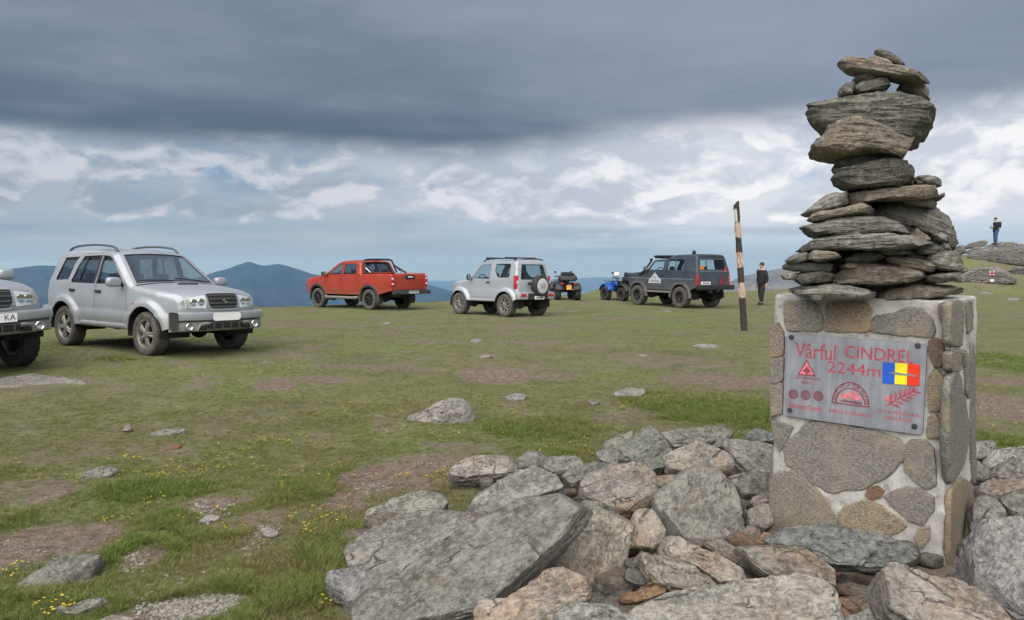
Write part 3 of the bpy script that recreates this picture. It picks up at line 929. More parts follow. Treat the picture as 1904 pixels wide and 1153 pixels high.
def sort_poly(p): return np.asarray(p, float)
_SLAB = np.array([(0, 0), (.14, .0), (.28, 0), (.42, 0), (.55, 0), (.66, 0), (.76, 0), (.85, -.01), (.92, -.015), (.965, -.03), (.985, -.07), (1.0, -.16), (1.006, -.28), (1.01, -.42), (1.0, -.58), (.985, -.74), (.95, -.88), (.86, -.97), (.6, -1), (0, -1)])
def rock_shape(poly2, mode, t, M, K, seed, e=0.55, jag=0.010, low=0.05, strata=0.010, frame='slab', lumpy=1.0, facets=9):
    """poly2: outline in plane coordinates about (0,0). returns verts in (a,b,c) plane coords, quads"""
    L = np.ptp(poly2, axis=0).max()
    p = chaikin(poly2, 1, True, 0.10 if mode == 'slab' else 0.06)
    d = np.linalg.norm(np.roll(p, -1, 0) - p, axis=1); cum = np.concatenate([[0], np.cumsum(d)])
    s = np.linspace(0, cum[-1], M, endpoint=False)
    pc = np.vstack([p, p[:1]])
    ring = np.stack([np.interp(s, cum, pc[:, k]) for k in (0, 1)], 1)
    rr = np.linalg.norm(ring, axis=1)[:, None]
    nz = fbm(np.concatenate([ring * (9.0 / L), np.full((M, 1), seed * 1.7)], 1), 4, 0.6, seed)
    ring = ring * (1 + jag * L * nz[:, None] / np.maximum(rr, 0.15 * L) * 1.6)
    if mode == 'slab':
        u = np.linspace(0, len(_SLAB) - 1, K); sc = np.interp(u, np.arange(len(_SLAB)), _SLAB[:, 0]); c = np.interp(u, np.arange(len(_SLAB)), _SLAB[:, 1]) * t
    else:
        u = np.linspace(0, 1, K // 2); s1 = 1 - (1 - u) ** 1.6
        c1 = (1 - s1 ** (2 / e)) ** (e / 2)
        sc = np.concatenate([s1, s1[-2::-1]]); c = np.concatenate([c1, -c1[-2::-1]]) * t; K = len(sc)
    V = np.concatenate([ring[None] * sc[:, None, None], np.repeat(c[:, None, None], M, 1)], -1).reshape(-1, 3)
    Fq = grid_faces(K, M, True)
    nrm = vnormals(V, Fq)
    if nrm[M * 2:M * 3, 2].mean() < 0: nrm = -nrm; Fq = Fq[:, ::-1]
    q = V.copy()
    fol = q[:, [0, 1, 2]] if frame == 'slab' else q[:, [0, 2, 1]]          # third = foliation normal
    a1 = fbm(fol * (2.4 / L) + seed * 3.1, 4, 0.55, seed + 1)
    st = fbm(fol * np.array([5.0, 5.0, 60.0]) + seed, 3, 0.6, seed + 2)
    lg = fbm(fol * np.array([3.2 / L, 4.0 / L, 36.0]) + seed * 2.0, 3, 0.5, seed + 3)
    tq = lg * 3.4; tf = np.floor(tq); terr = (tf + sstep(tq - tf, 0.42, 0.58)) / 3.4     # cleavage ledges
    fine = fbm(q * 26 + seed, 3, 0.6, seed + 4)
    cen = sstep(np.repeat(sc, M), 0.05, 0.55); st = st * (0.25 + 0.75 * cen); fine = fine * (0.15 + 0.85 * cen)
    D = low * L * lumpy * a1 * 0.40 + strata * st + (0.026 if mode == 'slab' else 0.017) * min(1, L * 1.6) * lumpy * terr + 0.007 * fine
    D = D - (D.mean() if mode != 'slab' else 0) - (0.004 if mode != 'slab' else 0)
    dim = min(np.ptp(poly2, axis=0).min(), 2.2 * t)
    V = V + nrm * (D * float(np.clip(dim / 0.14, 0.22, 1.0)))[:, None]
    # chisel flat facets round the rim
    r_ = np.random.default_rng(seed + 500)
    for k in range(facets):
        a = r_.uniform(0, 6.283); el_ = r_.uniform(-0.25, 0.95) if mode == 'slab' else r_.uniform(-0.9, 0.9)
        n = np.array([math.cos(a) * math.cos(el_), math.sin(a) * math.cos(el_), math.sin(el_)])
        pr = V @ n; mx = pr.max()
        lim = mx - (mx - pr.mean()) * r_.uniform(0.05, 0.17 if mode == 'slab' else 0.12)
        over = np.maximum(0, pr - lim)
        V = V - n[None] * (over * 0.88)[:, None]
    return V, Fq
def frame_from(origin, X, Z):
    X = np.asarray(X, float); Z = np.asarray(Z, float)
    Z = Z / np.linalg.norm(Z); X = X - Z * (X @ Z); X /= np.linalg.norm(X); Y = np.cross(Z, X)
    m = Matrix.Identity(4)
    for i, a in enumerate((X, Y, Z)):
        for k in range(3): m[k][i] = a[k]
    for k in range(3): m[k][3] = origin[k]
    return m, X, Y, Z
FOOT = []
def stone(name, px, label, h=None, alpha=30, beta=0, t=0.15, Y=None, mode='slab', rust=0.0, tint=(1, 1, 1), seed=None, M=150, K=38, mat=None, cat='stone', group=None, grow=1.0, e=0.55, low=0.05, strata=0.010, jag=0.010, parent=None, yaw=0, lumpy=1.0, skip_foot=False):
    stone.count += 1
    seed = seed if seed is not None else stone.count * 7 + 3
    px = np.asarray(px, float); c = px.mean(0)
    p0 = at(c[0], c[1], Y) if Y is not None else at_z(c[0], c[1], h)
    if mode == 'slab':
        a, bt = rad(alpha), rad(beta)
        n = np.array([math.sin(bt), -math.sin(a) * math.cos(bt), math.cos(a) * math.cos(bt)])
    else:
        view = CAM - p0; view[2] = 0; view /= np.linalg.norm(view)
        ya = rad(yaw); n = np.array([view[0] * math.cos(ya) - view[1] * math.sin(ya), view[0] * math.sin(ya) + view[1] * math.cos(ya), 0])
    Q = np.array([on_plane(x, y, p0, n) for x, y in px])
    o3 = Q.mean(0)
    # in-plane axes follow the long axis of the stone
    ref = np.array([1.0, 0, 0]) if mode == 'slab' else np.cross([0, 0, 1.0], n)
    u = ref - n * (ref @ n); u /= np.linalg.norm(u); v = np.cross(n, u)
    P2 = np.stack([(Q - o3) @ u, (Q - o3) @ v], 1)
    cov = np.cov(P2.T); w_, ev = np.linalg.eigh(cov); ax = ev[:, 1]
    if ax[0] < 0: ax = -ax
    if mode != 'slab' and abs(ax[1]) > 0.6: ax = np.array([1.0, 0.0])
    u2 = u * ax[0] + v * ax[1]; v2 = np.cross(n, u2)
    P2 = np.stack([(Q - o3) @ u2, (Q - o3) @ v2], 1) * grow
    # keep the outline counter-clockwise
    ar = np.sum(P2[:, 0] * np.roll(P2[:, 1], -1) - np.roll(P2[:, 0], -1) * P2[:, 1])
    if ar < 0: P2 = P2[::-1]
    V, Fq = rock_shape(P2, mode, t, M, K, seed, e=e, jag=jag, low=low, strata=strata, frame=mode, lumpy=lumpy)
    if mode != 'slab': o3 = o3 - n * (0.72 * t)              # the traced outline is the front of the stone
    if mode == 'slab':
        mt, *_ = frame_from(o3, u2, n); L = V
    else:
        mt, *_ = frame_from(o3, u2, v2); L = np.stack([V[:, 0], -V[:, 2], V[:, 1]], 1)   # local z = up through the layers
    me = mesh_np(name, L, Fq, [mat or m_rock])
    me.set_sharp_from_angle(angle=rad(30))
    ob = obj(name, me, parent, mt)
    tn = 1 + 0.10 * math.sin(seed * 1.7)
    ob.color = (tint[0] * tn, tint[1] * tn * .975, tint[2] * tn * .95, rust)
    if label: tag(ob, label, cat, group)
    if mode == 'slab' and not skip_foot:
        FOOT.append((Q[:, :2].copy()))
    return ob
stone.count = 0

# ---- the heap round the pillar
HEAP = [
 # outline, label, h, alpha, beta, t, rust, tint
 ([(1088,922),(1080,936),(1046,986),(1010,1028),(960,1083),(912,1104),(889,1116),(836,1133),(771,1153),(700,1188),(600,1195),(634,1153),(652,1122),(700,1078),(747,1044),(794,1012),(826,994),(900,957),(949,931),(994,915),(1046,910)], 'huge tilted grey slab, the largest stone of the heap, running down to the lower edge', .30, 24, -6, .13, .12, (.92,.94,.90)),
 ([(920,962),(902,948),(836,948),(757,961),(710,962),(676,986),(642,1012),(641,1036),(658,1060),(690,1085),(760,1075),(850,1020)], 'rough pitted grey slab tucked under the upper left side of the huge tilted slab', .17, 22, -5, .15, .15, (.98,.99,.98)),
 ([(605,1078),(612,1063),(640,1055),(680,1058),(710,1075),(700,1100),(665,1125),(645,1122),(638,1103),(615,1092)], 'small rounded grey stone at the grassy left tip of the heap', .12, 30, 0, .14, .0, (.92,.95,1.0)),
 ([(680,962),(687,947),(723,930),(763,914),(810,907),(822,913),(835,944),(794,956),(747,957),(718,966)], 'low wedge-shaped grey slab in the grass at the upper left of the heap', .13, 28, 5, .12, .05, (.95,.98,.92)),
 ([(859,941),(868,926),(915,899),(968,873),(994,864),(1017,868),(1023,880),(1046,889),(1046,904),(1010,915),(944,936),(915,950),(876,944)], 'long grooved grey slab rising to the right, above the huge tilted slab', .22, 28, -8, .15, .0, (.93,.95,.93)),
 ([(833,878),(853,861),(879,848),(927,843),(950,848),(960,863),(963,871),(950,878),(885,884),(846,884)], 'flat pale layered stone lying apart at the top left edge of the heap', .17, 42, 0, .13, .12, (1.12,1.08,1.04)),
 ([(843,890),(860,884),(930,882),(948,880),(930,896),(880,906),(850,902)], 'small half-buried stone in the grass below the flat pale layered stone', .04, 25, 0, .09, .0, (1.0,1.0,1.0)),
 ([(956,857),(966,843),(989,836),(1013,841),(1022,850),(1010,864),(983,868),(964,870)], 'rounded dark grey stone next to the flat pale layered stone', .20, 50, 0, .18, .05, (.82,.84,.82)),
 ([(1005,859),(1015,850),(1048,846),(1074,848),(1085,862),(1079,870),(1045,878),(1028,876),(1012,868)], 'smooth grey stone with rounded right end at the back rim of the heap', .19, 42, 0, .15, .05, (.93,.94,.90)),
 ([(1046,884),(1061,872),(1100,859),(1133,855),(1142,865),(1113,876),(1085,890),(1067,898),(1052,894)], 'dark flat stone wedged behind the pink-edged six-sided slab', .18, 32, 0, .14, .0, (.80,.82,.80)),
 ([(1068,901),(1100,878),(1133,866),(1175,860),(1199,861),(1217,881),(1223,904),(1219,926),(1185,942),(1149,944),(1126,937),(1108,924)], 'six-sided slab with pinkish left edge near the middle of the heap', .27, 30, 0, .11, .42, (1.12,1.08,1.05)),
 ([(1152,850),(1158,835),(1176,816),(1192,796),(1204,792),(1216,794),(1231,807),(1248,833),(1246,858),(1236,872),(1217,880),(1192,868),(1160,860)], 'upright pyramid-shaped grey-green stone at the back rim of the heap', .28, 62, -8, .22, .0, (.82,.88,.84)),
 ([(1222,802),(1276,796),(1341,790),(1364,803),(1356,814),(1328,823),(1286,824),(1253,834),(1238,824)], 'long thin slab lying level behind the pyramid-shaped stone', .26, 45, 0, .12, .05, (.92,.92,.86)),
 ([(1124,824),(1146,809),(1178,802),(1172,826),(1152,836),(1129,837)], 'small flat stone left of the pyramid-shaped stone, touching the grass', .15, 38, 0, .12, .0, (.92,.96,.88)),
 ([(1112,836),(1146,833),(1156,845),(1164,858),(1142,867),(1114,852)], 'small dark angular stone at the foot of the pyramid-shaped stone', .16, 45, 0, .14, .0, (.74,.76,.76)),
 ([(1238,841),(1260,829),(1289,820),(1316,822),(1348,835),(1368,852),(1356,869),(1308,864),(1276,873),(1245,868)], 'pale cream slab with rusty lower edge right of the pyramid-shaped stone', .25, 34, 0, .13, .35, (1.22,1.18,1.10)),
 ([(1321,823),(1341,816),(1406,814),(1436,820),(1450,868),(1428,880),(1393,876),(1375,858),(1350,832)], 'broad wrinkled grey slab against the back left corner of the pillar', .22, 34, 0, .15, .1, (1.10,1.09,1.07)),
 ([(1385,812),(1404,795),(1432,799),(1446,818),(1400,822)], 'little bluish grey stone behind the wrinkled slab by the pillar', .18, 45, 0, .15, .0, (.80,.86,.90)),
 ([(1220,925),(1228,905),(1256,890),(1276,865),(1328,864),(1354,874),(1366,900),(1378,940),(1386,975),(1383,1007),(1345,1003),(1305,1008),(1250,993),(1233,963)], 'large squarish grey slab left of the pillar, broad face to the viewer', .27, 34, 4, .12, .10, (.98,.99,.95)),
 ([(1355,882),(1400,878),(1440,879),(1436,912),(1422,923),(1390,919),(1368,902)], 'pale flat stone between the squarish slab and the pillar', .20, 30, 0, .12, .0, (1.08,1.06,1.04)),
 ([(1393,948),(1408,938),(1432,935),(1440,975),(1417,984),(1397,972)], 'small rounded tan stone against the lower left edge of the pillar', .22, 50, 0, .13, .30, (1.0,.96,.92)),
 ([(1392,932),(1404,921),(1430,917),(1434,933),(1410,942)], 'small pinkish stone above the rounded tan stone by the pillar', .22, 45, 0, .10, .35, (.95,.86,.85)),
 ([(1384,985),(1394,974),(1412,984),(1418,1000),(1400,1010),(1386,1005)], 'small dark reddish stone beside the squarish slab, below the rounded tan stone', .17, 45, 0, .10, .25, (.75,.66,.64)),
 ([(1113,945),(1135,940),(1153,949),(1178,963),(1175,990),(1165,1020),(1162,1062),(1160,1098),(1154,1126),(1113,1119),(1060,1080),(1020,1050),(1035,1015),(1060,985),(1085,958)], 'steep tan and grey slab with a dark slit, under the six-sided slab', .20, 42, 6, .13, .30, (1.08,1.03,.93)),
 ([(1177,962),(1190,947),(1210,945),(1223,965),(1237,986),(1234,1009),(1226,1018),(1203,1013),(1170,1013)], 'small upright orange-tan stone left of the squarish slab', .24, 48, 0, .11, .60, (1.10,1.02,.94)),
 ([(1233,1010),(1239,994),(1254,993),(1279,1011),(1334,1027),(1356,1038),(1378,1053),(1394,1072),(1393,1082),(1351,1087),(1301,1053),(1267,1040),(1243,1032)], 'long pale slab slanting down right, upper of the two in the middle', .24, 40, 0, .10, .30, (1.18,1.13,1.05)),
 ([(1174,1023),(1192,1022),(1221,1031),(1263,1038),(1292,1053),(1318,1071),(1345,1083),(1318,1092),(1301,1096),(1267,1090),(1223,1078),(1206,1062),(1196,1044)], 'long pale slab slanting down right, lower of the two in the middle', .22, 42, 0, .10, .28, (1.22,1.16,1.08)),
 ([(1304,1008),(1314,1000),(1336,1000),(1353,1008),(1378,1023),(1404,1042),(1426,1064),(1408,1066),(1384,1055),(1353,1038),(1323,1025)], 'narrow brownish stone slanting down right under the squarish slab', .20, 45, 0, .08, .35, (.82,.78,.72)),
 ([(1373,1013),(1410,1008),(1451,1009),(1503,1026),(1546,1050),(1561,1069),(1556,1090),(1522,1076),(1484,1072),(1451,1071),(1413,1047)], 'grey slab with orange lower side slanting towards the dark hollow', .22, 36, 0, .10, .32, (1.04,1.0,.95)),
 ([(1427,988),(1475,980),(1546,977),(1608,987),(1665,996),(1708,1018),(1717,1056),(1617,1052),(1546,1046),(1499,1028),(1445,1008)], 'long dark bluish grey slab leaning across the foot of the pillar', .28, 48, 0, .11, .06, (.76,.80,.82)),
 ([(1406,1003),(1424,987),(1442,999),(1456,1010),(1414,1012)], 'small rusty stone poking out left of the long dark slab under the pillar', .19, 40, 0, .07, .9, (.95,.85,.78)),
 ([(1157,1127),(1214,1107),(1323,1088),(1418,1076),(1516,1066),(1547,1092),(1557,1116),(1564,1160),(1566,1200),(1300,1200),(1205,1165)], 'big pale ribbed slab at the bottom edge left of the dark hollow', .31, 30, 0, .14, .10, (1.18,1.17,1.12)),
 ([(1028,1153),(1050,1128),(1076,1114),(1119,1118),(1157,1135),(1202,1156),(1195,1195),(1015,1195)], 'pale grey stone at the bottom edge beneath the steep tan slab', .29, 30, 0, .13, .05, (1.05,1.06,1.05)),
 ([(887,1156),(890,1115),(903,1110),(920,1119),(940,1115),(962,1096),(994,1073),(1020,1054),(1041,1052),(1081,1062),(1097,1076),(1097,1109),(1073,1124),(1046,1140),(1030,1160),(1020,1195),(885,1195)], 'sandy pink block with grey cap at the bottom edge right of the huge tilted slab', .25, 34, 0, .15, .38, (1.18,1.10,1.02)),
 ([(836,1134),(865,1127),(892,1128),(895,1168),(838,1172)], 'small pink stone in the gap under the huge tilted slab', .13, 40, 0, .09, .3, (1.1,.98,.98)),
 ([(1152,1119),(1157,1104),(1175,1100),(1208,1082),(1232,1081),(1243,1089),(1240,1099),(1212,1113),(1179,1119)], 'smooth rusty brown stone, cigar-shaped, in the gap above the big ribbed slab', .14, 45, 0, .07, 1.0, (.88,.74,.62)),
 ([(1163,1063),(1173,1056),(1199,1059),(1217,1071),(1210,1084),(1190,1089),(1165,1078)], 'small dull grey stone in the gap above the rusty cigar-shaped stone', .15, 45, 0, .08, .1, (.80,.80,.77)),
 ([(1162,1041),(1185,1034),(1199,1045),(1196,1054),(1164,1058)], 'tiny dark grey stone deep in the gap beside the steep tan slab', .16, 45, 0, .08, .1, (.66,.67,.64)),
 ([(1626,1080),(1631,1064),(1665,1053),(1712,1063),(1779,1078),(1817,1102),(1869,1130),(1904,1155),(1900,1200),(1740,1200),(1712,1160),(1674,1138),(1641,1113)], 'big pale slab with pinkish crest at the bottom right corner before the pillar', .34, 34, 0, .14, .30, (1.20,1.15,1.10)),
 ([(1806,1071),(1811,1016),(1817,983),(1836,968),(1904,958),(1985,960),(1995,1110),(1904,1142),(1855,1104),(1824,1094)], 'large sparkling grey block right of the pillar, cut off by the picture edge', .34, 50, -10, .30, .05, (1.08,1.09,1.14)),
 ([(1812,822),(1845,815),(1856,825),(1846,842),(1829,852),(1812,853)], 'small pale stone at the back right corner of the pillar, nearest the grass', .22, 45, 0, .15, .0, (1.08,1.07,1.05)),
 ([(1827,852),(1854,833),(1903,828),(1955,828),(1960,850),(1871,858),(1858,876),(1838,862)], 'flat pale grey slab with dark underside behind the pillar on the right', .22, 38, 0, .13, .0, (1.12,1.12,1.12)),
 ([(1854,882),(1866,858),(1903,852),(1970,850),(1970,888),(1903,890),(1861,890)], 'thick grey slab with shaded front, by the right edge behind the pillar', .24, 55, 0, .17, .0, (.90,.90,.88)),
 ([(1812,855),(1830,861),(1853,882),(1848,890),(1812,890)], 'small triangular grey stone beside the right flank of the pillar', .20, 45, 0, .10, .0, (.95,.95,.92)),
 ([(1815,898),(1840,889),(1904,889),(1970,892),(1970,918),(1904,914),(1880,930),(1862,920),(1816,918)], 'flat reddish ledge stone by the right edge beside the pillar', .25, 30, 0, .11, .35, (1.12,1.04,1.0)),
 ([(1860,928),(1874,915),(1895,908),(1970,903),(1970,970),(1903,966),(1877,944)], 'dark-sided grey stone by the right edge above the sparkling block', .30, 50, 0, .16, .1, (.90,.90,.86)),
 ([(1812,938),(1830,921),(1856,924),(1867,944),(1878,956),(1840,970),(1813,978)], 'wrinkled grey stone between the pillar and the dark-sided stone', .27, 40, 0, .14, .05, (1.02,1.02,1.02)),
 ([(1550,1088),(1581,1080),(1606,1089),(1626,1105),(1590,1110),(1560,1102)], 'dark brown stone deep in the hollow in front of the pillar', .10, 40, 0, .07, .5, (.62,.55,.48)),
 ([(1557,1113),(1575,1109),(1595,1127),(1602,1139),(1578,1149),(1560,1142)], 'small rusty orange stone at the mouth of the hollow before the pillar', .19, 45, 0, .08, .95, (.95,.84,.78)),
 ([(1582,1115),(1633,1108),(1646,1123),(1622,1136),(1600,1134)], 'brown flat stone at the mouth of the hollow, right of the rusty orange one', .15, 40, 0, .08, .7, (.76,.66,.56)),
 ([(1566,1158),(1610,1136),(1646,1127),(1695,1158),(1690,1195),(1566,1195)], 'grey stone at the bottom edge between the ribbed slab and the corner slab', .22, 35, 0, .11, .05, (.88,.90,.88)),
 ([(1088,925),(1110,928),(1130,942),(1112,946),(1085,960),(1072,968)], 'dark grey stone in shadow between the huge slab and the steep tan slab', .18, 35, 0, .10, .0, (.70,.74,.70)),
 ([(1215,886),(1240,882),(1262,884),(1254,893),(1230,904),(1222,904)], 'small tan stone wedged between the six-sided slab and the squarish slab', .20, 35, 0, .09, .3, (1.0,.97,.92)),
]
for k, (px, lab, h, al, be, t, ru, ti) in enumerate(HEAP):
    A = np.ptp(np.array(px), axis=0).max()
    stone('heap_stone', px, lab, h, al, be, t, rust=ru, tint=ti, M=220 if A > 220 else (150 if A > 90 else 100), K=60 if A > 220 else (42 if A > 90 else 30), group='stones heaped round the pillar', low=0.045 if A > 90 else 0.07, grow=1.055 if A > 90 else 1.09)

# rubble under the heap (mostly hidden, nobody could count it)
def rubble():
    r_ = np.random.default_rng(77); Vs = []; Fs = []; n = 0
    for k in range(170):
        px, py = r_.uniform(650, 1960), r_.uniform(850, 1200)
        if py < 1000 - (px - 640) * 0.36 or (px < 900 and py < 960): continue
        c = at_z(px, py, 0.02)
        mb = MB(); s = r_.uniform(.05, .13); mb.ell((0, 0, 0), (s, s * r_.uniform(.6, .9), s * .45), 18, 10, 0.75)
        v = mb.v[0]; v = v + 0.022 * np.stack([fbm(v * 12 + 7 * k + j * 3, 3, .6, j) for j in range(3)], 1)
        a = r_.uniform(0, 6.28); R = np.array([[math.cos(a), -math.sin(a), 0], [math.sin(a), math.cos(a), 0], [0, 0, 1]])
        v = v @ R.T + np.array([c[0], c[1], gz(c[0], c[1]) + r_.uniform(-.01, .06)])
        Vs.append(v); Fs.append(grid_faces(10, 18, True)[:, ::-1] + n); n += len(v)
    o = obj('rubble', mesh_np('rubble', np.concatenate(Vs), np.concatenate(Fs), [m_rock])); o.color = (.62, .58, .52, .4)
    tag(o, kind='stuff')
rubble()

# ---- loose stones lying in the turf
LOOSE = [
 ([(738,784),(763,769),(793,761),(823,742),(845,737),(862,739),(872,752),(880,770),(878,784),(845,793),(804,795),(763,791)], 'lone pale grey boulder with a high right end in the middle of the turf', 62, .12, .30, .0, (1.10,1.08,1.10)),
 ([(-70,712),(0,700),(40,694),(110,697),(160,706),(178,712),(100,722),(0,724)], 'broad flat rock level with the ground in front of the two silver cars', 5, .03, .12, .05, (1.12,1.10,1.06)),
 ([(268,811),(300,798),(346,795),(347,803),(300,811)], 'thin flat pale stone in the turf below the silver car', 22, .05, .07, .0, (1.05,1.06,1.0)),
 ([(138,889),(165,870),(208,862),(221,869),(206,885),(165,892)], 'flat grey stone in the turf at the far left, middle distance', 28, .06, .10, .0, (1.08,1.09,1.06)),
 ([(14,1092),(60,1060),(130,1030),(175,1022),(191,1030),(168,1062),(120,1084),(60,1100),(20,1104)], 'long flat grey stone among grass near the lower left corner', 30, .07, .11, .0, (1.02,1.03,.98)),
 ([(84,1133),(130,1122),(165,1109),(207,1107),(175,1126),(140,1140),(100,1139)], 'narrow pale stone below the long flat stone in the lower left corner', 26, .05, .08, .05, (1.10,1.09,1.04)),
 ([(160,1156),(190,1142),(230,1140),(264,1155),(245,1175),(175,1175)], 'pinkish grey stone cut off by the bottom edge at the lower left', 30, .06, .09, .25, (1.08,1.02,.98)),
 ([(934,738),(955,729),(979,733),(976,743),(945,743)], 'small bluish flat stone right of the lone boulder', 20, .05, .06, .0, (1.05,1.10,1.14)),
 ([(1138,727),(1165,719),(1207,725),(1190,736),(1150,737)], 'flat greenish grey stone in the turf before the striped pole', 14, .05, .07, .0, (1.0,1.04,.98)),
 ([(1283,641),(1300,639),(1342,642),(1332,648),(1290,646)], 'thin pale slab in the turf below the striped pole', 10, .05, .06, .0, (1.2,1.18,1.12)),
 ([(363,967),(385,957),(411,957),(407,967),(380,972)], 'small pale stone on bare earth at lower left centre', 24, .04, .05, .05, (1.2,1.17,1.1)),
 ([(873,633),(893,627),(899,634),(882,638)], 'small pale stone in the turf below the silver off-roader', 20, .05, .07, .0, (1.2,1.18,1.14)),
 ([(888,662),(910,657),(916,663),(895,667)], 'small buff stone in the turf above the scraped hollow', 16, .04, .06, .1, (1.1,1.06,1.0)),
 ([(1093,746),(1110,741),(1117,748),(1102,753)], 'small pale stone left below the flat greenish stone', 22, .04, .05, .0, (1.15,1.12,1.08)),
 ([(484,987),(503,979),(519,988),(513,999),(490,997)], 'small cracked white stone on the reddish earth in the lower left', 26, .04, .05, .0, (1.3,1.3,1.26)),
 ([(306,833),(325,823),(339,828),(325,835)], 'small brown stone under the thin flat pale stone', 24, .03, .05, .7, (.75,.62,.5)),
 ([(226,799),(238,787),(245,796),(238,802)], 'little upright grey stone left of the thin flat pale stone', 45, .06, .07, .0, (.95,.97,.92)),
 ([(1228,579),(1245,577),(1250,580),(1235,581)], 'sliver of pale stone in the far turf before the striped pole', 8, .0, .05, .0, (1.25,1.22,1.18)),
 ([(1053,579),(1070,577),(1077,579),(1062,581)], 'sliver of pale stone in the far turf beside the white car wheel', 8, .0, .05, .0, (1.3,1.28,1.2)),
 ([(703,603),(722,599),(728,602),(710,605)], 'tiny pale stone in the far turf below the red pickup', 12, .0, .05, .0, (1.3,1.26,1.2)),
 ([(483,673),(496,671),(498,675),(486,676)], 'tiny pale stone right of the silver car front wheel', 15, .02, .05, .0, (1.25,1.22,1.18)),
 ([(1184,660),(1205,657),(1210,661),(1192,663)], 'thin pale stone in the worn ground left of the flat slab by the pole', 8, .02, .05, .0, (1.2,1.16,1.1)),
 ([(1815,545),(1835,541),(1850,545),(1830,549)], 'low pale stone in the far grass right of the pillar', 12, .06, .1, .0, (1.15,1.12,1.06)),
 ([(1868,556),(1890,553),(1900,557),(1880,560)], 'low pale stone in the far grass at the right edge', 12, .04, .1, .0, (1.15,1.12,1.06)),
 ([(1436,553),(1447,544),(1460,541),(1475,545),(1480,556),(1450,558)], 'low grey rock in the far grass just left of the pillar top', 30, .0, .4, .0, (.9,.9,.9)),
]
for px, lab, al, h, t, ru, ti in LOOSE:
    c = np.mean(px, 0); g0 = gnd(c[0], min(c[1] + 2, 1150)); A = np.ptp(np.array(px), axis=0).max()
    stone('turf_stone', px, lab, g0[2] + h * .75, al, 0, t, rust=ru, tint=tuple(min(x, 1.12) * .92 for x in ti), M=150 if A > 90 else 90, K=40 if A > 90 else 26, group='stones lying in the turf', low=0.05)

# ---- outcrop on the right-hand knob
OUT = [
 ([(1793,458),(1803,452),(1829,446),(1838,448),(1835,456),(1821,461),(1795,463)], 'rounded grey outcrop slab left of the standing person', 49.3, 55, .9),
 ([(1834,456),(1857,450),(1878,449),(1892,452),(1910,455),(1990,458),(1990,480),(1881,472),(1864,479),(1829,481),(1820,466)], 'wide layered outcrop ledge the distant person stands on', 49.1, 40, 1.1),
 ([(1786,472),(1812,460),(1826,459),(1818,467),(1803,473)], 'slanted thin slab below the rounded outcrop slab', 47.6, 40, .4),
 ([(1867,482),(1885,475),(1904,473),(1985,476),(1985,502),(1899,501),(1881,497),(1869,490)], 'thick outcrop block at the right edge under the ledge', 47.4, 62, .9),
 ([(1770,515),(1798,503),(1812,500),(1835,496),(1855,496),(1873,505),(1881,512),(1894,519),(1886,530),(1812,531),(1775,524)], 'dark rock face bearing the red cross trail mark', 44.7, 70, .9),
 ([(1820,470),(1850,464),(1885,466),(1904,474),(1896,484),(1850,487),(1826,481)], 'low broken ledge in the middle of the outcrop under the person', 48.2, 50, .7),
 ([(1838,456),(1860,451),(1884,452),(1900,458),(1870,463),(1845,463)], 'flat slab right under the feet of the distant person', 49.0, 45, .5),
 ([(1858,503),(1885,497),(1925,498),(1960,504),(1955,518),(1890,516)], 'low dark rock at the right edge right of the trail mark', 45.6, 55, .6),
 ([(1786,476),(1812,466),(1850,460),(1904,458),(1990,460),(1990,500),(1900,494),(1850,490),(1800,486)], 'broad weathered bedrock shelf behind the broken ledge of the outcrop', 49.0, 50, .8),
 ([(1752,470),(1772,458),(1792,455),(1798,466),(1785,476),(1760,480)], 'outcrop rock just right of the cairn shoulder on the skyline', 49.0, 50, .7),
]
for px, lab, Y, al, t in OUT:
    _c = np.mean(px, 0); Y = gnd(_c[0], max(q[1] for q in px) - 3)[1] + .45 + (.3 if 'ledge' in lab else 0)
    stone('outcrop_rock', px, lab, None, al, 0, t * .9, Y=Y - .2, mode='stack', mat=m_rock_dark, tint=(.74, .74, .76), M=130, K=36, e=.34, group='rocks of the outcrop', low=0.03, strata=0.08, skip_foot=True, cat='rock')

# ================================================================== the summit pillar
TH = rad(39)
PU = np.array([math.cos(TH), -math.sin(TH), 0.0])        # along the front, left to right
PV = np.array([math.sin(TH), math.cos(TH), 0.0])         # into the pillar
PC = at(1757, 1062, 3.85); PC = np.array([PC[0], PC[1], 0.0])   # front right corner at the ground
def _wid(px_l):
    d = ray(px_l, 800); k = d[0] / d[1]
    return (PC[0] - k * PC[1]) / (PU[0] - k * PU[1])
PW = _wid(1429)
def _dep(px_r):
    d = ray(px_r, 800); k = d[0] / d[1]
    return (k * PC[1] - PC[0]) / (PV[0] - k * PV[1])
PD = min(1.0, max(0.6, _dep(1812)))
PTOP = on_plane(1757, 559, PC, -PV)[2]
print('pillar', PW, PD, PTOP)
PO = PC - PU * PW                                         # origin: front left corner at the ground
PM = Matrix(((PU[0], PV[0], 0, PO[0]), (PU[1], PV[1], 0, PO[1]), (0, 0, 1, 0), (0, 0, 0, 1)))
pillar = empty('stone_plinth', (0, 0, 0), 0, 'square masonry pillar of mortared stones carrying the metal plaque and the cairn', 'pillar')
pillar.matrix_world = PM
def f_uv(px, py):                                         # photo pixel -> (along front, height)
    q = on_plane(px, py, PC, -PV); d = q - PO; return np.array([d @ PU, q[2]])
def s_uv(px, py):                                         # photo pixel -> (depth along right side, height)
    q = on_plane(px, py, PC, PU); d = q - PC; return np.array([d @ PV, q[2]])

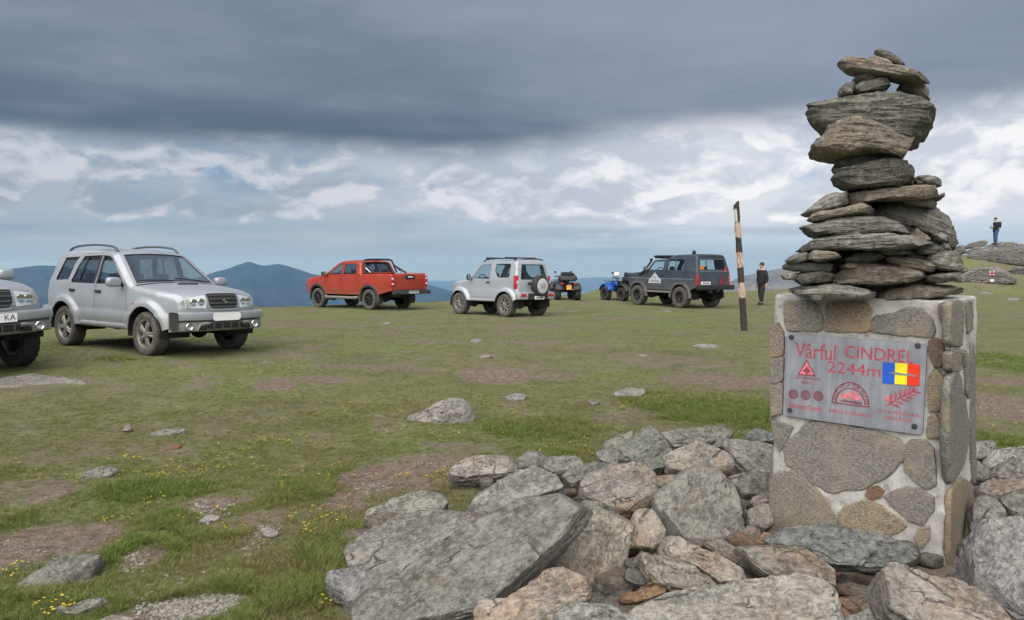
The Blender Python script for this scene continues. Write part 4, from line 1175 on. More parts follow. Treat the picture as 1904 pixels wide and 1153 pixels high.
def mortar_material():
    m, nt, b = material('mortar')
    tcn = nt.n('ShaderNodeTexCoord'); P = tcn.outputs['Object']
    n = nt.noise(P, 7.0, 5, 0.62); f = nt.noise(P, 60.0, 4, 0.65)
    c = nt.mix(nt.ss(n, 0.3, 0.7), (0.35, 0.336, 0.312), (0.54, 0.525, 0.50))
    c = nt.mix(nt.ss(f, 0.44, 0.28) * 0.5, c, (0.17, 0.16, 0.145))
    c = nt.mix(nt.ss(nt.noise(P, 13.0, 5, .65), 0.54, 0.68) * 0.7, c, (0.20, 0.185, 0.165))
    nt.put(b.inputs['Base Color'], c); b.inputs['Roughness'].default_value = 0.92; b.inputs['Specular IOR Level'].default_value = 0.2
    nt.put(b.inputs['Normal'], nt.bump(n * 0.5 + f * 0.5, 0.8, 0.012))
    return m
m_mortar = mortar_material()
def face_material():
    m, nt, b = material('facing_stone')
    tcn = nt.n('ShaderNodeTexCoord'); oi = nt.n('ShaderNodeObjectInfo')
    P = nt.addv(tcn.outputs['Object'], nt.vec(S(nt, oi.outputs['Random']) * 9.0, 0.0, 0.0))
    f = nt.noise(nt.scalev(P, (60, 60, 150)), 1.0, 4, 0.7); n = nt.noise(P, 6.0, 5, 0.6)
    c = nt.mix(nt.ss(f, 0.32, 0.68), (0.105, 0.098, 0.090), (0.30, 0.282, 0.258))
    c = nt.mix(nt.ss(n, 0.46, 0.68) * 0.55, c, (0.30, 0.25, 0.19))
    m2 = nt.noise(P, 34.0, 5, 0.7); c = nt.mix(nt.ss(m2, 0.46, 0.32) * 0.5, c, (0.075, 0.068, 0.06))
    c = nt.mix(1.0, c, oi.outputs['Color'], 'MULTIPLY')
    nt.put(b.inputs['Base Color'], c); b.inputs['Roughness'].default_value = 0.8; b.inputs['Specular IOR Level'].default_value = 0.3
    nt.put(b.inputs['Normal'], nt.bump(f * 0.6 + n * 0.6, 0.8, 0.010))
    return m
m_face = face_material()

# mortar core: a lumpy box
def mortar_core():
    n = 44; z0, z1 = -0.25, PTOP
    per = []
    for k in range(n): per.append((PW * k / n, 0))
    for k in range(n): per.append((PW, PD * k / n))
    for k in range(n): per.append((PW - PW * k / n, PD))
    for k in range(n): per.append((0, PD - PD * k / n))
    per = np.array(per); c = np.array([PW / 2, PD / 2]); M_ = len(per); zs = np.concatenate([np.linspace(z0, z1 - .015, 64), [z1 - .006, z1, z1, z1]])
    V = []
    for i, z in enumerate(zs):
        s = 1.0
        if i == len(zs) - 3: s = 0.985
        if i == len(zs) - 2: s = 0.5
        if i == len(zs) - 1: s = 0.0
        q = c + (per - c) * s
        flare = 1 + 0.10 * sstep(np.array([z]), 0.32, 0.0)[0] * (q[:, 0:1] > PW * 0.5)
        V.append(np.column_stack([q, np.full(M_, z)]))
    V = np.concatenate(V)
    F4 = grid_faces(len(zs), M_, True)
    nr = vnormals(V, F4); 
    if (nr[:M_, 1][: n // 2].mean()) > 0: nr = -nr; F4 = F4[:, ::-1]
    D = 0.012 * fbm(V * 7 + 3, 4, 0.6, 900) + 0.006 * fbm(V * 24, 3, 0.6, 901)
    dc = np.minimum(np.minimum(V[:, 0], PW - V[:, 0]) + np.minimum(V[:, 1], PD - V[:, 1]), 0.08)
    V = V + nr * D[:, None]
    # knock the vertical edges about
    cx = np.where(V[:, 0] > PW / 2, PW, 0); cy_ = np.where(V[:, 1] > PD / 2, PD, 0)
    dd = np.hypot(V[:, 0] - cx, V[:, 1] - cy_)
    k = sstep(dd, 0.09, 0.0) * (0.018 + 0.016 * fbm(np.column_stack([cx * 9, cy_ * 9, V[:, 2] * 13]), 3, 0.6, 905))
    V[:, 0] += np.where(cx > 0, -k, k); V[:, 1] += np.where(cy_ > 0, -k, k)
    return obj('mortar_core', mesh_np('mortar_core', V, F4, [m_mortar]), pillar)
mortar_core()

def face_piece(name, pts2, side, tint, rust=0.0, proud=0.014, t=0.05, seed=1, M=72, K=22):
    p = np.array(pts2); c = p.mean(0); q = p - c
    ar = np.sum(q[:, 0] * np.roll(q[:, 1], -1) - np.roll(q[:, 0], -1) * q[:, 1])
    if ar < 0: q = q[::-1]
    V, F4 = rock_shape(q, 'slab', t, M, K, seed, jag=0.012, low=0.006, strata=0.0012, lumpy=0.08, facets=0)
    V[:, :2] *= 1.06
    V[:, 2] = np.minimum(V[:, 2], 0.004)
    if side == 'front':      # plane a -> x, b -> z, out -> -y ; object frame keeps z up
        L = np.stack([V[:, 0], -V[:, 2], V[:, 1]], 1); loc = (c[0], -proud, c[1])
    elif side == 'left':     # out -> -x, a runs from front to back reversed
        L = np.stack([-V[:, 2], -V[:, 0], V[:, 1]], 1); loc = (-proud, c[0], c[1])
    else:                    # right: out -> +x, a -> y
        L = np.stack([V[:, 2], V[:, 0], V[:, 1]], 1); loc = (PW + proud, c[0], c[1])
    o = obj(name, mesh_np(name, L, F4, [m_face]), pillar, Matrix.Translation(loc))
    o.color = (*tint, rust); return o
G_, T_, B_ = (1.0, .99, .98), (1.35, 1.15, .88), (.85, .62, .5)
FRONT = [
 ([(1458,567),(1462,560),(1511,560),(1520,567),(1529,590),(1529,609),(1522,615),(1466,615),(1459,600)], (1.12,1.10,1.04)),
 ([(1536,603),(1539,567),(1547,562),(1611,563),(1621,581),(1615,616),(1567,617),(1537,614)], (1.30,1.10,.92)),
 ([(1622,597),(1628,587),(1661,582),(1692,573),(1714,573),(1733,595),(1737,614),(1734,627),(1678,623),(1620,616)], G_),
 ([(1432,608),(1446,600),(1458,620),(1458,660),(1433,664)], (1.15,1.02,.9)),
 ([(1433,669),(1458,664),(1457,705),(1446,712),(1433,712)], G_),
 ([(1433,718),(1456,712),(1456,768),(1434,772)], (1.1,1.04,.96)),
 ([(1435,784),(1446,783),(1474,793),(1469,809),(1455,835),(1447,836),(1440,814)], (.9,.9,.84)),
 ([(1461,829),(1507,785),(1562,790),(1626,804),(1665,816),(1681,833),(1672,858),(1646,884),(1607,906),(1546,913),(1507,893),(1465,862)], G_),
 ([(1683,837),(1694,817),(1720,819),(1736,832),(1741,900),(1724,908),(1700,893),(1683,874)], (.96,.95,.94)),
 ([(1433,912),(1447,880),(1478,874),(1507,900),(1536,926),(1552,961),(1556,985),(1545,1010),(1434,1005)], (1.0,.98,.90)),
 ([(1562,955),(1575,939),(1620,929),(1639,939),(1686,976),(1672,988),(1646,1000),(1566,1000)], (1.2,1.08,.86)),
 ([(1609,921),(1615,907),(1633,902),(1645,913),(1638,925),(1622,929)], (.85,.55,.40)),
 ([(1645,922),(1685,905),(1711,909),(1735,926),(1735,948),(1717,974),(1691,968),(1662,942)], (.95,.94,.95)),
 ([(1709,982),(1730,977),(1728,1003),(1712,1020),(1700,1000)], (1.2,1.1,.92)),
 ([(1727,634),(1740,628),(1752,634),(1756,650),(1752,680),(1739,682),(1729,664)], (.72,.56,.50)),
 ([(1727,700),(1739,686),(1754,700),(1754,734),(1745,764),(1727,764)], (1.15,1.0,.80)),
 ([(1725,775),(1741,771),(1753,792),(1749,813),(1724,815)], (1.2,1.05,.92)),
 ([(1745,566),(1755,562),(1758,580),(1752,600),(1746,590)], (.8,.76,.74)),
]
for k, (px, ti) in enumerate(FRONT):
    face_piece('facing_stone', [f_uv(*p) for p in px], 'front', ti, seed=200 + 3 * k, M=110 if k == 7 else 72, K=26)
SIDE = [
 ([(1765,561),(1786,560),(1788,610),(1784,643),(1764,640)], (1.0,.98,.92)),
 ([(1792,561),(1804,560),(1806,608),(1795,620)], (1.0,.97,.90)),
 ([(1765,655),(1783,650),(1781,690),(1766,690)], (.95,.93,.88)),
 ([(1762,720),(1770,695),(1782,700),(1797,780),(1797,828),(1782,874),(1764,896),(1760,820)], (.92,.93,.88)),
 ([(1803,640),(1809,650),(1810,895),(1805,890),(1802,780)], (.95,.95,.92)),
 ([(1766,912),(1786,890),(1804,903),(1805,942),(1791,990),(1774,1064),(1762,1066),(1764,950)], (1.1,.98,.78)),
 ([(1790,650),(1799,660),(1799,740),(1793,730)], (1.0,1.0,.95)),
]
for k, (px, ti) in enumerate(SIDE):
    face_piece('facing_stone', [s_uv(*p) for p in px], 'right', ti, seed=300 + 3 * k, M=64, K=20)
for k, (y0, y1, z0, z1) in enumerate([(.05, .40, 1.05, 1.33), (.46, .78, .98, 1.34), (.04, .35, .62, .98), (.42, .80, .55, .92), (.06, .44, .18, .55), (.50, .80, .10, .48)]):
    r_ = np.random.default_rng(k); q = chaikin([(-y0, z0), (-y1, z0 + .04), (-y1 + .03, z1), (-(y0 + y1) / 2, z1 + .03), (-y0 - .02, z1 - .05)], 1)
    o = face_piece('facing_stone', q, 'left', (1.0, .97, .92), seed=400 + k)
    o.location = (-0.014, -q.mean(0)[0], q.mean(0)[1])
# mortar wedge at the right foot
_w = face_piece('mortar_foot', [s_uv(*q) for q in [(1790, 985), (1807, 972), (1812, 1010), (1806, 1062), (1796, 1092), (1768, 1080), (1782, 1030)]], 'right', (1, 1, 1), proud=.05, t=.09, seed=480)
_w.data.materials[0] = m_mortar

# ---- the plaque
def plate_material():
    m, nt, b = material('plate_metal')
    tcn = nt.n('ShaderNodeTexCoord'); P = tcn.outputs['Object']
    s = nt.noise(nt.scalev(P, (22, 1, 2.0)), 1.0, 5, 0.6); n = nt.noise(P, 9.0, 4, 0.6)
    c = nt.mix(nt.ss(s * 0.6 + n * 0.4, 0.36, 0.64), (0.23, 0.24, 0.275), (0.35, 0.36, 0.40))
    c = nt.mix(nt.ss(nt.noise(P, 30.0, 4, .6), .66, .72) * .4, c, (.17, .17, .19))
    nt.put(b.inputs['Base Color'], c)
    b.inputs['Metallic'].default_value = 0.35; nt.put(b.inputs['Roughness'], nt.lin(n, 0.3, 0.7, 0.42, 0.6))
    return m
m_plate = plate_material()
m_red = simple('worn_red_paint', (0.43, 0.06, 0.09), 0.6, var=0.35, vscale=40)
m_dkred = simple('dark_red_paint', (0.26, 0.025, 0.06), 0.6, var=0.3, vscale=40)
m_pink = simple('faded_pink_paint', (0.66, 0.20, 0.25), 0.6, var=0.25, vscale=30)
m_bolt = simple('bolt_steel', (0.10, 0.10, 0.11), 0.45, 0.8)
m_fb = simple('flag_blue', (0.015, 0.10, 0.55), 0.45); m_fy = simple('flag_yellow', (0.82, 0.72, 0.02), 0.45); m_fr = simple('flag_red', (0.72, 0.035, 0.01), 0.45)
m_peel = simple('bare_peel', (0.20, 0.21, 0.23), 0.5)
cr = [f_uv(1464, 618), f_uv(1724, 641), f_uv(1719, 806), f_uv(1460, 773)]
pc = np.mean(cr, 0); pu = ((cr[1] - cr[0]) + (cr[2] - cr[3])) / 2; PLW = np.linalg.norm(pu); pa = math.atan2(pu[1], pu[0])
PLH = (np.linalg.norm(cr[3] - cr[0]) + np.linalg.norm(cr[2] - cr[1])) / 2
print('plaque', PLW, PLH, math.degrees(pa))
PROUD = 0.030
plq_m = Matrix.Translation((pc[0], -PROUD, pc[1])) @ Matrix.Rotation(-pa, 4, 'Y')
plane_surf = lambda P: np.stack([P[:, 0], np.zeros(len(P)), P[:, 1]], 1)
plaque = panel('plaque', rrect(-PLW / 2, PLW / 2, -PLH / 2, PLH / 2, 0.022), plane_surf, m_plate, pillar, h=0.05, thick=0.02, round_r=0.003, matrix=plq_m)
def q_uv(px, py):                                         # photo pixel -> plaque coordinates
    d = f_uv(px, py) - pc; c_, s_ = math.cos(pa), math.sin(pa)
    return np.array([d[0] * c_ + d[1] * s_, -d[0] * s_ + d[1] * c_])
RX90 = Matrix.Rotation(math.pi / 2, 4, 'X')
def plaque_text(body, px, py, width, mat, name='lettering', bold=0.0, rot=0.0, spacing=1.0, aspect=1.0, lift=0.0012, height=None):
    """centre at the photo pixel, scaled to a width in metres"""
    me = text_mesh(body, 1.0, mat, name, spacing=spacing, bold=bold)
    co = np.array([v.co[:] for v in me.vertices]); lo, hi = co.min(0), co.max(0)
    sx = width / (hi[0] - lo[0]); sy = (height / (hi[1] - lo[1])) if height else sx * aspect
    co = (co - (lo + hi) / 2) * np.array([sx, sy, 1])
    me.vertices.foreach_set('co', co.astype(np.float32).ravel()); me.update()
    c = q_uv(px, py)
    return obj(name, me, plaque, Matrix.Translation((c[0], -lift, c[1])) @ Matrix.Rotation(-rot, 4, 'Y') @ RX90)
def wpx(a, b): return np.linalg.norm(q_uv(*b) - q_uv(*a))
plaque_text('Vârful', 1519, 652, wpx((1481, 645), (1556, 655)), m_red, bold=0.0, height=.085)
plaque_text('CINDREL', 1637, 658, wpx((1573, 655), (1701, 663)), m_red, bold=0.0, height=.066)
plaque_text('2244m', 1590, 685, wpx((1542, 683), (1640, 690)), m_red, bold=0.0, height=.060)
plaque_text('SALVAMONT', 1506, 702.5, wpx((1482, 700), (1529, 704)), m_dkred, bold=0.0, height=.015)
plaque_text('SIBIU', 1502, 710.5, wpx((1493, 710), (1511, 711)), m_dkred, bold=0.0, height=.015)
plaque_text('biotechnik', 1501, 755, wpx((1471, 750), (1531, 759)), m_red, bold=0.0, height=.030)
plaque_text('SIBIU-CISNĂDIE', 1584, 765.5, wpx((1544, 760), (1624, 770)), m_red, bold=0.0, height=.024)
plaque_text('OTA MĂGURA', 1674, 765.5, wpx((1636, 762), (1713, 768)), m_red, bold=0.0, height=.025)
plaque_text('CISNĂDIE', 1672, 776.5, wpx((1646, 773), (1698, 779)), m_red, bold=0.0, height=.024)
def plaque_mesh(name, polys, mat, lift=0.001, t=0.0015):
    mb = MB()
    for p in polys: mb.prism(p, -lift - t, -lift, 'xz')
    return mb.build(name, mat, plaque, smooth=False)
def stroke(pts, wd, closed=False):
    """polyline -> list of quads (2D)"""
    pts = np.asarray(pts, float); out = []
    n = len(pts)
    for i in range(n if closed else n - 1):
        a, b = pts[i], pts[(i + 1) % n]; d = b - a; d = d / (np.linalg.norm(d) + 1e-9); nn = np.array([-d[1], d[0]]) * wd / 2
        out.append([a - nn - d * wd * .2, b - nn + d * wd * .2, b + nn + d * wd * .2, a + nn - d * wd * .2])
    return out
def arc(c, r, a0, a1, n=24, ry=None):
    return [(c[0] + r * math.cos(a0 + (a1 - a0) * k / n), c[1] + (ry or r) * math.sin(a0 + (a1 - a0) * k / n)) for k in range(n + 1)]
# triangle emblem
a, b_, c_ = q_uv(1504, 669), q_uv(1519, 697), q_uv(1488, 695)
plaque_mesh('triangle_emblem', [[a, b_, c_]], m_pink)
tc_ = (a + b_ + c_) / 3 + np.array([0, -.003])
plaque_mesh('cross_emblem', stroke(arc(tc_, .012, 0, 6.283, 18), .0035) + stroke([tc_ + (-.02, 0), tc_ + (.02, 0)], .004) + stroke([tc_ + (0, -.02), tc_ + (0, .02)], .004) + stroke([a, b_, c_], .004, True), m_dkred, lift=.003)
# three target rings
for px in (1479, 1501.5, 1525):
    c = q_uv(px, 731.5 + (px - 1479) * .075)
    plaque_mesh('target_ring', stroke(arc(c, .024, 0, 6.283, 26), .0042) + stroke(arc(c, .0155, 0, 6.283, 20), .0036) + stroke(arc(c, .007, 0, 6.283, 12), .0034), m_dkred)
# arch emblem with mountains
c = q_uv(1584, 751); rw = wpx((1550, 748), (1618, 756)) / 2; rh = q_uv(1586, 710)[1] - c[1]
plaque_mesh('arch_emblem', stroke(arc(c, rw, 0, math.pi, 30, rh), .005) + stroke([c + (-rw, 0), c + (rw, 0)], .005) + stroke(arc(c, rw * .80, .05, math.pi - .05, 26, rh * .74), .004)
            + stroke([c + (-rw * .55, .016), c + (rw * .62, .010)], .004) + stroke([c + (-rw * .4, .022), c + (rw * .6, .016)], .003), m_dkred)
plaque_mesh('mountain_emblem', [[c + (-rw * .66, .035), c + (-rw * .46, .058), c + (-rw * .33, .050), c + (-rw * .12, .074), c + (rw * .02, .058), c + (rw * .25, .082), c + (rw * .36, .055), c + (rw * .52, .048), c + (rw * .68, .026), c + (-rw * .1, .034), c + (-rw * .3, .028)]], m_pink)
word = 'ASOCIATIA TUR ALPIN'
for k, chx in enumerate(word):
    if chx == ' ': continue
    an = math.pi * (0.93 - 0.86 * k / (len(word) - 1))
    me = text_mesh(chx, 0.026, m_dkred, 'lettering', bold=0.0)
    p = c + np.array([math.cos(an) * rw * .90, math.sin(an) * rh * .865])
    obj('lettering', me, plaque, Matrix.Translation((p[0], -.0012, p[1])) @ Matrix.Rotation(-(an - math.pi / 2), 4, 'Y') @ RX90)
# branch emblem
s0, s1 = q_uv(1652, 752), q_uv(1708, 722)
ax_ = (s1 - s0); nn_ = np.array([-ax_[1], ax_[0]])
pol = stroke([s0, s0 + ax_ * .5 + nn_ * .02, s1], .006)
for k, f in enumerate((.12, .28, .44, .58, .72, .86)):
    for sgn in (-1, 1):
        b0 = s0 + ax_ * f; tip = b0 + ax_ * .17 + nn_ * .26 * sgn * (1 - .45 * f)
        pol.append([b0, (b0 + tip) / 2 + ax_ * .05, tip, (b0 + tip) / 2 - ax_ * .05])
plaque_mesh('branch_emblem', pol, m_red)
lf = q_uv(1654, 740); plaque_mesh('leaf_emblem', [[lf + (-.014, .012), lf + (0, .020), lf + (.012, .004), lf + (.006, -.02), lf + (-.01, -.012)]], m_pink)
# flag sticker
fl = [q_uv(1645, 672), q_uv(1713.5, 677), q_uv(1712, 716), q_uv(1644, 711)]
for k, m_ in enumerate((m_fb, m_fy, m_fr)):
    p0, p1 = fl[0] + (fl[1] - fl[0]) * k / 3, fl[0] + (fl[1] - fl[0]) * (k + 1) / 3
    q0, q1 = fl[3] + (fl[2] - fl[3]) * k / 3, fl[3] + (fl[2] - fl[3]) * (k + 1) / 3
    plaque_mesh('flag_stripe', [[q0, q1, p1, p0]], m_, lift=.0032)
pe = [q_uv(*p) for p in [(1653, 692), (1665, 690), (1680, 693), (1694, 694), (1707, 697), (1706, 700), (1692, 697), (1676, 696), (1662, 694)]]
plaque_mesh('peeled_patch', [pe], m_peel, lift=.0052)
for bp in [(1475, 626), (1709, 642), (1472, 761), (1703, 791)]:
    c = q_uv(*bp); mb = MB(); mb.lathe([(0, -.012), (.006, -.012), (.0075, -.009), (.0075, -.005), (.014, -.0045), (.014, 0.0)], 14, 'y', (c[0], 0, c[1])); mb.build('bolt', m_bolt, plaque)

# ---- the cairn
CAIRN = [
 ([(1467,538),(1501,531),(1555,528),(1609,536),(1627,545),(1623,556),(1533,559),(1479,550)], 'long grey slab at the left of the bottom course of the cairn', 0, .30),
 ([(1628,549),(1655,536),(1691,528),(1754,531),(1792,534),(1793,546),(1736,555),(1673,559),(1636,557)], 'long brown-grey slab at the right of the bottom course of the cairn', .05, .32),
 ([(1454,513),(1465,506),(1484,506),(1478,521),(1460,522)], 'small pointed stone sticking out lowest on the left of the cairn', 0, .12),
 ([(1468,521),(1483,506),(1533,503),(1551,511),(1543,525),(1483,530)], 'flat dark stone at the left, second course of the cairn', 0, .24),
 ([(1546,525),(1560,497),(1591,490),(1673,492),(1709,505),(1720,515),(1673,529),(1600,532),(1552,530)], 'broad tan-grey block in the middle of the second course of the cairn', .12, .30),
 ([(1716,512),(1754,506),(1788,506),(1787,521),(1745,529),(1720,524)], 'flat grey stone at the right, second course of the cairn', 0, .26),
 ([(1463,496),(1479,486),(1533,483),(1553,491),(1543,507),(1497,508),(1470,503)], 'dark lens-shaped stone at the left, third course of the cairn', .05, .22),
 ([(1706,481),(1745,467),(1781,465),(1791,484),(1789,506),(1745,504),(1728,492)], 'pale rough block at the right, third course of the cairn', .18, .28),
 ([(1643,480),(1659,473),(1727,484),(1742,495),(1732,507),(1691,502),(1649,490)], 'smooth brownish long stone in the third course of the cairn', .22, .20),
 ([(1568,481),(1596,465),(1636,465),(1648,479),(1612,490),(1572,492)], 'small dark grey stone in the middle of the third course of the cairn', .05, .22),
 ([(1497,483),(1510,466),(1555,467),(1567,479),(1545,485),(1522,488)], 'orange-veined pale stone at the left under the widest slab of the cairn', .5, .20),
 ([(1468,485),(1485,473),(1503,469),(1502,485),(1478,492)], 'little dark stone left of the orange-veined stone in the cairn', .1, .15),
 ([(1696,463),(1735,451),(1754,461),(1751,474),(1705,476)], 'small pale crumbly stone on the right under the widest slab of the cairn', .1, .20),
 ([(1461,468),(1474,452),(1533,439),(1609,430),(1664,436),(1727,445),(1733,455),(1673,467),(1600,465),(1533,468),(1488,472)], 'widest thin grey slab of the cairn, pointed at the left', .02, .34),
 ([(1730,459),(1740,446),(1764,451),(1770,464),(1748,470)], 'small stone wedged under the big rounded right-hand block of the cairn', .1, .18),
 ([(1688,437),(1704,422),(1733,444),(1726,455),(1702,450)], 'small tan wedge stone left of the big rounded right-hand block of the cairn', .3, .18),
 ([(1494,420),(1533,407),(1600,400),(1646,404),(1687,420),(1690,435),(1600,438),(1528,440),(1510,431)], 'long warm grey slab lying on the widest slab of the cairn', .25, .30),
 ([(1615,392),(1632,376),(1673,372),(1731,381),(1758,395),(1773,416),(1781,448),(1777,462),(1754,454),(1727,436),(1673,418),(1623,402)], 'big rounded block drooping down the right side of the cairn', .10, .28),
 ([(1496,411),(1510,396),(1573,384),(1605,376),(1618,385),(1611,397),(1555,407),(1506,414)], 'thin grey slab at the left above the long warm slab of the cairn', 0, .24),
 ([(1674,372),(1691,364),(1738,371),(1736,387),(1690,381)], 'thin sliver stone on top of the big rounded block of the cairn', .05, .18),
 ([(1495,393),(1537,362),(1577,354),(1577,380),(1528,397),(1506,399)], 'light grey wedge at the left, halfway up the cairn', 0, .22),
 ([(1570,377),(1582,358),(1646,348),(1700,343),(1745,343),(1758,349),(1746,368),(1718,373),(1636,373),(1580,385)], 'long slab with a rusty right tip, halfway up the cairn', .30, .28),
 ([(1675,343),(1690,327),(1700,330),(1699,345)], 'tiny reddish wedge stone beside the dark oval boulder of the cairn', .8, .10),
 ([(1694,334),(1709,326),(1739,326),(1741,341),(1709,346),(1697,344)], 'small flat stone lying at the right end, halfway up the cairn', .1, .15),
 ([(1545,332),(1551,313),(1587,307),(1646,291),(1682,294),(1707,313),(1701,328),(1673,346),(1582,355),(1551,344)], 'dark oval boulder in the neck of the cairn', 0, .26),
 ([(1553,305),(1564,290),(1600,280),(1654,280),(1675,292),(1640,308),(1578,316),(1559,312)], 'dark rounded stone on the oval boulder in the neck of the cairn', .02, .22),
 ([(1507,278),(1515,261),(1546,231),(1578,213),(1609,217),(1664,235),(1707,255),(1692,282),(1677,299),(1636,286),(1569,291),(1524,284)], 'brownish lozenge block under the big top boulder of the cairn', .22, .30),
 ([(1498,214),(1503,195),(1551,180),(1618,167),(1673,167),(1713,179),(1735,198),(1732,218),(1709,246),(1690,262),(1640,262),(1578,252),(1528,248),(1505,230)], 'big dark greenish boulder near the top of the cairn', .02, .34),
 ([(1662,168),(1677,152),(1700,145),(1718,152),(1720,174),(1709,179),(1673,173)], 'dark angular stone propping the right end of the top plank stone', 0, .13),
 ([(1557,169),(1569,155),(1589,151),(1586,178),(1560,179)], 'small dark stone at the left on the big top boulder', 0, .11),
 ([(1580,163),(1600,151),(1636,142),(1656,142),(1657,160),(1636,171),(1587,178)], 'dark grey stone in the middle on the big top boulder', 0, .15),
 ([(1587,145),(1600,136),(1627,133),(1638,141),(1622,154),(1592,154)], 'small oval stone right under the top plank stone', 0, .12),
 ([(1553,116),(1562,108),(1600,106),(1627,111),(1673,122),(1723,136),(1726,146),(1673,144),(1614,135),(1571,130)], 'long thin plank stone near the summit of the cairn', .28, .13),
 ([(1613,106),(1622,101),(1650,109),(1662,119),(1640,120),(1618,115)], 'small flat stone lying on the plank stone', .05, .09),
 ([(1625,95),(1632,89),(1646,91),(1668,103),(1684,117),(1674,123),(1650,112),(1630,103)], 'topmost tilted sliver of the cairn', .02, .08),
 ([(1740,364),(1756,357),(1758,364),(1748,374),(1736,373)], 'tiny pointed flake at the right end under the rusty-tipped slab', .3, .12),
 ([(1550,407),(1600,398),(1622,401),(1606,410),(1560,413)], 'thin flake between the two left-hand slabs halfway up the cairn', .1, .16),
 ([(1762,500),(1786,497),(1791,505),(1775,511),(1758,509)], 'small flake at the right between the second and third course of the cairn', .1, .16),
 ([(1506,549),(1520,546),(1532,551),(1528,559),(1510,559)], 'pebble lying on the mortar at the left under the bottom course', .0, .06),
 ([(1560,494),(1580,487),(1600,491),(1592,499),(1566,501)], 'small dark flake wedged left of the broad tan-grey block', .0, .14),
 ([(1734,436),(1750,432),(1764,440),(1760,450),(1742,448)], 'small stone wedged in the notch of the drooping block', .1, .20),
 ([(1622,466),(1650,461),(1690,464),(1700,471),(1660,476),(1630,474)], 'thin flake right under the middle of the widest slab', .1, .20),
]
YC = 4.00
for k, (px, lab, ru, dp) in enumerate(CAIRN):
    A = np.ptp(np.array(px), axis=0).max()
    jit = 0.05 * math.sin(k * 2.3)
    ti = (1.0, .99, .96)
    for wd_, tt in (('dark', (.66, .67, .65)), ('pale', (1.25, 1.22, 1.16)), ('light', (1.15, 1.15, 1.13)), ('brown', (.98, .90, .80)), ('tan', (1.08, .99, .88)), ('warm', (1.02, .95, .86)), ('greenish', (.70, .72, .67)), ('plank', (1.12, 1.02, .93)), ('rust', (1.0, .92, .84)), ('widest', (.92, .94, .92))):
        if wd_ in lab: ti = tt
    if 'block drooping' in lab: jit = 0.10
    if 'lozenge' in lab: jit = -0.06
    stone('cairn_stone', px, lab, Y=YC + jit, mode='stack', t=dp * (1.0 if A > 60 else 1.15), rust=ru, tint=ti, M=140 if A > 90 else 84, K=48 if A > 90 else 30, mat=m_rock_dark, group='stones stacked in the cairn', grow=1.035, e=0.36, low=0.030, strata=0.012, jag=0.012, yaw=8 * math.sin(k * 1.3))

# stones packed inside the cairn, seen only as dark gaps between the outer ones
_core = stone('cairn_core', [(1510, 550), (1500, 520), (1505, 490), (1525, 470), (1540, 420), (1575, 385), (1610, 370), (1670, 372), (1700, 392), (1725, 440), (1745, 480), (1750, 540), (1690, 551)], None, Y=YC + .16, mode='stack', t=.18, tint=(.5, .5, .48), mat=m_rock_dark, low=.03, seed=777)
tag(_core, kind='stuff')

# ================================================================== vehicles
DUST = (0.20, 0.165, 0.125)
def silver(name, k=1.0): return simple(name, (0.40 * k, 0.425 * k, 0.455 * k), 0.40, 0.25, 0.5, 0.05, 3.0, coat=0.25, dirt=(DUST, 0.30, 0.80, 0.30))
m_silver = silver('silver_paint', .84); m_silver2 = silver('silver_paint_pale', .95)
m_redp = simple('red_paint', (0.33, 0.034, 0.013), 0.38, 0.0, 0.4, 0.08, 3.0, coat=0.35, dirt=(DUST, 0.35, 0.95, 0.5))
m_slate = simple('slate_blue_paint', (0.040, 0.055, 0.075), 0.55, 0.0, 0.5, 0.2, 2.5, dirt=(DUST, 0.35, 1.35, 0.45))
m_black = simple('black_plastic', (0.020, 0.021, 0.023), 0.55, dirt=(DUST, 0.2, 0.8, 0.35))
m_grey_pl = simple('grey_plastic', (0.075, 0.078, 0.082), 0.65, dirt=(DUST, 0.3, 1.2, 0.5))
m_rub = simple('tyre_rubber', (0.035, 0.034, 0.033), 0.85, var=0.25, vscale=12, bump=0.3, bscale=40)
m_rubdust = simple('dusty_tyre_rubber', (0.085, 0.078, 0.070), 0.92, var=0.3, vscale=9, bump=0.3, bscale=40)
m_alloy = simple('dull_alloy', (0.27, 0.255, 0.235), 0.45, 0.5, var=0.2, vscale=10)
m_dkalloy = simple('dark_alloy', (0.035, 0.035, 0.036), 0.45, 0.4, var=0.2)
m_chrome = simple('chrome', (0.62, 0.63, 0.65), 0.16, 1.0, var=0.03)
m_under = simple('underbody', (0.014, 0.014, 0.014), 0.95, var=0)
m_seat = simple('seat_cloth', (0.06, 0.06, 0.065), 0.9)
m_dash = simple('dashboard', (0.035, 0.035, 0.037), 0.7)
m_rlens = simple('red_lens', (0.45, 0.012, 0.015), 0.15, 0.0, 0.6, 0.05, coat=0.6)
m_olens = simple('orange_lens', (0.65, 0.20, 0.02), 0.2, coat=0.5)
m_wlens = simple('white_lens', (0.80, 0.82, 0.83), 0.14, 0.1, 0.7, 0.04, coat=0.8)
m_refl = simple('lamp_reflector', (0.55, 0.57, 0.60), 0.2, 0.9, var=0.05)
m_plate_w = simple('number_plate_white', (0.90, 0.90, 0.89), 0.4, var=0.03)
m_plate_y = simple('number_plate_orange', (0.75, 0.36, 0.08), 0.5, var=0.1)
m_plate_b = simple('number_plate_blue', (0.02, 0.06, 0.35), 0.4, var=0.03)
m_ink = simple('dark_print', (0.02, 0.02, 0.025), 0.6, var=0)
m_white = simple('white_print', (0.75, 0.75, 0.75), 0.5, var=0.05)
m_bluep = simple('blue_plastic', (0.012, 0.07, 0.36), 0.35, coat=0.3, var=0.1)
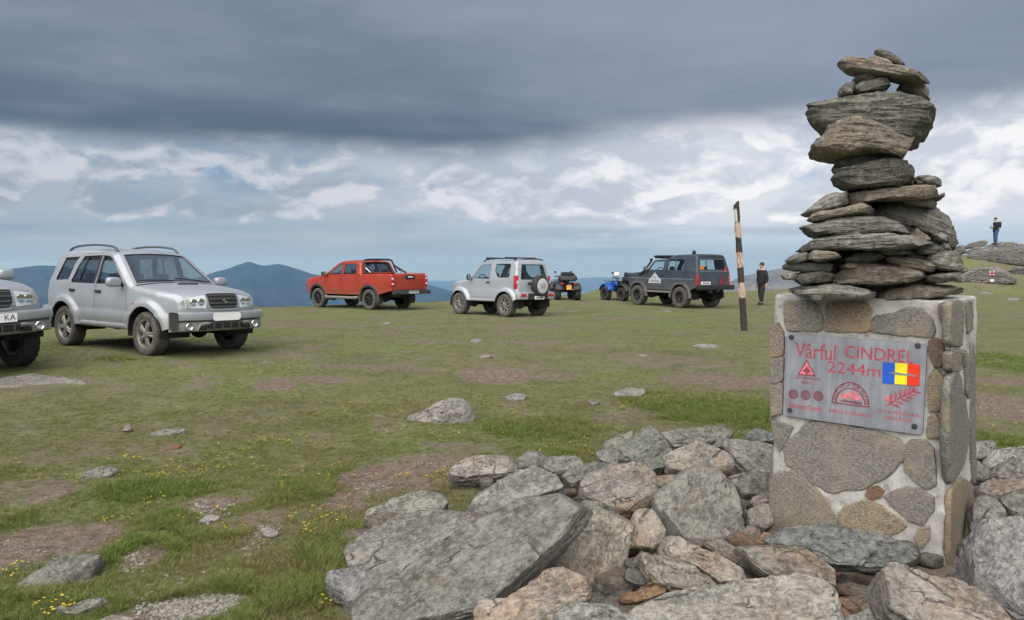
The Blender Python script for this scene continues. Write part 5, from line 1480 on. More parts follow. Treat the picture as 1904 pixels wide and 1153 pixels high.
def glass_material(name, tint, refl=0.10, rough=0.02):
    m = bpy.data.materials.new(name); m.use_nodes = True; t = m.node_tree; t.nodes.clear(); nt = NT(t)
    tr = nt.n('ShaderNodeBsdfTransparent'); tr.inputs[0].default_value = (*tint, 1)
    gl = nt.n('ShaderNodeBsdfGlossy'); gl.inputs['Color'].default_value = (0.9, 0.93, 0.95, 1); gl.inputs['Roughness'].default_value = rough
    lw = nt.n('ShaderNodeLayerWeight'); lw.inputs[0].default_value = 0.5
    k = nt.math('ADD', nt.math('MULTIPLY', nt.math('POWER', S(nt, lw.outputs['Facing']), 4.0), 0.6), refl, clamp=True)
    mx = nt.n('ShaderNodeMixShader'); nt.put(mx.inputs[0], k)
    t.links.new(tr.outputs[0], mx.inputs[1]); t.links.new(gl.outputs[0], mx.inputs[2])
    o = nt.n('ShaderNodeOutputMaterial'); t.links.new(mx.outputs[0], o.inputs['Surface']); return m
m_glass = glass_material('window_glass', (0.62, 0.68, 0.68)); m_tint = glass_material('tinted_glass', (0.30, 0.33, 0.34)); m_screen = glass_material('windscreen_glass', (0.80, 0.84, 0.84), 0.38)

_wheel_cache = {}
def wheel_meshes(style, r, w, rr, tyre_m, rim_m):
    key = (style, r, w)
    if key in _wheel_cache: return _wheel_cache[key]
    mb = MB(); seg = 84; h = w / 2
    prof = [(rr, -h * .78), (rr + .02, -h * .92), (rr + (r - rr) * .45, -h), (r * .93, -h * .96), (r * .975, -h * .86), (r, -h * .62), (r * 1.004, -h * .2), (r * 1.004, h * .2), (r, h * .62), (r * .975, h * .86), (r * .93, h * .96), (rr + (r - rr) * .45, h), (rr + .02, h * .92), (rr, h * .78)]
    mb.lathe(prof, seg, 'y')
    v = mb.v[0]; n = len(prof); lug = {'mud': .022, 'at': .012}.get(style.split('_')[1] if '_' in style else 'at', .010)
    for i in range(3, 11):
        for j in range(seg):
            on = ((j // 2 + (i % 2)) % 2 == 0)
            q = v[i * seg + j]; rad_ = math.hypot(q[0], q[2])
            if not on: k = (rad_ - lug) / rad_; q[0] *= k; q[2] *= k
    ty = mb.build('tmp', tyre_m); tme = ty.data; tme.name = 'wheel'; bpy.data.objects.remove(ty)
    rb = MB()
    rb.lathe([(rr + .012, h * .80), (rr + .012, h * .88), (rr - .006, h * .86), (rr - .03, h * .45), (rr - .035, -h * .6), (rr + .01, -h * .8)], 40, 'y')
    kind = style.split('_')[0]
    f = h * .62
    if kind == 'star5':
        for k in range(5):
            for dlt in (-.13, .13):
                a = 2 * math.pi * k / 5 + dlt * 1.0 + .3
                c0 = np.array([math.cos(a), 0, math.sin(a)])
                rb.tube([c0 * .055 + [0, f, 0], c0 * (rr * .6) + [0, f + .012, 0], c0 * (rr - .012) + [0, f - .008, 0]], [.030, .024, .020], 6)
        rb.lathe([(0, f + .03), (.05, f + .028), (.062, f + .01), (.065, f - .04)], 20, 'y')
        rb.lathe([(rr - .02, -h * .1), (.0, -h * .1)], 30, 'y', mi=1)
    elif kind == 'spoke8':
        for k in range(8):
            a = 2 * math.pi * k / 8; c0 = np.array([math.cos(a), 0, math.sin(a)])
            rb.tube([c0 * .05 + [0, f, 0], c0 * (rr - .012) + [0, f - .004, 0]], [.026, .022], 6)
        rb.lathe([(0, f + .03), (.055, f + .026), (.07, f), (.07, f - .05)], 20, 'y')
        rb.lathe([(rr - .02, -h * .1), (.0, -h * .1)], 30, 'y', mi=1)
    elif kind == 'split6':
        for k in range(6):
            for dlt in (-.16, .16):
                a = 2 * math.pi * k / 6 + dlt; c0 = np.array([math.cos(a), 0, math.sin(a)]); c1 = np.array([math.cos(a - dlt * .7), 0, math.sin(a - dlt * .7)])
                rb.tube([c1 * .06 + [0, f, 0], c0 * (rr - .012) + [0, f - .004, 0]], [.022, .016], 6)
        rb.lathe([(0, f + .02), (.05, f + .018), (.07, f - .01), (.07, f - .05)], 20, 'y')
        rb.lathe([(rr - .02, -h * .1), (.0, -h * .1)], 30, 'y', mi=1)
    else:   # steel disc with holes
        rb.lathe([(rr - .02, h * .30), (rr * .72, h * .42), (rr * .45, h * .20), (rr * .32, h * .34), (.05, h * .44), (0, h * .44)], 40, 'y')
        for k in range(8):
            a = 2 * math.pi * k / 8; c0 = np.array([math.cos(a), 0, math.sin(a)]) * rr * .60
            rb.lathe([(.022, h * .37), (.0, h * .375)], 10, 'y', c=(c0[0], 0.003, c0[2]), mi=1)
        for k in range(5):
            a = 2 * math.pi * k / 5; rb.box((math.cos(a) * rr * .3, h * .4, math.sin(a) * rr * .3), (.02, .03, .02), .004)
    ro = rb.build('tmp', [rim_m, m_under]); rme = ro.data; rme.name = 'rim'; bpy.data.objects.remove(ro)
    _wheel_cache[key] = (tme, rme)
    return tme, rme
def add_wheel(parent, x, y, z, style, r, w, rr, tyre_m, rim_m, steer=0.0, name='wheel'):
    tme, rme = wheel_meshes(style, r, w, rr, tyre_m, rim_m)
    flipm = Matrix.Rotation(math.pi, 4, 'Z') if y < 0 else Matrix.Identity(4)
    o = obj(name, tme, parent, Matrix.Translation((x, y, z)) @ Matrix.Rotation(steer, 4, 'Z') @ flipm @ Matrix.Rotation(random.uniform(0, 6), 4, 'Y'))
    obj('rim', rme, o); return o

class Car:
    VS = 0.8
    def __init__(s, name, label, group, cat, prof, wfun, r, axles, ra, rw, sill, paint, track, sm=1):
        s.root = empty(name, (0, 0, 0), 0, label, cat, group)
        p = chaikin(np.array(prof, float), sm, False, 0.22)
        d = np.linalg.norm(np.diff(p[:, :2], axis=0), axis=1); s.cs = np.concatenate([[0], np.cumsum(d)]); s.p = p
        s.L = s.cs[-1]; s.w0 = wfun; s.r = r; s.ax = axles; s.ra = ra; s.rw = rw; s.sill = sill; s.paint = paint; s.track = track
        s.flare = 0.03; s.rear_glass = m_tint
        bot = []
        xr, xf = p[-1][0], p[0][0]
        for xa in sorted(axles):
            zz = max(sill - rw, -ra * .9); a0 = math.asin(min(1, max(-1, zz / ra)))
            bot += [(xa + ra * math.cos(math.pi - a0 - (math.pi - 2 * a0) * k / 18), rw + ra * math.sin(math.pi - a0 - (math.pi - 2 * a0) * k / 18)) for k in range(19)]
        s.outline = np.array([tuple(q[:2]) for q in p] + bot)
    def W(s, x, z):
        w = s.w0(x, z)
        for xa in s.ax:
            rho = np.hypot(x - xa, z - s.rw)
            w = w + s.flare * sstep(rho, s.ra + .125, s.ra + .075) * sstep(z, 1.15, .85)
        return w
    def side(s, sg):
        def f(P):
            x, z = P[:, 0], P[:, 1]
            d = np.clip(seg_dist(s.p[:, :2], P, False), 0, s.r)
            y = s.W(x, z) - s.r + np.sqrt(np.maximum(0, s.r ** 2 - (s.r - d) ** 2))
            return np.stack([x, sg * y, z], 1)
        return f
    def strip(s, Q):
        sv = Q[:, 0]; v = Q[:, 1] / s.VS
        x = np.interp(sv, s.cs, s.p[:, 0]); z = np.interp(sv, s.cs, s.p[:, 1]); c = np.interp(sv, s.cs, s.p[:, 2])
        e = .02
        tx = np.interp(sv + e, s.cs, s.p[:, 0]) - np.interp(sv - e, s.cs, s.p[:, 0]); tz = np.interp(sv + e, s.cs, s.p[:, 1]) - np.interp(sv - e, s.cs, s.p[:, 1])
        l = np.hypot(tx, tz) + 1e-9
        nx_, nz_ = -tz / l, tx / l                      # outline runs front -> over -> rear, so left normal is inward; flip
        nx_, nz_ = -nx_, -nz_
        hw = s.W(x, z) - s.r
        o = c * (1 - np.clip(np.abs(v), 0, 1) ** 2.4)
        return np.stack([x + nx_ * o, v * hw, z + nz_ * o], 1)
    def sof(s, x, z):
        t = np.linspace(0, s.L, 4000); X = np.interp(t, s.cs, s.p[:, 0]); Z = np.interp(t, s.cs, s.p[:, 1])
        return t[np.argmin((X - x) ** 2 + (Z - z) ** 2)]
    def sp(s, name, s0, s1, mat=None, v=1.0, holes=(), off=0.0, thick=.012, parent=None, h=.06, v0=None, rr=None, round_r=0.0):
        v0 = -v if v0 is None else v0
        out = [(s0, v0 * s.VS), (s1, v0 * s.VS), (s1, v * s.VS), (s0, v * s.VS)]
        if rr: out = rrect(s0, s1, v0 * s.VS, v * s.VS, rr)
        return panel(name, out, s.strip, mat or s.paint, parent or s.root, holes=holes, h=h, off=off, thick=thick, flip=True, round_r=round_r)
    def spoly(s, name, pts, mat, off=0.004, thick=.012, h=.05, parent=None, round_r=0.0, holes=()):
        return panel(name, [(a, b * s.VS) for a, b in pts], s.strip, mat, parent or s.root, h=h, off=off, thick=thick, flip=True, round_r=round_r, holes=[[(a, b * s.VS) for a, b in q] for q in holes])
    def sdpoly(s, name, pts, mat, sg, off=0.004, thick=.012, h=.06, holes=(), parent=None, round_r=0.0):
        return panel(name, pts, s.side(sg), mat, parent or s.root, holes=holes, h=h, off=off, thick=thick, flip=(sg > 0), round_r=round_r)
    def ribbon(s, pts, wd): # closed polyline -> annulus outline + hole
        p = np.asarray(pts, float); c = p.mean(0)
        return p
    def sides(s, doors, windows, handles=(), glass=None, gap=.007, hmat=None, seam=True):
        """doors: list of outlines; windows: list of (outline, door index or None)"""
        for sg in (1, -1):
            wh = [w for w, d in windows if d is None]
            s.sdpoly('side_panel', s.outline, s.paint, sg, 0, .014, .036, holes=[np.array(d) for d in doors] + [np.array(w) for w in wh])
            for i, d in enumerate(doors):
                d = np.array(d, float); c = d.mean(0)
                # shrink by the gap
                nrm = []
                for k in range(len(d)):
                    a, b, e = d[k - 1], d[k], d[(k + 1) % len(d)]
                    t1 = (b - a) / np.linalg.norm(b - a); t2 = (e - b) / np.linalg.norm(e - b)
                    n1 = np.array([-t1[1], t1[0]]); n2 = np.array([-t2[1], t2[0]]); n = n1 + n2; n /= (np.linalg.norm(n) + 1e-9); n /= max(.5, n @ n1)
                    nrm.append(n)
                nrm = np.array(nrm); sgn = 1 if np.sum(d[:, 0] * np.roll(d[:, 1], -1) - np.roll(d[:, 0], -1) * d[:, 1]) > 0 else -1
                di = d + nrm * gap * sgn; dj = d + nrm * (gap + .012) * sgn; dk = d - nrm * .012 * sgn
                dw = [np.array(w) for w, q in windows if q == i]
                do = s.sdpoly('door', di, s.paint, sg, 0.0015, .014, .04, holes=dw)
                s.sdpoly('door_gap_strip', dk, m_under, sg, -.014, .01, .09, holes=[dj], parent=do)  # added dark strip behind the door gap, standing in for its shade
                for (hx, hz, di_) in handles:
                    if di_ == i:
                        q = s.side(sg)(np.array([[hx, hz]]))[0]; mb = MB(); mb.box((q[0], q[1] + sg * .012, q[2]), (.16, .035, .045), .012); mb.build('door_handle', hmat or m_black, do)
                for w in dw:
                    s.sdpoly('window', w, (glass or [m_glass] * 9)[i], sg, -.012, 0, .12, parent=do)
                    s.sdpoly('window_seal', np.array(w), m_black, sg, .001, .012, .10, holes=[w * .0 + (w - w.mean(0)) * .955 + w.mean(0)], parent=do)
            for j, w in enumerate(wh):
                w = np.array(w)
                wo = s.sdpoly('window', w, s.rear_glass, sg, -.012, 0, .12)
                s.sdpoly('window_seal', w, m_black, sg, .001, .012, .10, holes=[(w - w.mean(0)) * .955 + w.mean(0)], parent=wo)
    def under(s, z=None, x0=None, x1=None, w=.60, top=None):
        z = z or s.rw; mb = MB(); x0 = x0 if x0 is not None else s.p[-1][0] + .12; x1 = x1 if x1 is not None else s.p[0][0] - .12
        mb.box(((x0 + x1) / 2, 0, s.sill + .10), (x1 - x0, w * 2, .22), .03)
        for xa in s.ax:
            mb.tube([(xa, -s.track + .1, s.rw), (xa, s.track - .1, s.rw)], .045, 8)
            mb.ell((xa, .12, s.rw), (.14, .14, .13), 12, 8)
        mb.build('underbody', m_under, s.root)
        for xa in s.ax:
            for sg in (1, -1):
                q = MB(); R = s.ra + .015
                a = np.linspace(-.15, math.pi + .15, 22)
                y0, y1 = .34, float(s.W(np.array([xa]), np.array([s.rw + s.ra]))[0]) - .03
                V = np.concatenate([np.stack([xa + R * np.cos(a), np.full(22, sg * y), s.rw + R * np.sin(a)], 1) for y in (y0, y1)])
                f = [[k, k + 1, 22 + k + 1, 22 + k] for k in range(21)] + [list(range(22))]
                q.add(V, f); q.build('wheel_well', m_under, s.root, fix=False)
    def interior(s, belt, xd, seats=((.15, .36), (.15, -.36)), rear=(-.75,), wheel_side=1, zfloor=None, rails=True):
        mb = MB(); w = float(s.W(np.array([xd]), np.array([belt]))[0]) - .12
        mb.box((xd + .12, 0, belt - .10), (.42, 2 * w, .26), .06); mb.build('dashboard', m_dash, s.root)
        mb = MB(); t = np.linspace(0, 2 * math.pi, 25)
        c = np.array([xd - .20, wheel_side * .36, belt - .02])
        mb.tube(np.stack([c[0] + .19 * np.sin(t) * .4, c[1] + .19 * np.cos(t), c[2] + .19 * np.sin(t) * .92], 1), .016, 6); mb.tube([c, c + (.25, 0, -.12)], .03, 6); mb.box(c, (.03, .32, .05), .01)
        mb.build('steering_wheel', m_black, s.root)
        def seat(x, y, wd):
            q = MB(); q.box((x, y, belt - .50), (.50, wd, .16), .05)
            tilt = np.array([[math.cos(.22), 0, -math.sin(.22)], [0, 1, 0], [math.sin(.22), 0, math.cos(.22)]])
            q.box((x - .26, y, belt - .22), (.13, wd, .52), .05, tilt)
            n = 1 if wd < .8 else 3
            for k in range(n): q.box((x - .34, y + (k - (n - 1) / 2) * wd / n, belt + .13), (.08, .22, .14), .03)
            q.build('seat', m_seat, s.root)
        for x, y in seats: seat(x, y, .48)
        for x in rear: seat(x, 0, 2 * w * .9)
        mb = MB(); mb.box(((s.p[-1][0] + s.p[0][0]) / 2 - .2, 0, s.sill + .24), (s.p[0][0] - s.p[-1][0] - 1.0, 1.2, .05), .0); mb.build('floor', m_dash, s.root)
    def mirror(s, x, z, mat, size=(.12, .20, .15), arm=.10, sides=(1, -1)):
        for sg in sides:
            q = s.side(sg)(np.array([[x, z]]))[0]; mb = MB()
            mb.ell((q[0] + .02, q[1] + sg * (arm + size[1] / 2 - .02), q[2] + .06), (size[0] / 2, size[1] / 2, size[2] / 2), 16, 10, .6)
            o = mb.build('mirror', mat, s.root)
            mb = MB(); mb.tube([q + (0, -sg * .02, 0), q + (.01, sg * (arm + .02), .04)], [.032, .022], 8); mb.build('mirror_arm', m_black, o)
            mb = MB(); mb.box((q[0] + .02 - size[0] / 2 + .004, q[1] + sg * (arm + size[1] / 2 - .02), q[2] + .06), (.006, size[1] * .80, size[2] * .74), .002); mb.build('mirror_glass', m_refl, o)
    def wheels(s, style, w, rr, tyre_m, rim_m, steer=0.0, r=None, lift=0.0):
        s.lift = lift
        for i, xa in enumerate(sorted(s.ax, reverse=True)):
            for sg in (1, -1): add_wheel(s.root, xa, sg * (s.track), (r or s.rw) - lift, style, r or s.rw, w, rr, tyre_m, rim_m, steer if i == 0 else 0)
    def place(s, x, y, rz, lift=0.0):
        c, sn = math.cos(rz), math.sin(rz); pts = []
        for xa in s.ax:
            for sg in (1, -1):
                lx, ly = xa, sg * s.track; wx, wy = x + lx * c - ly * sn, y + lx * sn + ly * c
                pts.append((lx, ly, gz(wx, wy)))
        P = np.array(pts); A = np.column_stack([P[:, :2], np.ones(4)]); k, *_ = np.linalg.lstsq(A, P[:, 2], rcond=None)
        n = Vector((-k[0], -k[1], 1)).normalized(); rot = Vector((0, 0, 1)).rotation_difference(n).to_matrix().to_4x4()
        s.root.matrix_world = Matrix.Translation((x, y, k[2] + lift + getattr(s, 'lift', 0) - .012)) @ Matrix.Rotation(rz, 4, 'Z') @ rot
def illegible(parent, w, h, matrix, base=m_plate_w, ink=m_ink, chars=True, blue=True, name='number_plate'):
    """number plate whose characters cannot be read at this size"""
    o = panel(name, rrect(-w / 2, w / 2, -h / 2, h / 2, .012), plane_surf, base, parent, h=.2, thick=.01, matrix=matrix)
    if chars:
        mb = MB(); x = -w * .34; k = 0
        while x < w * .42:
            cw = [.045, .03, .045, .012, .04, .045, .02, .04, .04][k % 9]
            mb.prism([(x, -h * .3), (x + cw, -h * .3), (x + cw, h * .3), (x, h * .3)], -.0025, -.0015, 'xz'); x += cw + .018; k += 1
        mb.build('plate_characters', ink, o, smooth=False)
    if blue:
        mb = MB(); mb.prism([(-w * .49, -h * .48), (-w * .41, -h * .48), (-w * .41, h * .48), (-w * .49, h * .48)], -.003, -.0012, 'xz'); mb.build('plate_band', m_plate_b, o, smooth=False)
    return o
RZ = lambda a: Matrix.Rotation(a, 4, 'Z')
FRONTM = lambda x, y, z, tilt=0.0: Matrix.Translation((x, y, z)) @ RZ(math.pi / 2) @ Matrix.Rotation(tilt, 4, 'X')      # plate facing +x
REARM = lambda x, y, z, tilt=0.0: Matrix.Translation((x, y, z)) @ RZ(-math.pi / 2) @ Matrix.Rotation(tilt, 4, 'X')      # plate facing -x

# ---------------------------------------------------------------- silver five-door off-road car
def silver_suv(label, tyre_style, tyre_m, plate, black_corner, rwheel=.35, lift=0.0):
    prof = [(1.90, .50, .06), (1.955, .62, .10), (1.965, .74, .11), (1.955, .85, .11), (1.91, .935, .09), (1.80, .98, .06), (1.20, 1.05, .05), (.86, 1.085, .05), (.78, 1.10, .05), (.12, 1.585, .05), (0, 1.635, .035), (-.55, 1.675, .03), (-1.2, 1.67, .03), (-1.70, 1.635, .03), (-1.80, 1.585, .03), (-1.93, 1.12, .04), (-1.965, .98, .04), (-1.96, .52, .05)]
    def w(x, z):
        b = .815 + .02 * sstep(z, .45, .75) - .02 * sstep(z, .78, 1.1)
        b = b - .30 * np.maximum(0, z - 1.08) * sstep(z, 1.0, 1.2)
        b = b - .16 * sstep(x, 1.25, 2.05) ** 1.5 - .05 * sstep(-x, 1.4, 2.0)
        return b + .014 * sstep(z, .66, .64)
    c = Car('off_road_car', label, 'silver five-door off-road cars', 'car', prof, w, .065, [1.24, -1.24], .425, .35, .40, m_silver, .735)
    c.flare = .055
    S_ = c.sof
    sb, sw0, sw1, sr, sq0, sq1 = S_(1.88, .945), S_(.80, 1.095), S_(.10, 1.595), S_(-1.76, 1.61), S_(-1.82, 1.52), S_(-1.94, 1.14)
    c.sp('nose_panel', 0, sb - .004); bn = c.sp('bonnet', sb + .004, sw0 - .07, round_r=.004)
    c.sp('cowl', sw0 - .064, sw0 - .002, m_black)
    wind = [(sw0 + .03, -.93), (sw0 + .03, .93), (sw1 - .03, .90), (sw1 - .03, -.90)]
    c.spoly('windscreen_frame', [(sw0, -1), (sw0, 1), (sw1, 1), (sw1, -1)], c.paint, 0, .012, holes=[wind])
    ws = c.spoly('windscreen', wind, m_screen, -.006, 0, .15)
    c.spoly('windscreen_seal', [(sw0 + .03, -.93), (sw0 + .03, .93), (sw1 - .03, .90), (sw1 - .03, -.90)], m_black, .001, .012, holes=[[(sw0 + .055, -.90), (sw0 + .055, .90), (sw1 - .055, .87), (sw1 - .055, -.87)]], parent=ws)
    c.sp('roof', sw1 + .002, sr)
    rw_ = [(sq0 + .03, -.86), (sq0 + .03, .86), (sq1, .88), (sq1, -.88)]
    c.spoly('tailgate', [(sr, -1), (sr, 1), (c.L, 1), (c.L, -1)], c.paint, 0, .012, holes=[rw_]); c.spoly('rear_window', rw_, m_glass, -.006, 0, .15)
    doors = [[(.70, 1.05), (.66, 1.115), (.05, 1.555), (-.06, 1.60), (-.25, 1.615), (-.25, .50), (.62, .50), (.72, .66)],
             [(-.27, 1.615), (-.88, 1.605), (-1.04, 1.40), (-1.12, 1.16), (-1.10, 1.02), (-.90, .86), (-.77, .66), (-.74, .50), (-.27, .50)]]
    wins = [([(.60, 1.105), (.05, 1.525), (-.04, 1.565), (-.205, 1.575), (-.205, 1.095)], 0), ([(-.315, 1.095), (-.315, 1.575), (-.84, 1.56), (-.97, 1.38), (-1.06, 1.13), (-1.03, 1.10)], 1), ([(-1.17, 1.15), (-1.10, 1.42), (-1.00, 1.55), (-1.46, 1.53), (-1.62, 1.16), (-1.59, 1.13)], None)]
    c.sides(doors, wins, [(-.14, .97, 0), (-.98, .97, 1)], [m_glass, m_tint])
    for sg in (1, -1):
        # cladding strip, sill, dividing bar of the rear door window, fender repeater
        c.sdpoly('side_cladding', [(.74, .47), (.80, .60), (.78, .68), (-.72, .68), (-.80, .60), (-.73, .47)], c.paint, sg, .012, .02, .08, round_r=.01)
        c.sdpoly('pillar_trim', [(-.185, 1.10), (-.185, 1.572), (-.242, 1.575), (-.242, 1.10)], m_black, sg, .004, .006, .1); c.sdpoly('pillar_trim', [(-.278, 1.10), (-.278, 1.575), (-.33, 1.572), (-.33, 1.10)], m_black, sg, .004, .006, .1)
        mb = MB(); mb.tube([(.75, sg * .80, .43), (-.75, sg * .80, .43)], .055, 10); mb.build('sill', c.paint, c.root)
        mb = MB(); q0, q1 = c.side(sg)(np.array([[-.80, 1.15], [-.70, 1.55]])); mb.tube([q0, q1], .014, 6); mb.build('window_bar', m_black, c.root)
        mb = MB(); q = c.side(sg)(np.array([[.92, .80]]))[0]; mb.box(q, (.06, .02, .035), .008); mb.build('side_repeater', m_rlens, c.root)
        # roof rail
        xs = np.array([-.02, -.10, -.25, -.7, -1.2, -1.52, -1.64]); zs = np.array([0, .055, .075, .08, .075, .055, 0.0]) ; e = []
        for x_, z_ in zip(xs, zs):
            zt = np.interp(-x_, -c.p[8:, 0], c.p[8:, 1]) if False else c.strip(np.array([[S_(x_, 1.67), .93 * sg * c.VS]]))[0]
            e.append((x_, zt[1], zt[2] + z_))
        mb = MB(); mb.tube(chaikin(np.array(e), 1, False), .024, 8, flat=.8); mb.build('roof_rail', m_grey_pl, c.root)
        # head lamp: dark tub, reflectors, lens
        v0, v1 = (.52, .985) if sg > 0 else (-.985, -.52)
        hl = [(S_(1.96, .76), v0), (S_(1.955, .78), v1), (S_(1.93, .91), v1), (S_(1.925, .93), v0 if True else v0)]
        hl = [(S_(1.965, .755), sg * .50), (S_(1.965, .765), sg * .99), (S_(1.93, .905), sg * .985), (S_(1.925, .915), sg * .46)]
        lamp = c.spoly('headlight', hl, m_wlens, .004, .02, .05)
        ln = c.spoly('lens', hl, m_wlens_clear, .022, 0, .05, parent=lamp, round_r=.0)
        for vv in (.62, .80):
            q = c.strip(np.array([[S_(1.958, .84), sg * vv * c.VS]]))[0]; mb = MB(); mb.lathe([(.0, .012), (.03, .014), (.055, .022), (.058, .012)], 18, 'x', q); mb.build('bulb_reflector', m_chrome, lamp)
        mi_ = c.spoly('turn_signal', [(S_(1.965, .775), sg * .88), (S_(1.965, .78), sg * .985), (S_(1.935, .905), sg * .98), (S_(1.935, .91), sg * .88)], m_paleorange, .018, .004, .05, parent=lamp)
        # fog lamp and lower bumper horn are added with the bumper
    # grille with slats and badge
    g0, g1 = S_(1.965, .735), S_(1.915, .930)
    gp = [(g0 + .015, -.34), (g0 + .015, .34), (g0 + .07, .43), (g1 - .01, .45), (g1 - .01, -.45), (g0 + .07, -.43)]
    gr = c.spoly('grille', gp, m_black, .004, .012, .05)
    c.spoly('grille_surround', [(g0 - .015, -.38), (g0 - .015, .38), (g0 + .06, .475), (g1 + .012, .49), (g1 + .012, -.49), (g0 + .06, -.475)], c.paint, .016, .02, .05, holes=[gp])
    for k in range(4):
        sv = g0 + .035 + (g1 - g0 - .06) * k / 3
        pts = [c.strip(np.array([[sv, v_ * c.VS]]))[0] + (.012, 0, 0) for v_ in np.linspace(-.41, .41, 9)]
        mb = MB(); mb.tube(pts, .009, 6); mb.build('grille_slat', m_grey_pl, gr)
    q = c.strip(np.array([[(g0 + g1) / 2 + .005, 0]]))[0]
    em = [(-.042, .012), (-.028, .030), (-.010, .044), (.010, .028), (-.012, .014), (.030, -.004), (.044, .010), (.044, -.012), (.028, -.030), (.010, -.044), (-.010, -.028), (.012, -.014), (-.030, .004), (-.044, -.010)]
    mb = MB(); mb.prism([(a_ * 1.15, b_ * 1.0) for a_, b_ in em], -.01, 0, 'xz'); mb.build('badge', m_chrome, gr, smooth=False, matrix=FRONTM(q[0] + .03, 0, q[2]))
    # bumper
    def bumper_loop(z0, z1, dx, wd, mat, name, par=c.root, bulge=.03):
        ys = np.linspace(-1, 1, 25); V = []
        cs_ = [(0, z0), (bulge * .8, z0 + (z1 - z0) * .12), (bulge, (z0 + z1) / 2), (bulge * .8, z1 - (z1 - z0) * .12), (0, z1), (-.06, z1), (-.06, z0)]
        for y_ in ys:
            bow = .17 * (1 - abs(y_) ** 2.6)
            for a_, b_ in cs_: V.append((dx + a_ + bow - .17, y_ * wd, b_))
        f = grid_faces(25, 7).tolist() + [[25 * 0 + k for k in range(7)], [24 * 7 + k for k in range(7)]] + [[i * 7 + 6, i * 7, i * 7 + 7, i * 7 + 13] for i in range(24)]
        mb = MB(); mb.add(V, f); return mb.build(name, mat, par)
    bp = bumper_loop(.565, .70, 2.10, .835, c.paint, 'front_bumper', bulge=.045)
    lo = bumper_loop(.40, .558, 2.08, .82, m_cladgrey, 'lower_bumper', bulge=.03)
    def on_b(y, dx): return dx - .17 + .17 * (1 - abs(y / .83) ** 2.6)
    mb = MB(); mb.box((on_b(0, 2.09) + .03, 0, .485), (.05, .62, .085), .015); ik = mb.build('air_intake', m_under, lo)
    for k in range(4):
        mb = MB(); mb.box((on_b(0, 2.09) + .056, (k - 1.5) * .15, .485), (.012, .012, .08), .003); mb.build('intake_bar', m_grey_pl, lo)
    for sg in (1, -1):
        mb = MB(); mb.lathe([(0, .02), (.04, .025), (.052, .04), (.062, .03), (.064, 0)], 20, 'x', (on_b(.60, 2.08) + .02, sg * .60, .48)); mb.build('fog_lamp', m_refl, lo)
        mb = MB(); mb.box((on_b(.40, 2.09) + .04, sg * .395, .455), (.05, .13, .06), .02); mb.build('tow_slot', m_under, lo)
        mb = MB(); mb.tube([(on_b(.5, 2.09) + .045, sg * .49, .42), (on_b(.44, 2.09) + .055, sg * .45, .51), (on_b(.36, 2.09) + .06, sg * .37, .53), (on_b(.32, 2.09) + .06, sg * .31, .52)], .020, 6); mb.build('bumper_horn', m_cladgrey, lo)
    if black_corner:
        ys = np.linspace(-.845, -.76, 6); mb = MB(); V = []
        for y_ in ys:
            xb = on_b(y_, 2.10) + .052
            V += [(xb, y_, .705), (xb + .002, y_, .60), (xb - .004, y_, .44), (xb - .07, y_, .44), (xb - .07, y_, .705)]
        V = np.array(V); V[:5, 0] -= .0; V[-5:, 2] = V[-5:, 2] * .8 + .56 * .2
        mb.add(V, grid_faces(6, 5).tolist() + [[0, 1, 2, 3, 4], [25, 26, 27, 28, 29]]); mb.build('bumper_corner_patch', m_black, bp)
    xp = on_b(0, 2.10) + .06
    if plate == 'blank':
        po = panel('number_plate', rrect(-.26, .26, -.062, .062, .058, 8), plane_surf, m_plate_w, c.root, h=.2, thick=.012, round_r=.003, matrix=FRONTM(xp, 0, .625))
        panel('plate_band', rrect(-.262, -.215, -.055, .055, .012), plane_surf, m_plate_b, po, h=.2, thick=.004, matrix=Matrix.Translation((0, .004, -.012)))
    else:
        po = panel('number_plate', rrect(-.26, .26, -.057, .057, .012), plane_surf, m_plate_w, c.root, h=.2, thick=.01, matrix=FRONTM(xp, 0, .625))
        me = text_mesh(plate, .105, m_ink, 'plate_characters', spacing=1.05, align='RIGHT'); obj('plate_characters', me, po, Matrix.Translation((.235, -.002, 0)) @ RX90)
    # bonnet scoop, wipers
    q = c.strip(np.array([[S_(1.10, 1.06), 0]]))[0]; mb = MB(); mb.box((q[0], 0, q[2] + .006), (.05, .36, .03), .012); mb.build('bonnet_scoop', m_under, bn)
    mb = MB(); mb.box((q[0] - .06, 0, q[2] + .012), (.14, .40, .025), .012); mb.build('scoop_lip', c.paint, bn)
    for y0, y1 in ((-.06, -.62), (.52, -.02)):
        pts = [c.strip(np.array([[sw0 + .02 + k * .012, (y0 + (y1 - y0) * k / 5) / .68 * c.VS]]))[0] + (.015, 0, .02) for k in range(6)]
        mb = MB(); mb.tube(pts, .009, 6); mb.build('wiper', m_black, c.root)
    c.mirror(.58, 1.08, c.paint, (.13, .23, .16), .07)
    c.interior(1.06, .55); c.under()
    c.wheels('star5_' + tyre_style, .235, .225, tyre_m, m_alloy, r=rwheel, lift=lift)
    for sg in (1, -1):
        mb = MB(); mb.box((-1.95, sg * .63, .90), (.06, .14, .30), .02); mb.build('tail_light', m_rlens, c.root)
    mb = MB(); mb.box((-2.0, 0, .58), (.20, 1.62, .20), .05); mb.build('rear_bumper', c.paint, c.root)
    return c
m_wlens_clear = glass_material('clear_lens', (0.92, 0.94, 0.95), 0.03)
m_paleorange = simple('pale_turn_lens', (0.55, 0.52, 0.42), 0.2, 0.3, coat=0.5)
m_cladgrey = simple('bumper_grey', (0.30, 0.30, 0.295), 0.5, 0.2, dirt=(DUST, 0.2, 0.8, 0.5))
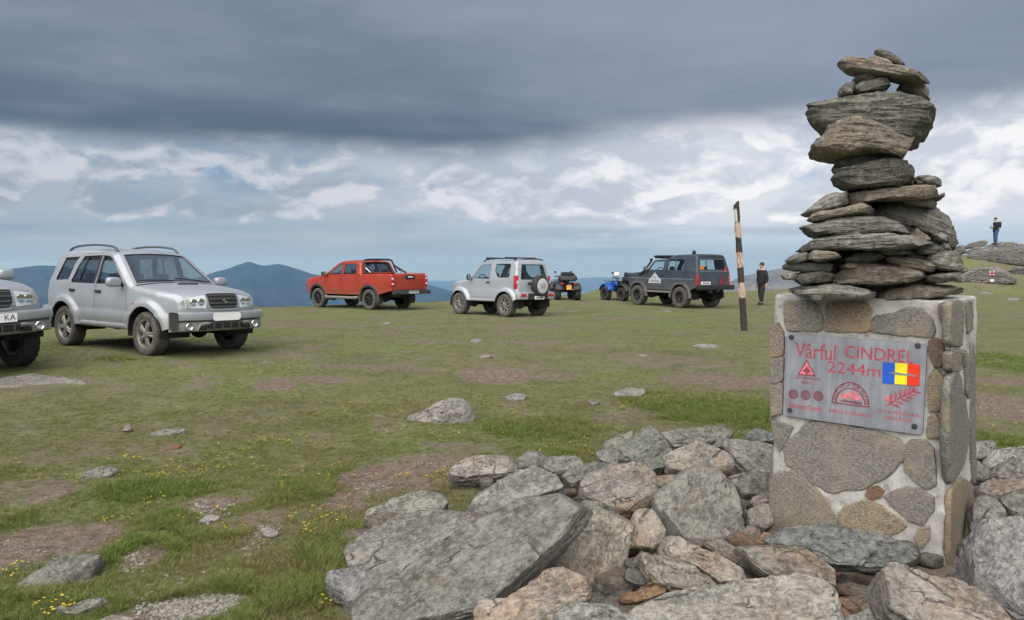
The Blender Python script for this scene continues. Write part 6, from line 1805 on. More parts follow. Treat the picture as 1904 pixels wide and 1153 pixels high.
suv = silver_suv('silver five-door off-road car with dark roof rails and a blank white number plate', 'at', m_rubdust, 'blank', True, .355, .02)
suv.place(-6.33, 13.58, rad(-34))
suv2 = silver_suv('silver off-road car with chunky mud tyres cut off by the left edge', 'mud', m_rub, 'KA', False, .40, .15)
suv2.place(-8.44, 10.95, rad(-29))

# ---------------------------------------------------------------- red double-cab pickup
def red_pickup():
    prof = [(2.42, .62, .05), (2.50, .80, .10), (2.50, 1.00, .10), (2.40, 1.10, .07), (2.15, 1.16, .05), (1.30, 1.27, .05), (1.12, 1.30, .05), (.42, 1.735, .05), (.22, 1.80, .03), (-.40, 1.835, .03), (-.82, 1.80, .03), (-.93, 1.74, .02), (-1.06, 1.36, .01), (-1.08, 1.335, 0), (-1.12, 1.325, 0), (-2.66, 1.345, 0), (-2.74, 1.33, .0), (-2.77, 1.26, .02), (-2.79, .74, .02)]
    def w(x, z):
        b = .895 - .02 * sstep(z, .8, .5) - .02 * sstep(z, 1.0, 1.3)
        b = b - .32 * np.maximum(0, z - 1.30) * sstep(z, 1.28, 1.4)
        return b - .16 * sstep(x, 1.75, 2.6) ** 1.5
    c = Car('pickup_truck', 'red double-cab pickup with black sport bar and black wheel arches', None, 'pickup', prof, w, .05, [1.54, -1.545], .47, .39, .56, m_redp, .78)
    c.flare = .02; S_ = c.sof
    sb, sw0, sw1, sr, sk_, sbd, stg = S_(2.42, 1.09), S_(1.14, 1.295), S_(.40, 1.745), S_(-.88, 1.77), S_(-1.07, 1.345), S_(-1.12, 1.325), S_(-2.70, 1.34)
    c.sp('nose_panel', 0, sb - .004); c.sp('bonnet', sb + .004, sw0 - .06); c.sp('cowl', sw0 - .055, sw0, m_black)
    wd = [(sw0 + .03, -.92), (sw0 + .03, .92), (sw1 - .03, .9), (sw1 - .03, -.9)]
    c.spoly('windscreen_frame', [(sw0, -1), (sw0, 1), (sw1, 1), (sw1, -1)], c.paint, 0, .012, holes=[wd]); c.spoly('windscreen', wd, m_screen, -.006, 0, .15)
    c.sp('roof', sw1, sr)
    rwn = [(sr + .03, -.88), (sr + .03, .88), (sk_ - .04, .88), (sk_ - .04, -.88)]
    c.spoly('cab_back', [(sr, -1), (sr, 1), (sk_, 1), (sk_, -1)], c.paint, 0, .012, holes=[rwn]); c.spoly('rear_window', rwn, m_tint, -.006, 0, .15)
    c.sp('bed_rim', sk_ + .01, stg, m_black, off=-.035, thick=.02)
    tg = c.sp('tailgate', stg + .01, c.L - .01, v=.80, off=.012, round_r=.006); c.sp('tail_panel', stg, c.L, off=-.01)
    doors = [[(1.02, 1.22), (.98, 1.30), (.36, 1.70), (.16, 1.765), (.02, 1.77), (.0, .66), (.92, .66), (1.02, .80)], [(-.02, 1.77), (-.70, 1.765), (-.82, 1.72), (-.90, 1.32), (-.96, 1.10), (-.96, .82), (-.90, .66), (-.02, .66)]]
    wins = [([(.88, 1.32), (.34, 1.655), (.16, 1.715), (.06, 1.715), (.06, 1.31)], 0), ([(-.07, 1.31), (-.07, 1.715), (-.66, 1.71), (-.75, 1.66), (-.82, 1.33)], 1)]
    c.sides(doors, wins, [(.14, 1.16, 0), (-.80, 1.18, 1)], [m_glass, m_tint], hmat=m_redp)
    for sg in (1, -1):
        for xa in c.ax:
            a = np.linspace(-.12, math.pi + .12, 26); R0, R1 = c.ra - .005, c.ra + .10
            pts = [(xa + R0 * math.cos(t_), c.rw + R0 * math.sin(t_)) for t_ in a]; pts2 = [(xa + R1 * math.cos(t_), c.rw + R1 * math.sin(t_) ) for t_ in a[::-1]]
            c.sdpoly('arch_flare', pts + pts2, m_archblk, sg, .035, .05, .06, round_r=.02)
        mb = MB(); mb.tube([(.98, sg * .92, .47), (.85, sg * .97, .44), (-.85, sg * .97, .44), (-.98, sg * .92, .47)], .055, 10); mb.build('side_step', m_alloy, c.root)
        mb = MB(); mb.box((-1.545 - .48, sg * .80, .42), (.02, .30, .42), .006); mb.build('mud_flap', m_black, c.root)
        tl = MB(); tl.box((-2.735, sg * .83, 1.06), (.14, .15, .36), .03); o = tl.build('tail_light', m_rlens, c.root)
        for zz in (1.16, .97):
            mb = MB(); mb.box((-2.80, sg * .83, zz), (.03, .09, .07), .012); mb.build('reversing_lens', m_wlens, o)
        mb = MB(); mb.box((1.20, sg * .905, 1.05), (.20, .02, .03), .006); mb.build('fender_badge', m_chrome, c.root)
        mb = MB(); mb.box((2.42, sg * .56, 1.0), (.10, .26, .11), .04); mb.build('headlight', m_wlens, c.root)
    # sport bar
    mb = MB(); y = .70
    loop = chaikin(np.array([(-1.22, -y - .08, 1.36), (-1.12, -y - .02, 1.64), (-1.05, -y + .02, 1.83), (-1.05, -y + .18, 1.865), (-1.05, y - .18, 1.865), (-1.05, y - .02, 1.83), (-1.12, y + .02, 1.64), (-1.22, y + .08, 1.36)]), 1, False)
    mb.tube(loop, .036, 8); bar = mb.build('sport_bar', m_black, c.root)
    for sg in (1, -1):
        mb = MB(); mb.tube([(-1.13, sg * y, 1.66), (-1.75, sg * (y + .07), 1.36)], .034, 8); mb.build('bar_brace', m_black, bar)
        mb = MB(); mb.tube([(-1.22, sg * (y + .05), 1.56), (-1.52, sg * (y + .06), 1.38)], .020, 8); mb.build('brace_trim', m_chrome, bar)
    mb = MB(); mb.box((-.93, 0, 1.835), (.06, .22, .03), .01); mb.build('brake_light', m_rlens, c.root)
    mb = MB(); mb.box((-2.815, 0, 1.215), (.04, .46, .15), .03); hd = mb.build('tailgate_handle', m_black, tg)
    mb = MB(); mb.box((-2.838, 0, 1.215), (.012, .24, .045), .008); mb.build('handle_lettering', m_white, hd)
    mb = MB(); mb.box((-2.90, 0, .66), (.22, 1.74, .15), .05); bp = mb.build('rear_bumper', m_dkchrome, c.root)
    mb = MB(); mb.box((-2.93, 0, .74), (.20, 1.2, .03), .01); mb.build('bumper_step', m_black, bp)
    illegible(bp, .50, .11, REARM(-3.02, 0, .68))
    mb = MB(); mb.tube([(-2.6, 0, .50), (-3.05, 0, .46)], .03, 8); mb.ell((-3.07, 0, .49), (.03, .03, .03), 10, 8); mb.build('tow_hitch', m_under, c.root)
    mb = MB(); mb.box((-2.35, .25, .55), (.8, .5, .18), .05); mb.build('fuel_tank', m_under, c.root)
    c.mirror(.92, 1.27, m_black, (.14, .20, .19), .08); c.interior(1.28, .85, seats=((.30, .36), (.30, -.36)), rear=(-.55,)); c.under(x0=-2.6)
    c.wheels('split6_at', .265, .235, m_rubdust, m_dkalloy)
    return c
m_archblk = simple('arch_plastic', (0.030, 0.031, 0.033), 0.6, dirt=(DUST, 0.2, 0.9, 0.3))
m_dkchrome = simple('dark_chrome', (0.16, 0.165, 0.175), 0.22, 0.9, var=0.1)
pick = red_pickup(); pick.place(-5.87, 30.28, rad(140))

# ---------------------------------------------------------------- short silver off-roader with a spare wheel
def mini_offroader():
    prof = [(1.60, .56, .03), (1.67, .70, .06), (1.67, .95, .06), (1.60, 1.06, .05), (1.45, 1.10, .04), (.85, 1.17, .04), (.66, 1.19, .04), (.26, 1.66, .04), (.12, 1.735, .03), (-.45, 1.785, .03), (-1.20, 1.79, .03), (-1.48, 1.76, .03), (-1.56, 1.68, .03), (-1.64, 1.18, .04), (-1.67, .95, .04), (-1.65, .58, .04)]
    def w(x, z):
        b = .735 + .012 * sstep(z, .85, .83)
        b = b - .20 * np.maximum(0, z - 1.18) * sstep(z, 1.1, 1.25)
        return b - .10 * sstep(x, 1.15, 1.7) ** 1.5
    c = Car('mini_off_roader', 'small silver three-door off-roader with a covered spare wheel on its tailgate', None, 'car', prof, w, .06, [1.125, -1.125], .44, .37, .50, m_silver2, .68)
    c.flare = .075; c.rear_glass = m_glass; S_ = c.sof
    sb, sw0, sw1, sr = S_(1.60, 1.06), S_(.67, 1.185), S_(.24, 1.68), S_(-1.52, 1.73)
    c.sp('nose_panel', 0, sb - .004); c.sp('bonnet', sb + .004, sw0 - .06); c.sp('cowl', sw0 - .055, sw0, m_black)
    wd = [(sw0 + .03, -.92), (sw0 + .03, .92), (sw1 - .03, .9), (sw1 - .03, -.9)]
    c.spoly('windscreen_frame', [(sw0, -1), (sw0, 1), (sw1, 1), (sw1, -1)], c.paint, 0, .012, holes=[wd]); c.spoly('windscreen', wd, m_clear, -.006, 0, .15)
    c.sp('roof', sw1, sr)
    r0, r1 = S_(-1.575, 1.64), S_(-1.635, 1.20)
    rwn = [(r0 - .02, -.80), (r0 - .02, .80), (r1 - .02, .86), (r1 + .02, .82), (r1 + .02, -.82), (r1 - .02, -.86)]
    tg = c.spoly('tailgate', [(sr, -1), (sr, 1), (c.L, 1), (c.L, -1)], c.paint, 0, .012, holes=[rwn])
    rw_ = c.spoly('rear_window', rwn, m_clear, -.006, 0, .15); c.spoly('window_seal', rwn, m_black, .002, .012, holes=[[(r0 + .01, -.76), (r0 + .01, .76), (r1 - .02, .80), (r1 - .0, .78), (r1 - .0, -.78), (r1 - .02, -.80)]], parent=rw_)
    doors = [[(.58, 1.13), (.55, 1.20), (.20, 1.63), (.10, 1.70), (-.42, 1.73), (-.42, .60), (.46, .60), (.58, .84)]]
    wins = [([(.46, 1.215), (.17, 1.59), (.08, 1.655), (-.35, 1.675), (-.35, 1.20)], 0), ([(-.60, 1.68), (-1.24, 1.68), (-1.28, 1.64), (-1.28, 1.28), (-1.24, 1.24), (-.82, 1.24), (-.72, 1.28), (-.58, 1.46)], None)]
    c.sides(doors, wins, [(-.30, 1.09, 0)], [m_clear])
    for sg in (1, -1):
        c.sdpoly('crease', [(.60, .845), (-.62, .845), (-.62, .835), (.60, .835)], c.paint, sg, .008, .012, .06)
        mb = MB(); mb.tube([(.68, sg * .72, .52), (-.66, sg * .72, .52)], .05, 10); mb.build('sill', c.paint, c.root)
        q = c.side(sg)(np.array([[-1.60, 1.08]]))[0]
        mb = MB(); mb.box((q[0] + .03, sg * .70, 1.10), (.14, .10, .42), .02); tl = mb.build('tail_light', m_rlens, c.root)
        mb = MB(); mb.box((q[0] - .042, sg * .70, 1.10), (.01, .075, .09), .004); mb.build('tail_lens', m_wlens, tl)
        e = [(.05, sg * .60, 1.76), (-.05, sg * .60, 1.82), (-.7, sg * .60, 1.855), (-1.35, sg * .60, 1.84), (-1.44, sg * .60, 1.79)]
        mb = MB(); mb.tube(chaikin(np.array(e), 1, False), .020, 8); rl = mb.build('roof_rail', m_black, c.root)
    for x_ in (-.15, -1.05):
        mb = MB(); mb.tube([(x_, -.68, 1.875), (x_, .68, 1.875)], .018, 8)
        for sg in (1, -1): mb.box((x_, sg * .61, 1.86), (.09, .08, .05), .015)
        mb.build('roof_bar', m_black, c.root)
    # rear bumper, lamps, plate, spare wheel
    mb = MB(); mb.box((-1.70, 0, .68), (.24, 1.56, .24), .06); bp = mb.build('rear_bumper', c.paint, c.root)
    mb = MB(); mb.box((-1.80, -.02, .66), (.08, .86, .20), .02); mb.build('plate_recess', m_black, bp)
    for sg in (1, -1):
        mb = MB(); mb.box((-1.815, sg * .60, .70), (.03, .22, .10), .012); mb.build('reflector', m_rlens, bp)
    illegible(bp, .42, .10, REARM(-1.85, -.06, .62), blue=False)
    mb = MB(); mb.box((-1.80, .34, 1.06), (.05, .12, .09), .02); mb.build('tailgate_handle', m_black, tg)
    sp_y, sp_z = -.13, .99
    spm = Matrix.Translation((-1.81, sp_y, sp_z)) @ RZ(math.pi / 2)
    tme, _ = wheel_meshes('steel_at', .335, .21, .20, m_rub, m_dkalloy); spo = obj('spare_wheel', tme, c.root, spm)
    mb = MB(); mb.lathe([(0, .118), (.20, .115), (.235, .105), (.245, .085)], 40, 'y'); cv = mb.build('wheel_cover', m_cover, spo)
    for k, (t_, sz) in enumerate((('SUZUKI', .07), ('JIMNY', .075))):
        me = text_mesh(t_, sz, m_ink, 'cover_lettering'); obj('cover_lettering', me, spo, Matrix.Translation((0, .1215, .03 - .08 * k)) @ RZ(math.pi) @ RX90)
    c.mirror(.50, 1.19, m_black, (.10, .16, .20), .07); c.interior(1.18, .55, seats=((.12, .32), (.12, -.32)), rear=()); c.under(w=.5)
    mb = MB(); mb.tube([(-1.35, .1, .50), (-1.6, .1, .44)], .09, 10); mb.build('silencer', m_under, c.root)
    c.wheels('spoke8_at', .24, .215, m_rubdust, m_alloy)
    return c
m_cover = simple('cover_silver', (0.52, 0.53, 0.55), 0.4, 0.1, var=.05)
m_clear = glass_material('clear_glass', (0.80, 0.86, 0.86), 0.05)
mini = mini_offroader(); mini.place(-.44, 25.75, rad(133))

# ---------------------------------------------------------------- dark expedition four-by-four
def expedition():
    prof = [(1.95, .80, .03), (2.0, .95, .05), (1.98, 1.22, .05), (1.90, 1.28, .04), (1.60, 1.33, .03), (.98, 1.38, .03), (.76, 1.41, .03), (.42, 1.82, .03), (.30, 1.86, .02), (-.42, 1.88, .02), (-.50, 1.95, .02), (-.72, 2.045, .02), (-1.80, 2.07, .02), (-1.98, 2.03, .02), (-2.04, 1.95, .02), (-2.16, 1.42, .02), (-2.18, 1.30, .02), (-2.17, .82, .02)]
    def w(x, z):
        b = .855 - .015 * sstep(z, .9, .6)
        b = b - .22 * np.maximum(0, z - 1.42) * sstep(z, 1.38, 1.5)
        return b - .07 * sstep(x, 1.4, 2.0) ** 1.5
    c = Car('expedition_car', 'dark blue-grey lifted four-by-four with snorkel, front roof rack and white door emblem', None, 'car', prof, w, .045, [1.27, -1.27], .50, .42, .68, m_slate, .76)
    c.flare = .03; c.rear_glass = m_clear; S_ = c.sof
    sb, sw0, sw1, sr = S_(1.92, 1.27), S_(.78, 1.405), S_(.40, 1.845), S_(-2.0, 1.98)
    c.sp('nose_panel', 0, sb); c.sp('bonnet', sb + .004, sw0 - .06); c.sp('cowl', sw0 - .055, sw0, m_black)
    wd = [(sw0 + .03, -.92), (sw0 + .03, .92), (sw1 - .03, .9), (sw1 - .03, -.9)]
    c.spoly('windscreen_frame', [(sw0, -1), (sw0, 1), (sw1, 1), (sw1, -1)], c.paint, 0, .012, holes=[wd]); c.spoly('windscreen', wd, m_clear, -.006, 0, .15)
    c.sp('roof', sw1, sr)
    r0, r1 = S_(-2.06, 1.86), S_(-2.145, 1.49)
    rwn = rrect(r0, r1, -.84 * c.VS, .84 * c.VS, .05); rwn = [(a_, b_ / c.VS) for a_, b_ in rwn]
    tg = c.spoly('tailgate', [(sr, -1), (sr, 1), (c.L, 1), (c.L, -1)], c.paint, 0, .012, holes=[rwn]); rw_ = c.spoly('rear_window', rwn, m_clear, -.006, 0, .15)
    c.sp('roof_edge_spoiler', sr - .03, sr + .05, m_black, v=.92, off=.02, thick=.02)
    doors = [[(.70, 1.36), (.66, 1.43), (.38, 1.79), (.28, 1.84), (-.34, 1.86), (-.36, .78), (.64, .78), (.72, .95)]]
    wins = [([(.56, 1.455), (.34, 1.745), (.26, 1.79), (-.29, 1.80), (-.29, 1.44)], 0), ([(-.52, 1.88), (-1.36, 1.88), (-1.40, 1.84), (-1.40, 1.50), (-1.36, 1.46), (-.52, 1.46)], None)]
    c.sides(doors, wins, [(-.24, 1.25, 0)], [m_open])
    for sg in (1, -1):
        for xa in c.ax:
            a = np.linspace(-.05, math.pi + .05, 26); R0, R1 = c.ra - .005, c.ra + .12
            c.sdpoly('arch_flare', [(xa + R0 * math.cos(t_), c.rw + R0 * math.sin(t_)) for t_ in a] + [(xa + R1 * math.cos(t_), c.rw + R1 * math.sin(t_) * .93) for t_ in a[::-1]], m_grey_pl, sg, .045, .06, .06, round_r=.02)
        mb = MB(); mb.tube([(.80, sg * .88, .60), (-.80, sg * .88, .60)], .045, 10); mb.build('rock_slider', m_alloy, c.root)
        mb = MB(); q0, q1 = c.side(sg)(np.array([[-.95, 1.47], [-.95, 1.87]])); mb.tube([q0, q1], .018, 6); mb.build('window_bar', c.paint, c.root)
        c.sdpoly('waist_line', [(1.8, 1.13), (-2.0, 1.13), (-2.0, 1.115), (1.8, 1.115)], m_paleline, sg, .004, .006, .08)
        mb = MB(); mb.box((-2.13, sg * .79, 1.10), (.10, .12, .40), .015); mb.build('tail_light', m_rlens, c.root)
        if sg > 0: mb = MB(); mb.lathe([(0, .03), (.06, .03), (.08, .01), (.07, -.05), (.0, -.06)], 16, 'x', (-1.72, sg * .60, 2.14)); mb.build('work_lamp', m_black, c.root)
    # snorkel on the near side
    mb = MB(); q = c.side(1)(np.array([[1.0, 1.30]]))[0]
    mb.tube(chaikin(np.array([(1.15, q[1] + .03, 1.28), (.95, q[1] + .05, 1.33), (.76, q[1] + .04, 1.46), (.52, q[1] - .03, 1.76), (.47, q[1] - .05, 1.84)]), 2, False), .040, 8); mb.box((.50, q[1] - .05, 1.87), (.12, .08, .09), .025); mb.build('snorkel', m_black, c.root)
    # front roof rack
    mb = MB(); zr = 2.02
    for sg in (1, -1): mb.tube([(.52, sg * .66, zr - .02), (.40, sg * .66, zr), (-.60, sg * .66, zr)], .020, 6)
    for k in range(6): mb.tube([(.42 - k * .18, -.66, zr), (.42 - k * .18, .66, zr)], .014, 6)
    for x_ in (.30, -.30):
        for sg in (1, -1): mb.tube([(x_, sg * .62, 1.89), (x_, sg * .66, zr)], .016, 6)
    rk = mb.build('roof_rack', m_black, c.root)
    mb = MB(); mb.box((.50, 0, zr - .05), (.08, 1.2, .09), .02); mb.build('light_bar', m_black, rk)
    mb = MB(); mb.box((-.02, 0, 1.965), (.75, 1.0, .12), .03); mb.build('roof_load', m_under, rk)
    # door emblem: white mountain with dark lettering
    for sg in (1, -1):
        em = c.sdpoly('door_emblem', [(.60, .93), (-.16, .93), (-.18, 1.08), (-.08, 1.12), (.06, 1.24), (.19, 1.36), (.30, 1.26), (.42, 1.14), (.52, 1.10)], m_emblem, sg, .012, .004, .06)
        for k, (t_, sz, zz) in enumerate((('4X4', .10, 1.16), ('OFFROAD', .125, 1.01))):
            me = text_mesh(t_, sz, m_ink, 'emblem_lettering'); q = c.side(sg)(np.array([[.20, zz]]))[0]
            obj('emblem_lettering', me, em, Matrix.Translation((q[0], q[1] + sg * .016, q[2])) @ (RZ(math.pi) if sg > 0 else Matrix.Identity(4)) @ RX90)
    # rear: beam bumper, plate, decals, tow gear
    mb = MB(); mb.box((-2.28, 0, .82), (.16, 1.86, .18), .03); bp = mb.build('rear_bumper', m_black, c.root)
    mb = MB(); mb.tube([(-2.2, -.02, .70), (-2.45, -.02, .66)], .035, 8); mb.ell((-2.46, 0, .70), (.04, .04, .04), 10, 8); mb.box((-2.25, .3, .66), (.3, .06, .10), .02); mb.build('tow_hitch', m_under, bp)
    illegible(tg, .46, .11, REARM(-2.215, .43, .98), blue=False)
    mb = MB(); mb.prism([(-.13, -.16), (.13, -.16), (.07, .0), (.02, .17), (-.02, .17), (-.07, .0)], -.004, 0, 'xz'); mb.build('red_decal', m_decal, tg, smooth=False, matrix=REARM(-2.225, -.36, 1.08))
    mb = MB(); mb.prism([(-.12, 0), (.12, 0), (.09, .09), (0, .15), (-.10, .08)], -.004, 0, 'xz'); mb.build('orange_sticker', m_olens, rw_, smooth=False, matrix=REARM(-2.165, .60, 1.50))
    mb = MB(); mb.prism([(-.09, -.10), (.09, -.10), (.06, .02), (0, .16), (-.06, .02)], -.004, 0, 'xz'); mb.build('red_sticker', m_rlens, rw_, smooth=False, matrix=REARM(-2.185, -.58, 1.50))
    mb = MB(); mb.box((-2.19, 0, 1.425), (.02, 1.5, .012), .003); mb.build('tailgate_line', m_paleline, tg)
    c.mirror(.62, 1.43, m_black, (.10, .16, .20), .07); c.interior(1.40, .60, seats=((.10, .36), (.10, -.36)), rear=(-.85,)); c.under(x0=-2.05)
    c.wheels('steel_mud', .30, .22, m_rubdust, m_dkalloy)
    return c
m_emblem = simple('emblem_white', (0.50, 0.51, 0.52), .6)
m_decal = simple('red_decal', (0.22, 0.02, 0.025), .6)
m_open = glass_material('lowered_glass', (0.92, 0.94, 0.94), 0.0)
m_paleline = simple('pale_trim', (0.30, 0.33, 0.37), 0.4)
exped = expedition(); exped.place(6.55, 31.47, rad(120))

# ================================================================== quad bikes
def quad(label, body_m, box_m, plate_m, helmet_pod):
    t = empty('quad_bike', (0, 0, 0), 0, label, 'quad bike', 'quad bikes')
    for x, w_ in ((.66, .24), (-.66, .28)):
        for sg in (1, -1): add_wheel(t, x, sg * .46, .33, 'steel_mud', .33, w_, .16, m_rub, m_alloy if helmet_pod else m_dkalloy)
    mb = MB()
    for sg in (1, -1):
        mb.tube([(.75, sg * .16, .50), (.1, sg * .18, .42), (-.8, sg * .18, .52)], .03, 6)
        for x in (.66, -.66): mb.tube([(x, sg * .15, .45), (x, sg * .40, .34)], .025, 6); mb.tube([(x, sg * .30, .36), (x - .05, sg * .20, .72)], .03, 6)
    mb.box((0, 0, .50), (.62, .34, .30), .05); mb.build('chassis', m_under, t)
    # fenders
    for x0, nm in ((.66, 'front_fender'), (-.66, 'rear_fender')):
        mb = MB()
        for sg in (1, -1):
            a = np.linspace(.25, math.pi - .25, 12); R = .42; V = []
            for y_, dr in ((.22, .02), (.40, .03), (.56, 0), (.60, -.05)):
                for q in a: V.append((x0 + (R + dr) * math.cos(q), sg * y_, .36 + (R + dr) * math.sin(q) * 1.02))
            mb.add(V, grid_faces(4, 12))
        o = mb.build(nm, body_m if nm == 'front_fender' else m_black, t, fix=False)
        md = o.modifiers.new('s', 'SOLIDIFY'); md.thickness = .02
    mb = MB(); mb.box((.52, 0, .80), (.62, .40, .20), .08, None, 3, 0, (.75, .8)); mb.build('tank_cover', body_m, t)
    mb = MB(); mb.box((.92, 0, .72), (.16, .52, .22), .05); nose = mb.build('nose_cowl', body_m, t)
    for sg in (1, -1):
        mb = MB(); mb.ell((1.0, sg * .17, .74), (.04, .08, .06), 12, 8); mb.build('headlight', m_wlens, nose)
    mb = MB(); mb.box((-.10, 0, .86), (.70, .30, .14), .06); mb.build('seat', m_black, t)
    # handlebar
    mb = MB(); mb.tube(chaikin(np.array([(.22, -.42, 1.06), (.30, -.22, 1.08), (.36, 0, 1.02), (.30, .22, 1.08), (.22, .42, 1.06)]), 1, False), .018, 6); mb.tube([(.36, 0, 1.03), (.48, 0, .85)], .03, 6); hb = mb.build('handlebar', m_black, t)
    for sg in (1, -1):
        mb = MB(); mb.tube([(.22, sg * .30, 1.07), (.22, sg * .43, 1.06)], .026, 8); mb.build('grip', m_rub, hb)
        mb = MB(); mb.tube([(.28, sg * .28, 1.08), (.26, sg * .36, 1.26)], .008, 5); mb.ell((.26, sg * .38, 1.29), (.02, .07, .045), 10, 8); mb.build('mirror', m_black, hb)
    # racks, box, lamps, plate
    for x0 in (.70, -.72):
        mb = MB()
        for k in range(5): mb.tube([(x0 - .26, (k - 2) * .15, .90), (x0 + .26, (k - 2) * .15, .90)], .012, 5)
        for k in (-.26, .26): mb.tube([(x0 + k, -.34, .90), (x0 + k, .34, .90)], .014, 5)
        for sg in (1, -1): mb.tube([(x0, sg * .28, .90), (x0, sg * .22, .74)], .014, 5)
        mb.build('rack', m_black, t)
    mb = MB(); mb.box((-.74, 0, 1.03), (.56, .86, .24), .09, None, 3, 0, (.86, .9)); bx = mb.build('cargo_box', box_m, t)
    mb = MB(); mb.box((-.50, 0, 1.20), (.14, .52, .20), .06); mb.build('backrest', m_black, bx)
    mb = MB(); mb.ell((-.78, 0, 1.19), (.20, .33, .085), 18, 8, .8); mb.build('strapped_roll', m_under, bx)  # spare roll strapped on top of the cargo box
    mb = MB(); mb.box((-1.03, 0, .98), (.02, .60, .05), .008); mb.build('box_seam', m_grey_pl, bx)
    for sg in (1, -1):
        mb = MB(); mb.box((-1.04, sg * .30, .77), (.05, .16, .07), .015); mb.build('tail_light', m_rlens, t)
    mb = MB(); mb.box((-1.02, 0, .66), (.06, .30, .10), .02); mb.build('plate_bracket', m_black, t)
    illegible(t, .24, .20, REARM(-1.07, 0, .60), plate_m, m_ink, False, False)
    mb = MB(); mb.tube([(-.60, -.20, .48), (-1.02, -.22, .50)], .05, 10); mb.build('exhaust', m_alloy, t)
    if helmet_pod:
        mb = MB(); mb.ell((.40, .05, 1.20), (.15, .13, .13), 16, 12); hm = mb.build('handlebar_pod', m_white, t)  # white rounded shape on the handlebars, built as a helmet
        mb = MB(); mb.ell((.47, .05, 1.19), (.10, .115, .07), 14, 8); mb.build('pod_visor', m_black, hm)  # its dark visor
        mb = MB(); mb.box((.60, .50, .62), (.16, .05, .20), .02); mb.build('side_panel', m_white, t)
    return t
def put(t, x, y, rz): t.location = (x, y, gz(x, y) - .02); t.rotation_euler = (0, 0, rz)
q1 = quad('black quad bike with cargo box, seen from behind, beside the small silver off-roader', m_black, m_black, m_plate_y, False); put(q1, 2.45, 36.6, rad(98))
q2 = quad('blue-nosed quad bike with cargo box half hidden by the dark four-by-four', m_bluep, m_black, m_plate_y, True); put(q2, 5.10, 36.0, rad(118))

# ================================================================== striped pole
def pole():
    g0 = gnd(1384, 615); D = g0[1]; top = at(1369, 381, D)
    m, nt, b = material('peeling_stripe_paint')
    tcn = nt.n('ShaderNodeTexCoord'); P = tcn.outputs['Object']; x, y, z = nt.sep(P)
    H = float(top[2] - g0[2])
    zz = z / H + (nt.noise(P, 9.0, 4, .6) - 0.5) * 0.05
    n = nt.noise(nt.scalev(P, (30, 30, 7)), 1.0, 5, .65)
    rust = nt.mix(nt.ss(n, .35, .65), (0.36, 0.17, 0.075), (0.52, 0.40, 0.30))
    pale = nt.mix(nt.ss(n, .44, .66), rust, (0.55, 0.52, 0.49))
    dark = nt.mix(nt.ss(n, .40, .70), (0.028, 0.022, 0.024), (0.075, 0.050, 0.045))
    def band(lo, hi): return nt.ss(zz, lo - .006, lo + .006) * nt.ss(zz, hi + .006, hi - .006)
    k = band(.265, .385) + band(.505, .625) + band(.745, .865)
    c = nt.mix(k, dark, pale)
    top_w = nt.ss(zz, .865, .885) * nt.ss(x, -.012, -.02) * nt.ss(zz, .975, .96)
    c = nt.mix(top_w, c, (0.55, 0.54, 0.52))
    nt.put(b.inputs['Base Color'], c); b.inputs['Roughness'].default_value = .8
    nt.put(b.inputs['Normal'], nt.bump(n, .5, .01))
    mb = MB(); w_ = .068
    sec = [(-w_, -w_ * .6), (w_, -w_ * .6), (w_, w_ * .6), (-w_, w_ * .6)]
    n_ = 24; V = []
    for i in range(n_):
        z_ = -.3 + (H + .3) * i / (n_ - 1)
        s = 1 - .16 * i / n_
        for j, (a, c_) in enumerate(sec):
            V.append((a * s + .004 * math.sin(i * 2.1 + j), c_ * s + .004 * math.cos(i * 1.7 + j * 2), z_ + (.10 if (i == n_ - 1 and j in (1, 2)) else 0)))
    mb.add(V, grid_faces(n_, 4, True).tolist() + [[0, 3, 2, 1], [(n_ - 1) * 4 + k_ for k_ in range(4)]])
    ax = Vector(top - g0); q = Vector((0, 0, 1)).rotation_difference(ax.normalized())
    o = mb.build('marker_pole', m, smooth=False, matrix=Matrix.Translation(Vector(g0)) @ q.to_matrix().to_4x4() @ RZ(rad(18)))
    tag(o, 'leaning wooden pole with peeling dark and pale painted stripes', 'pole')
pole()

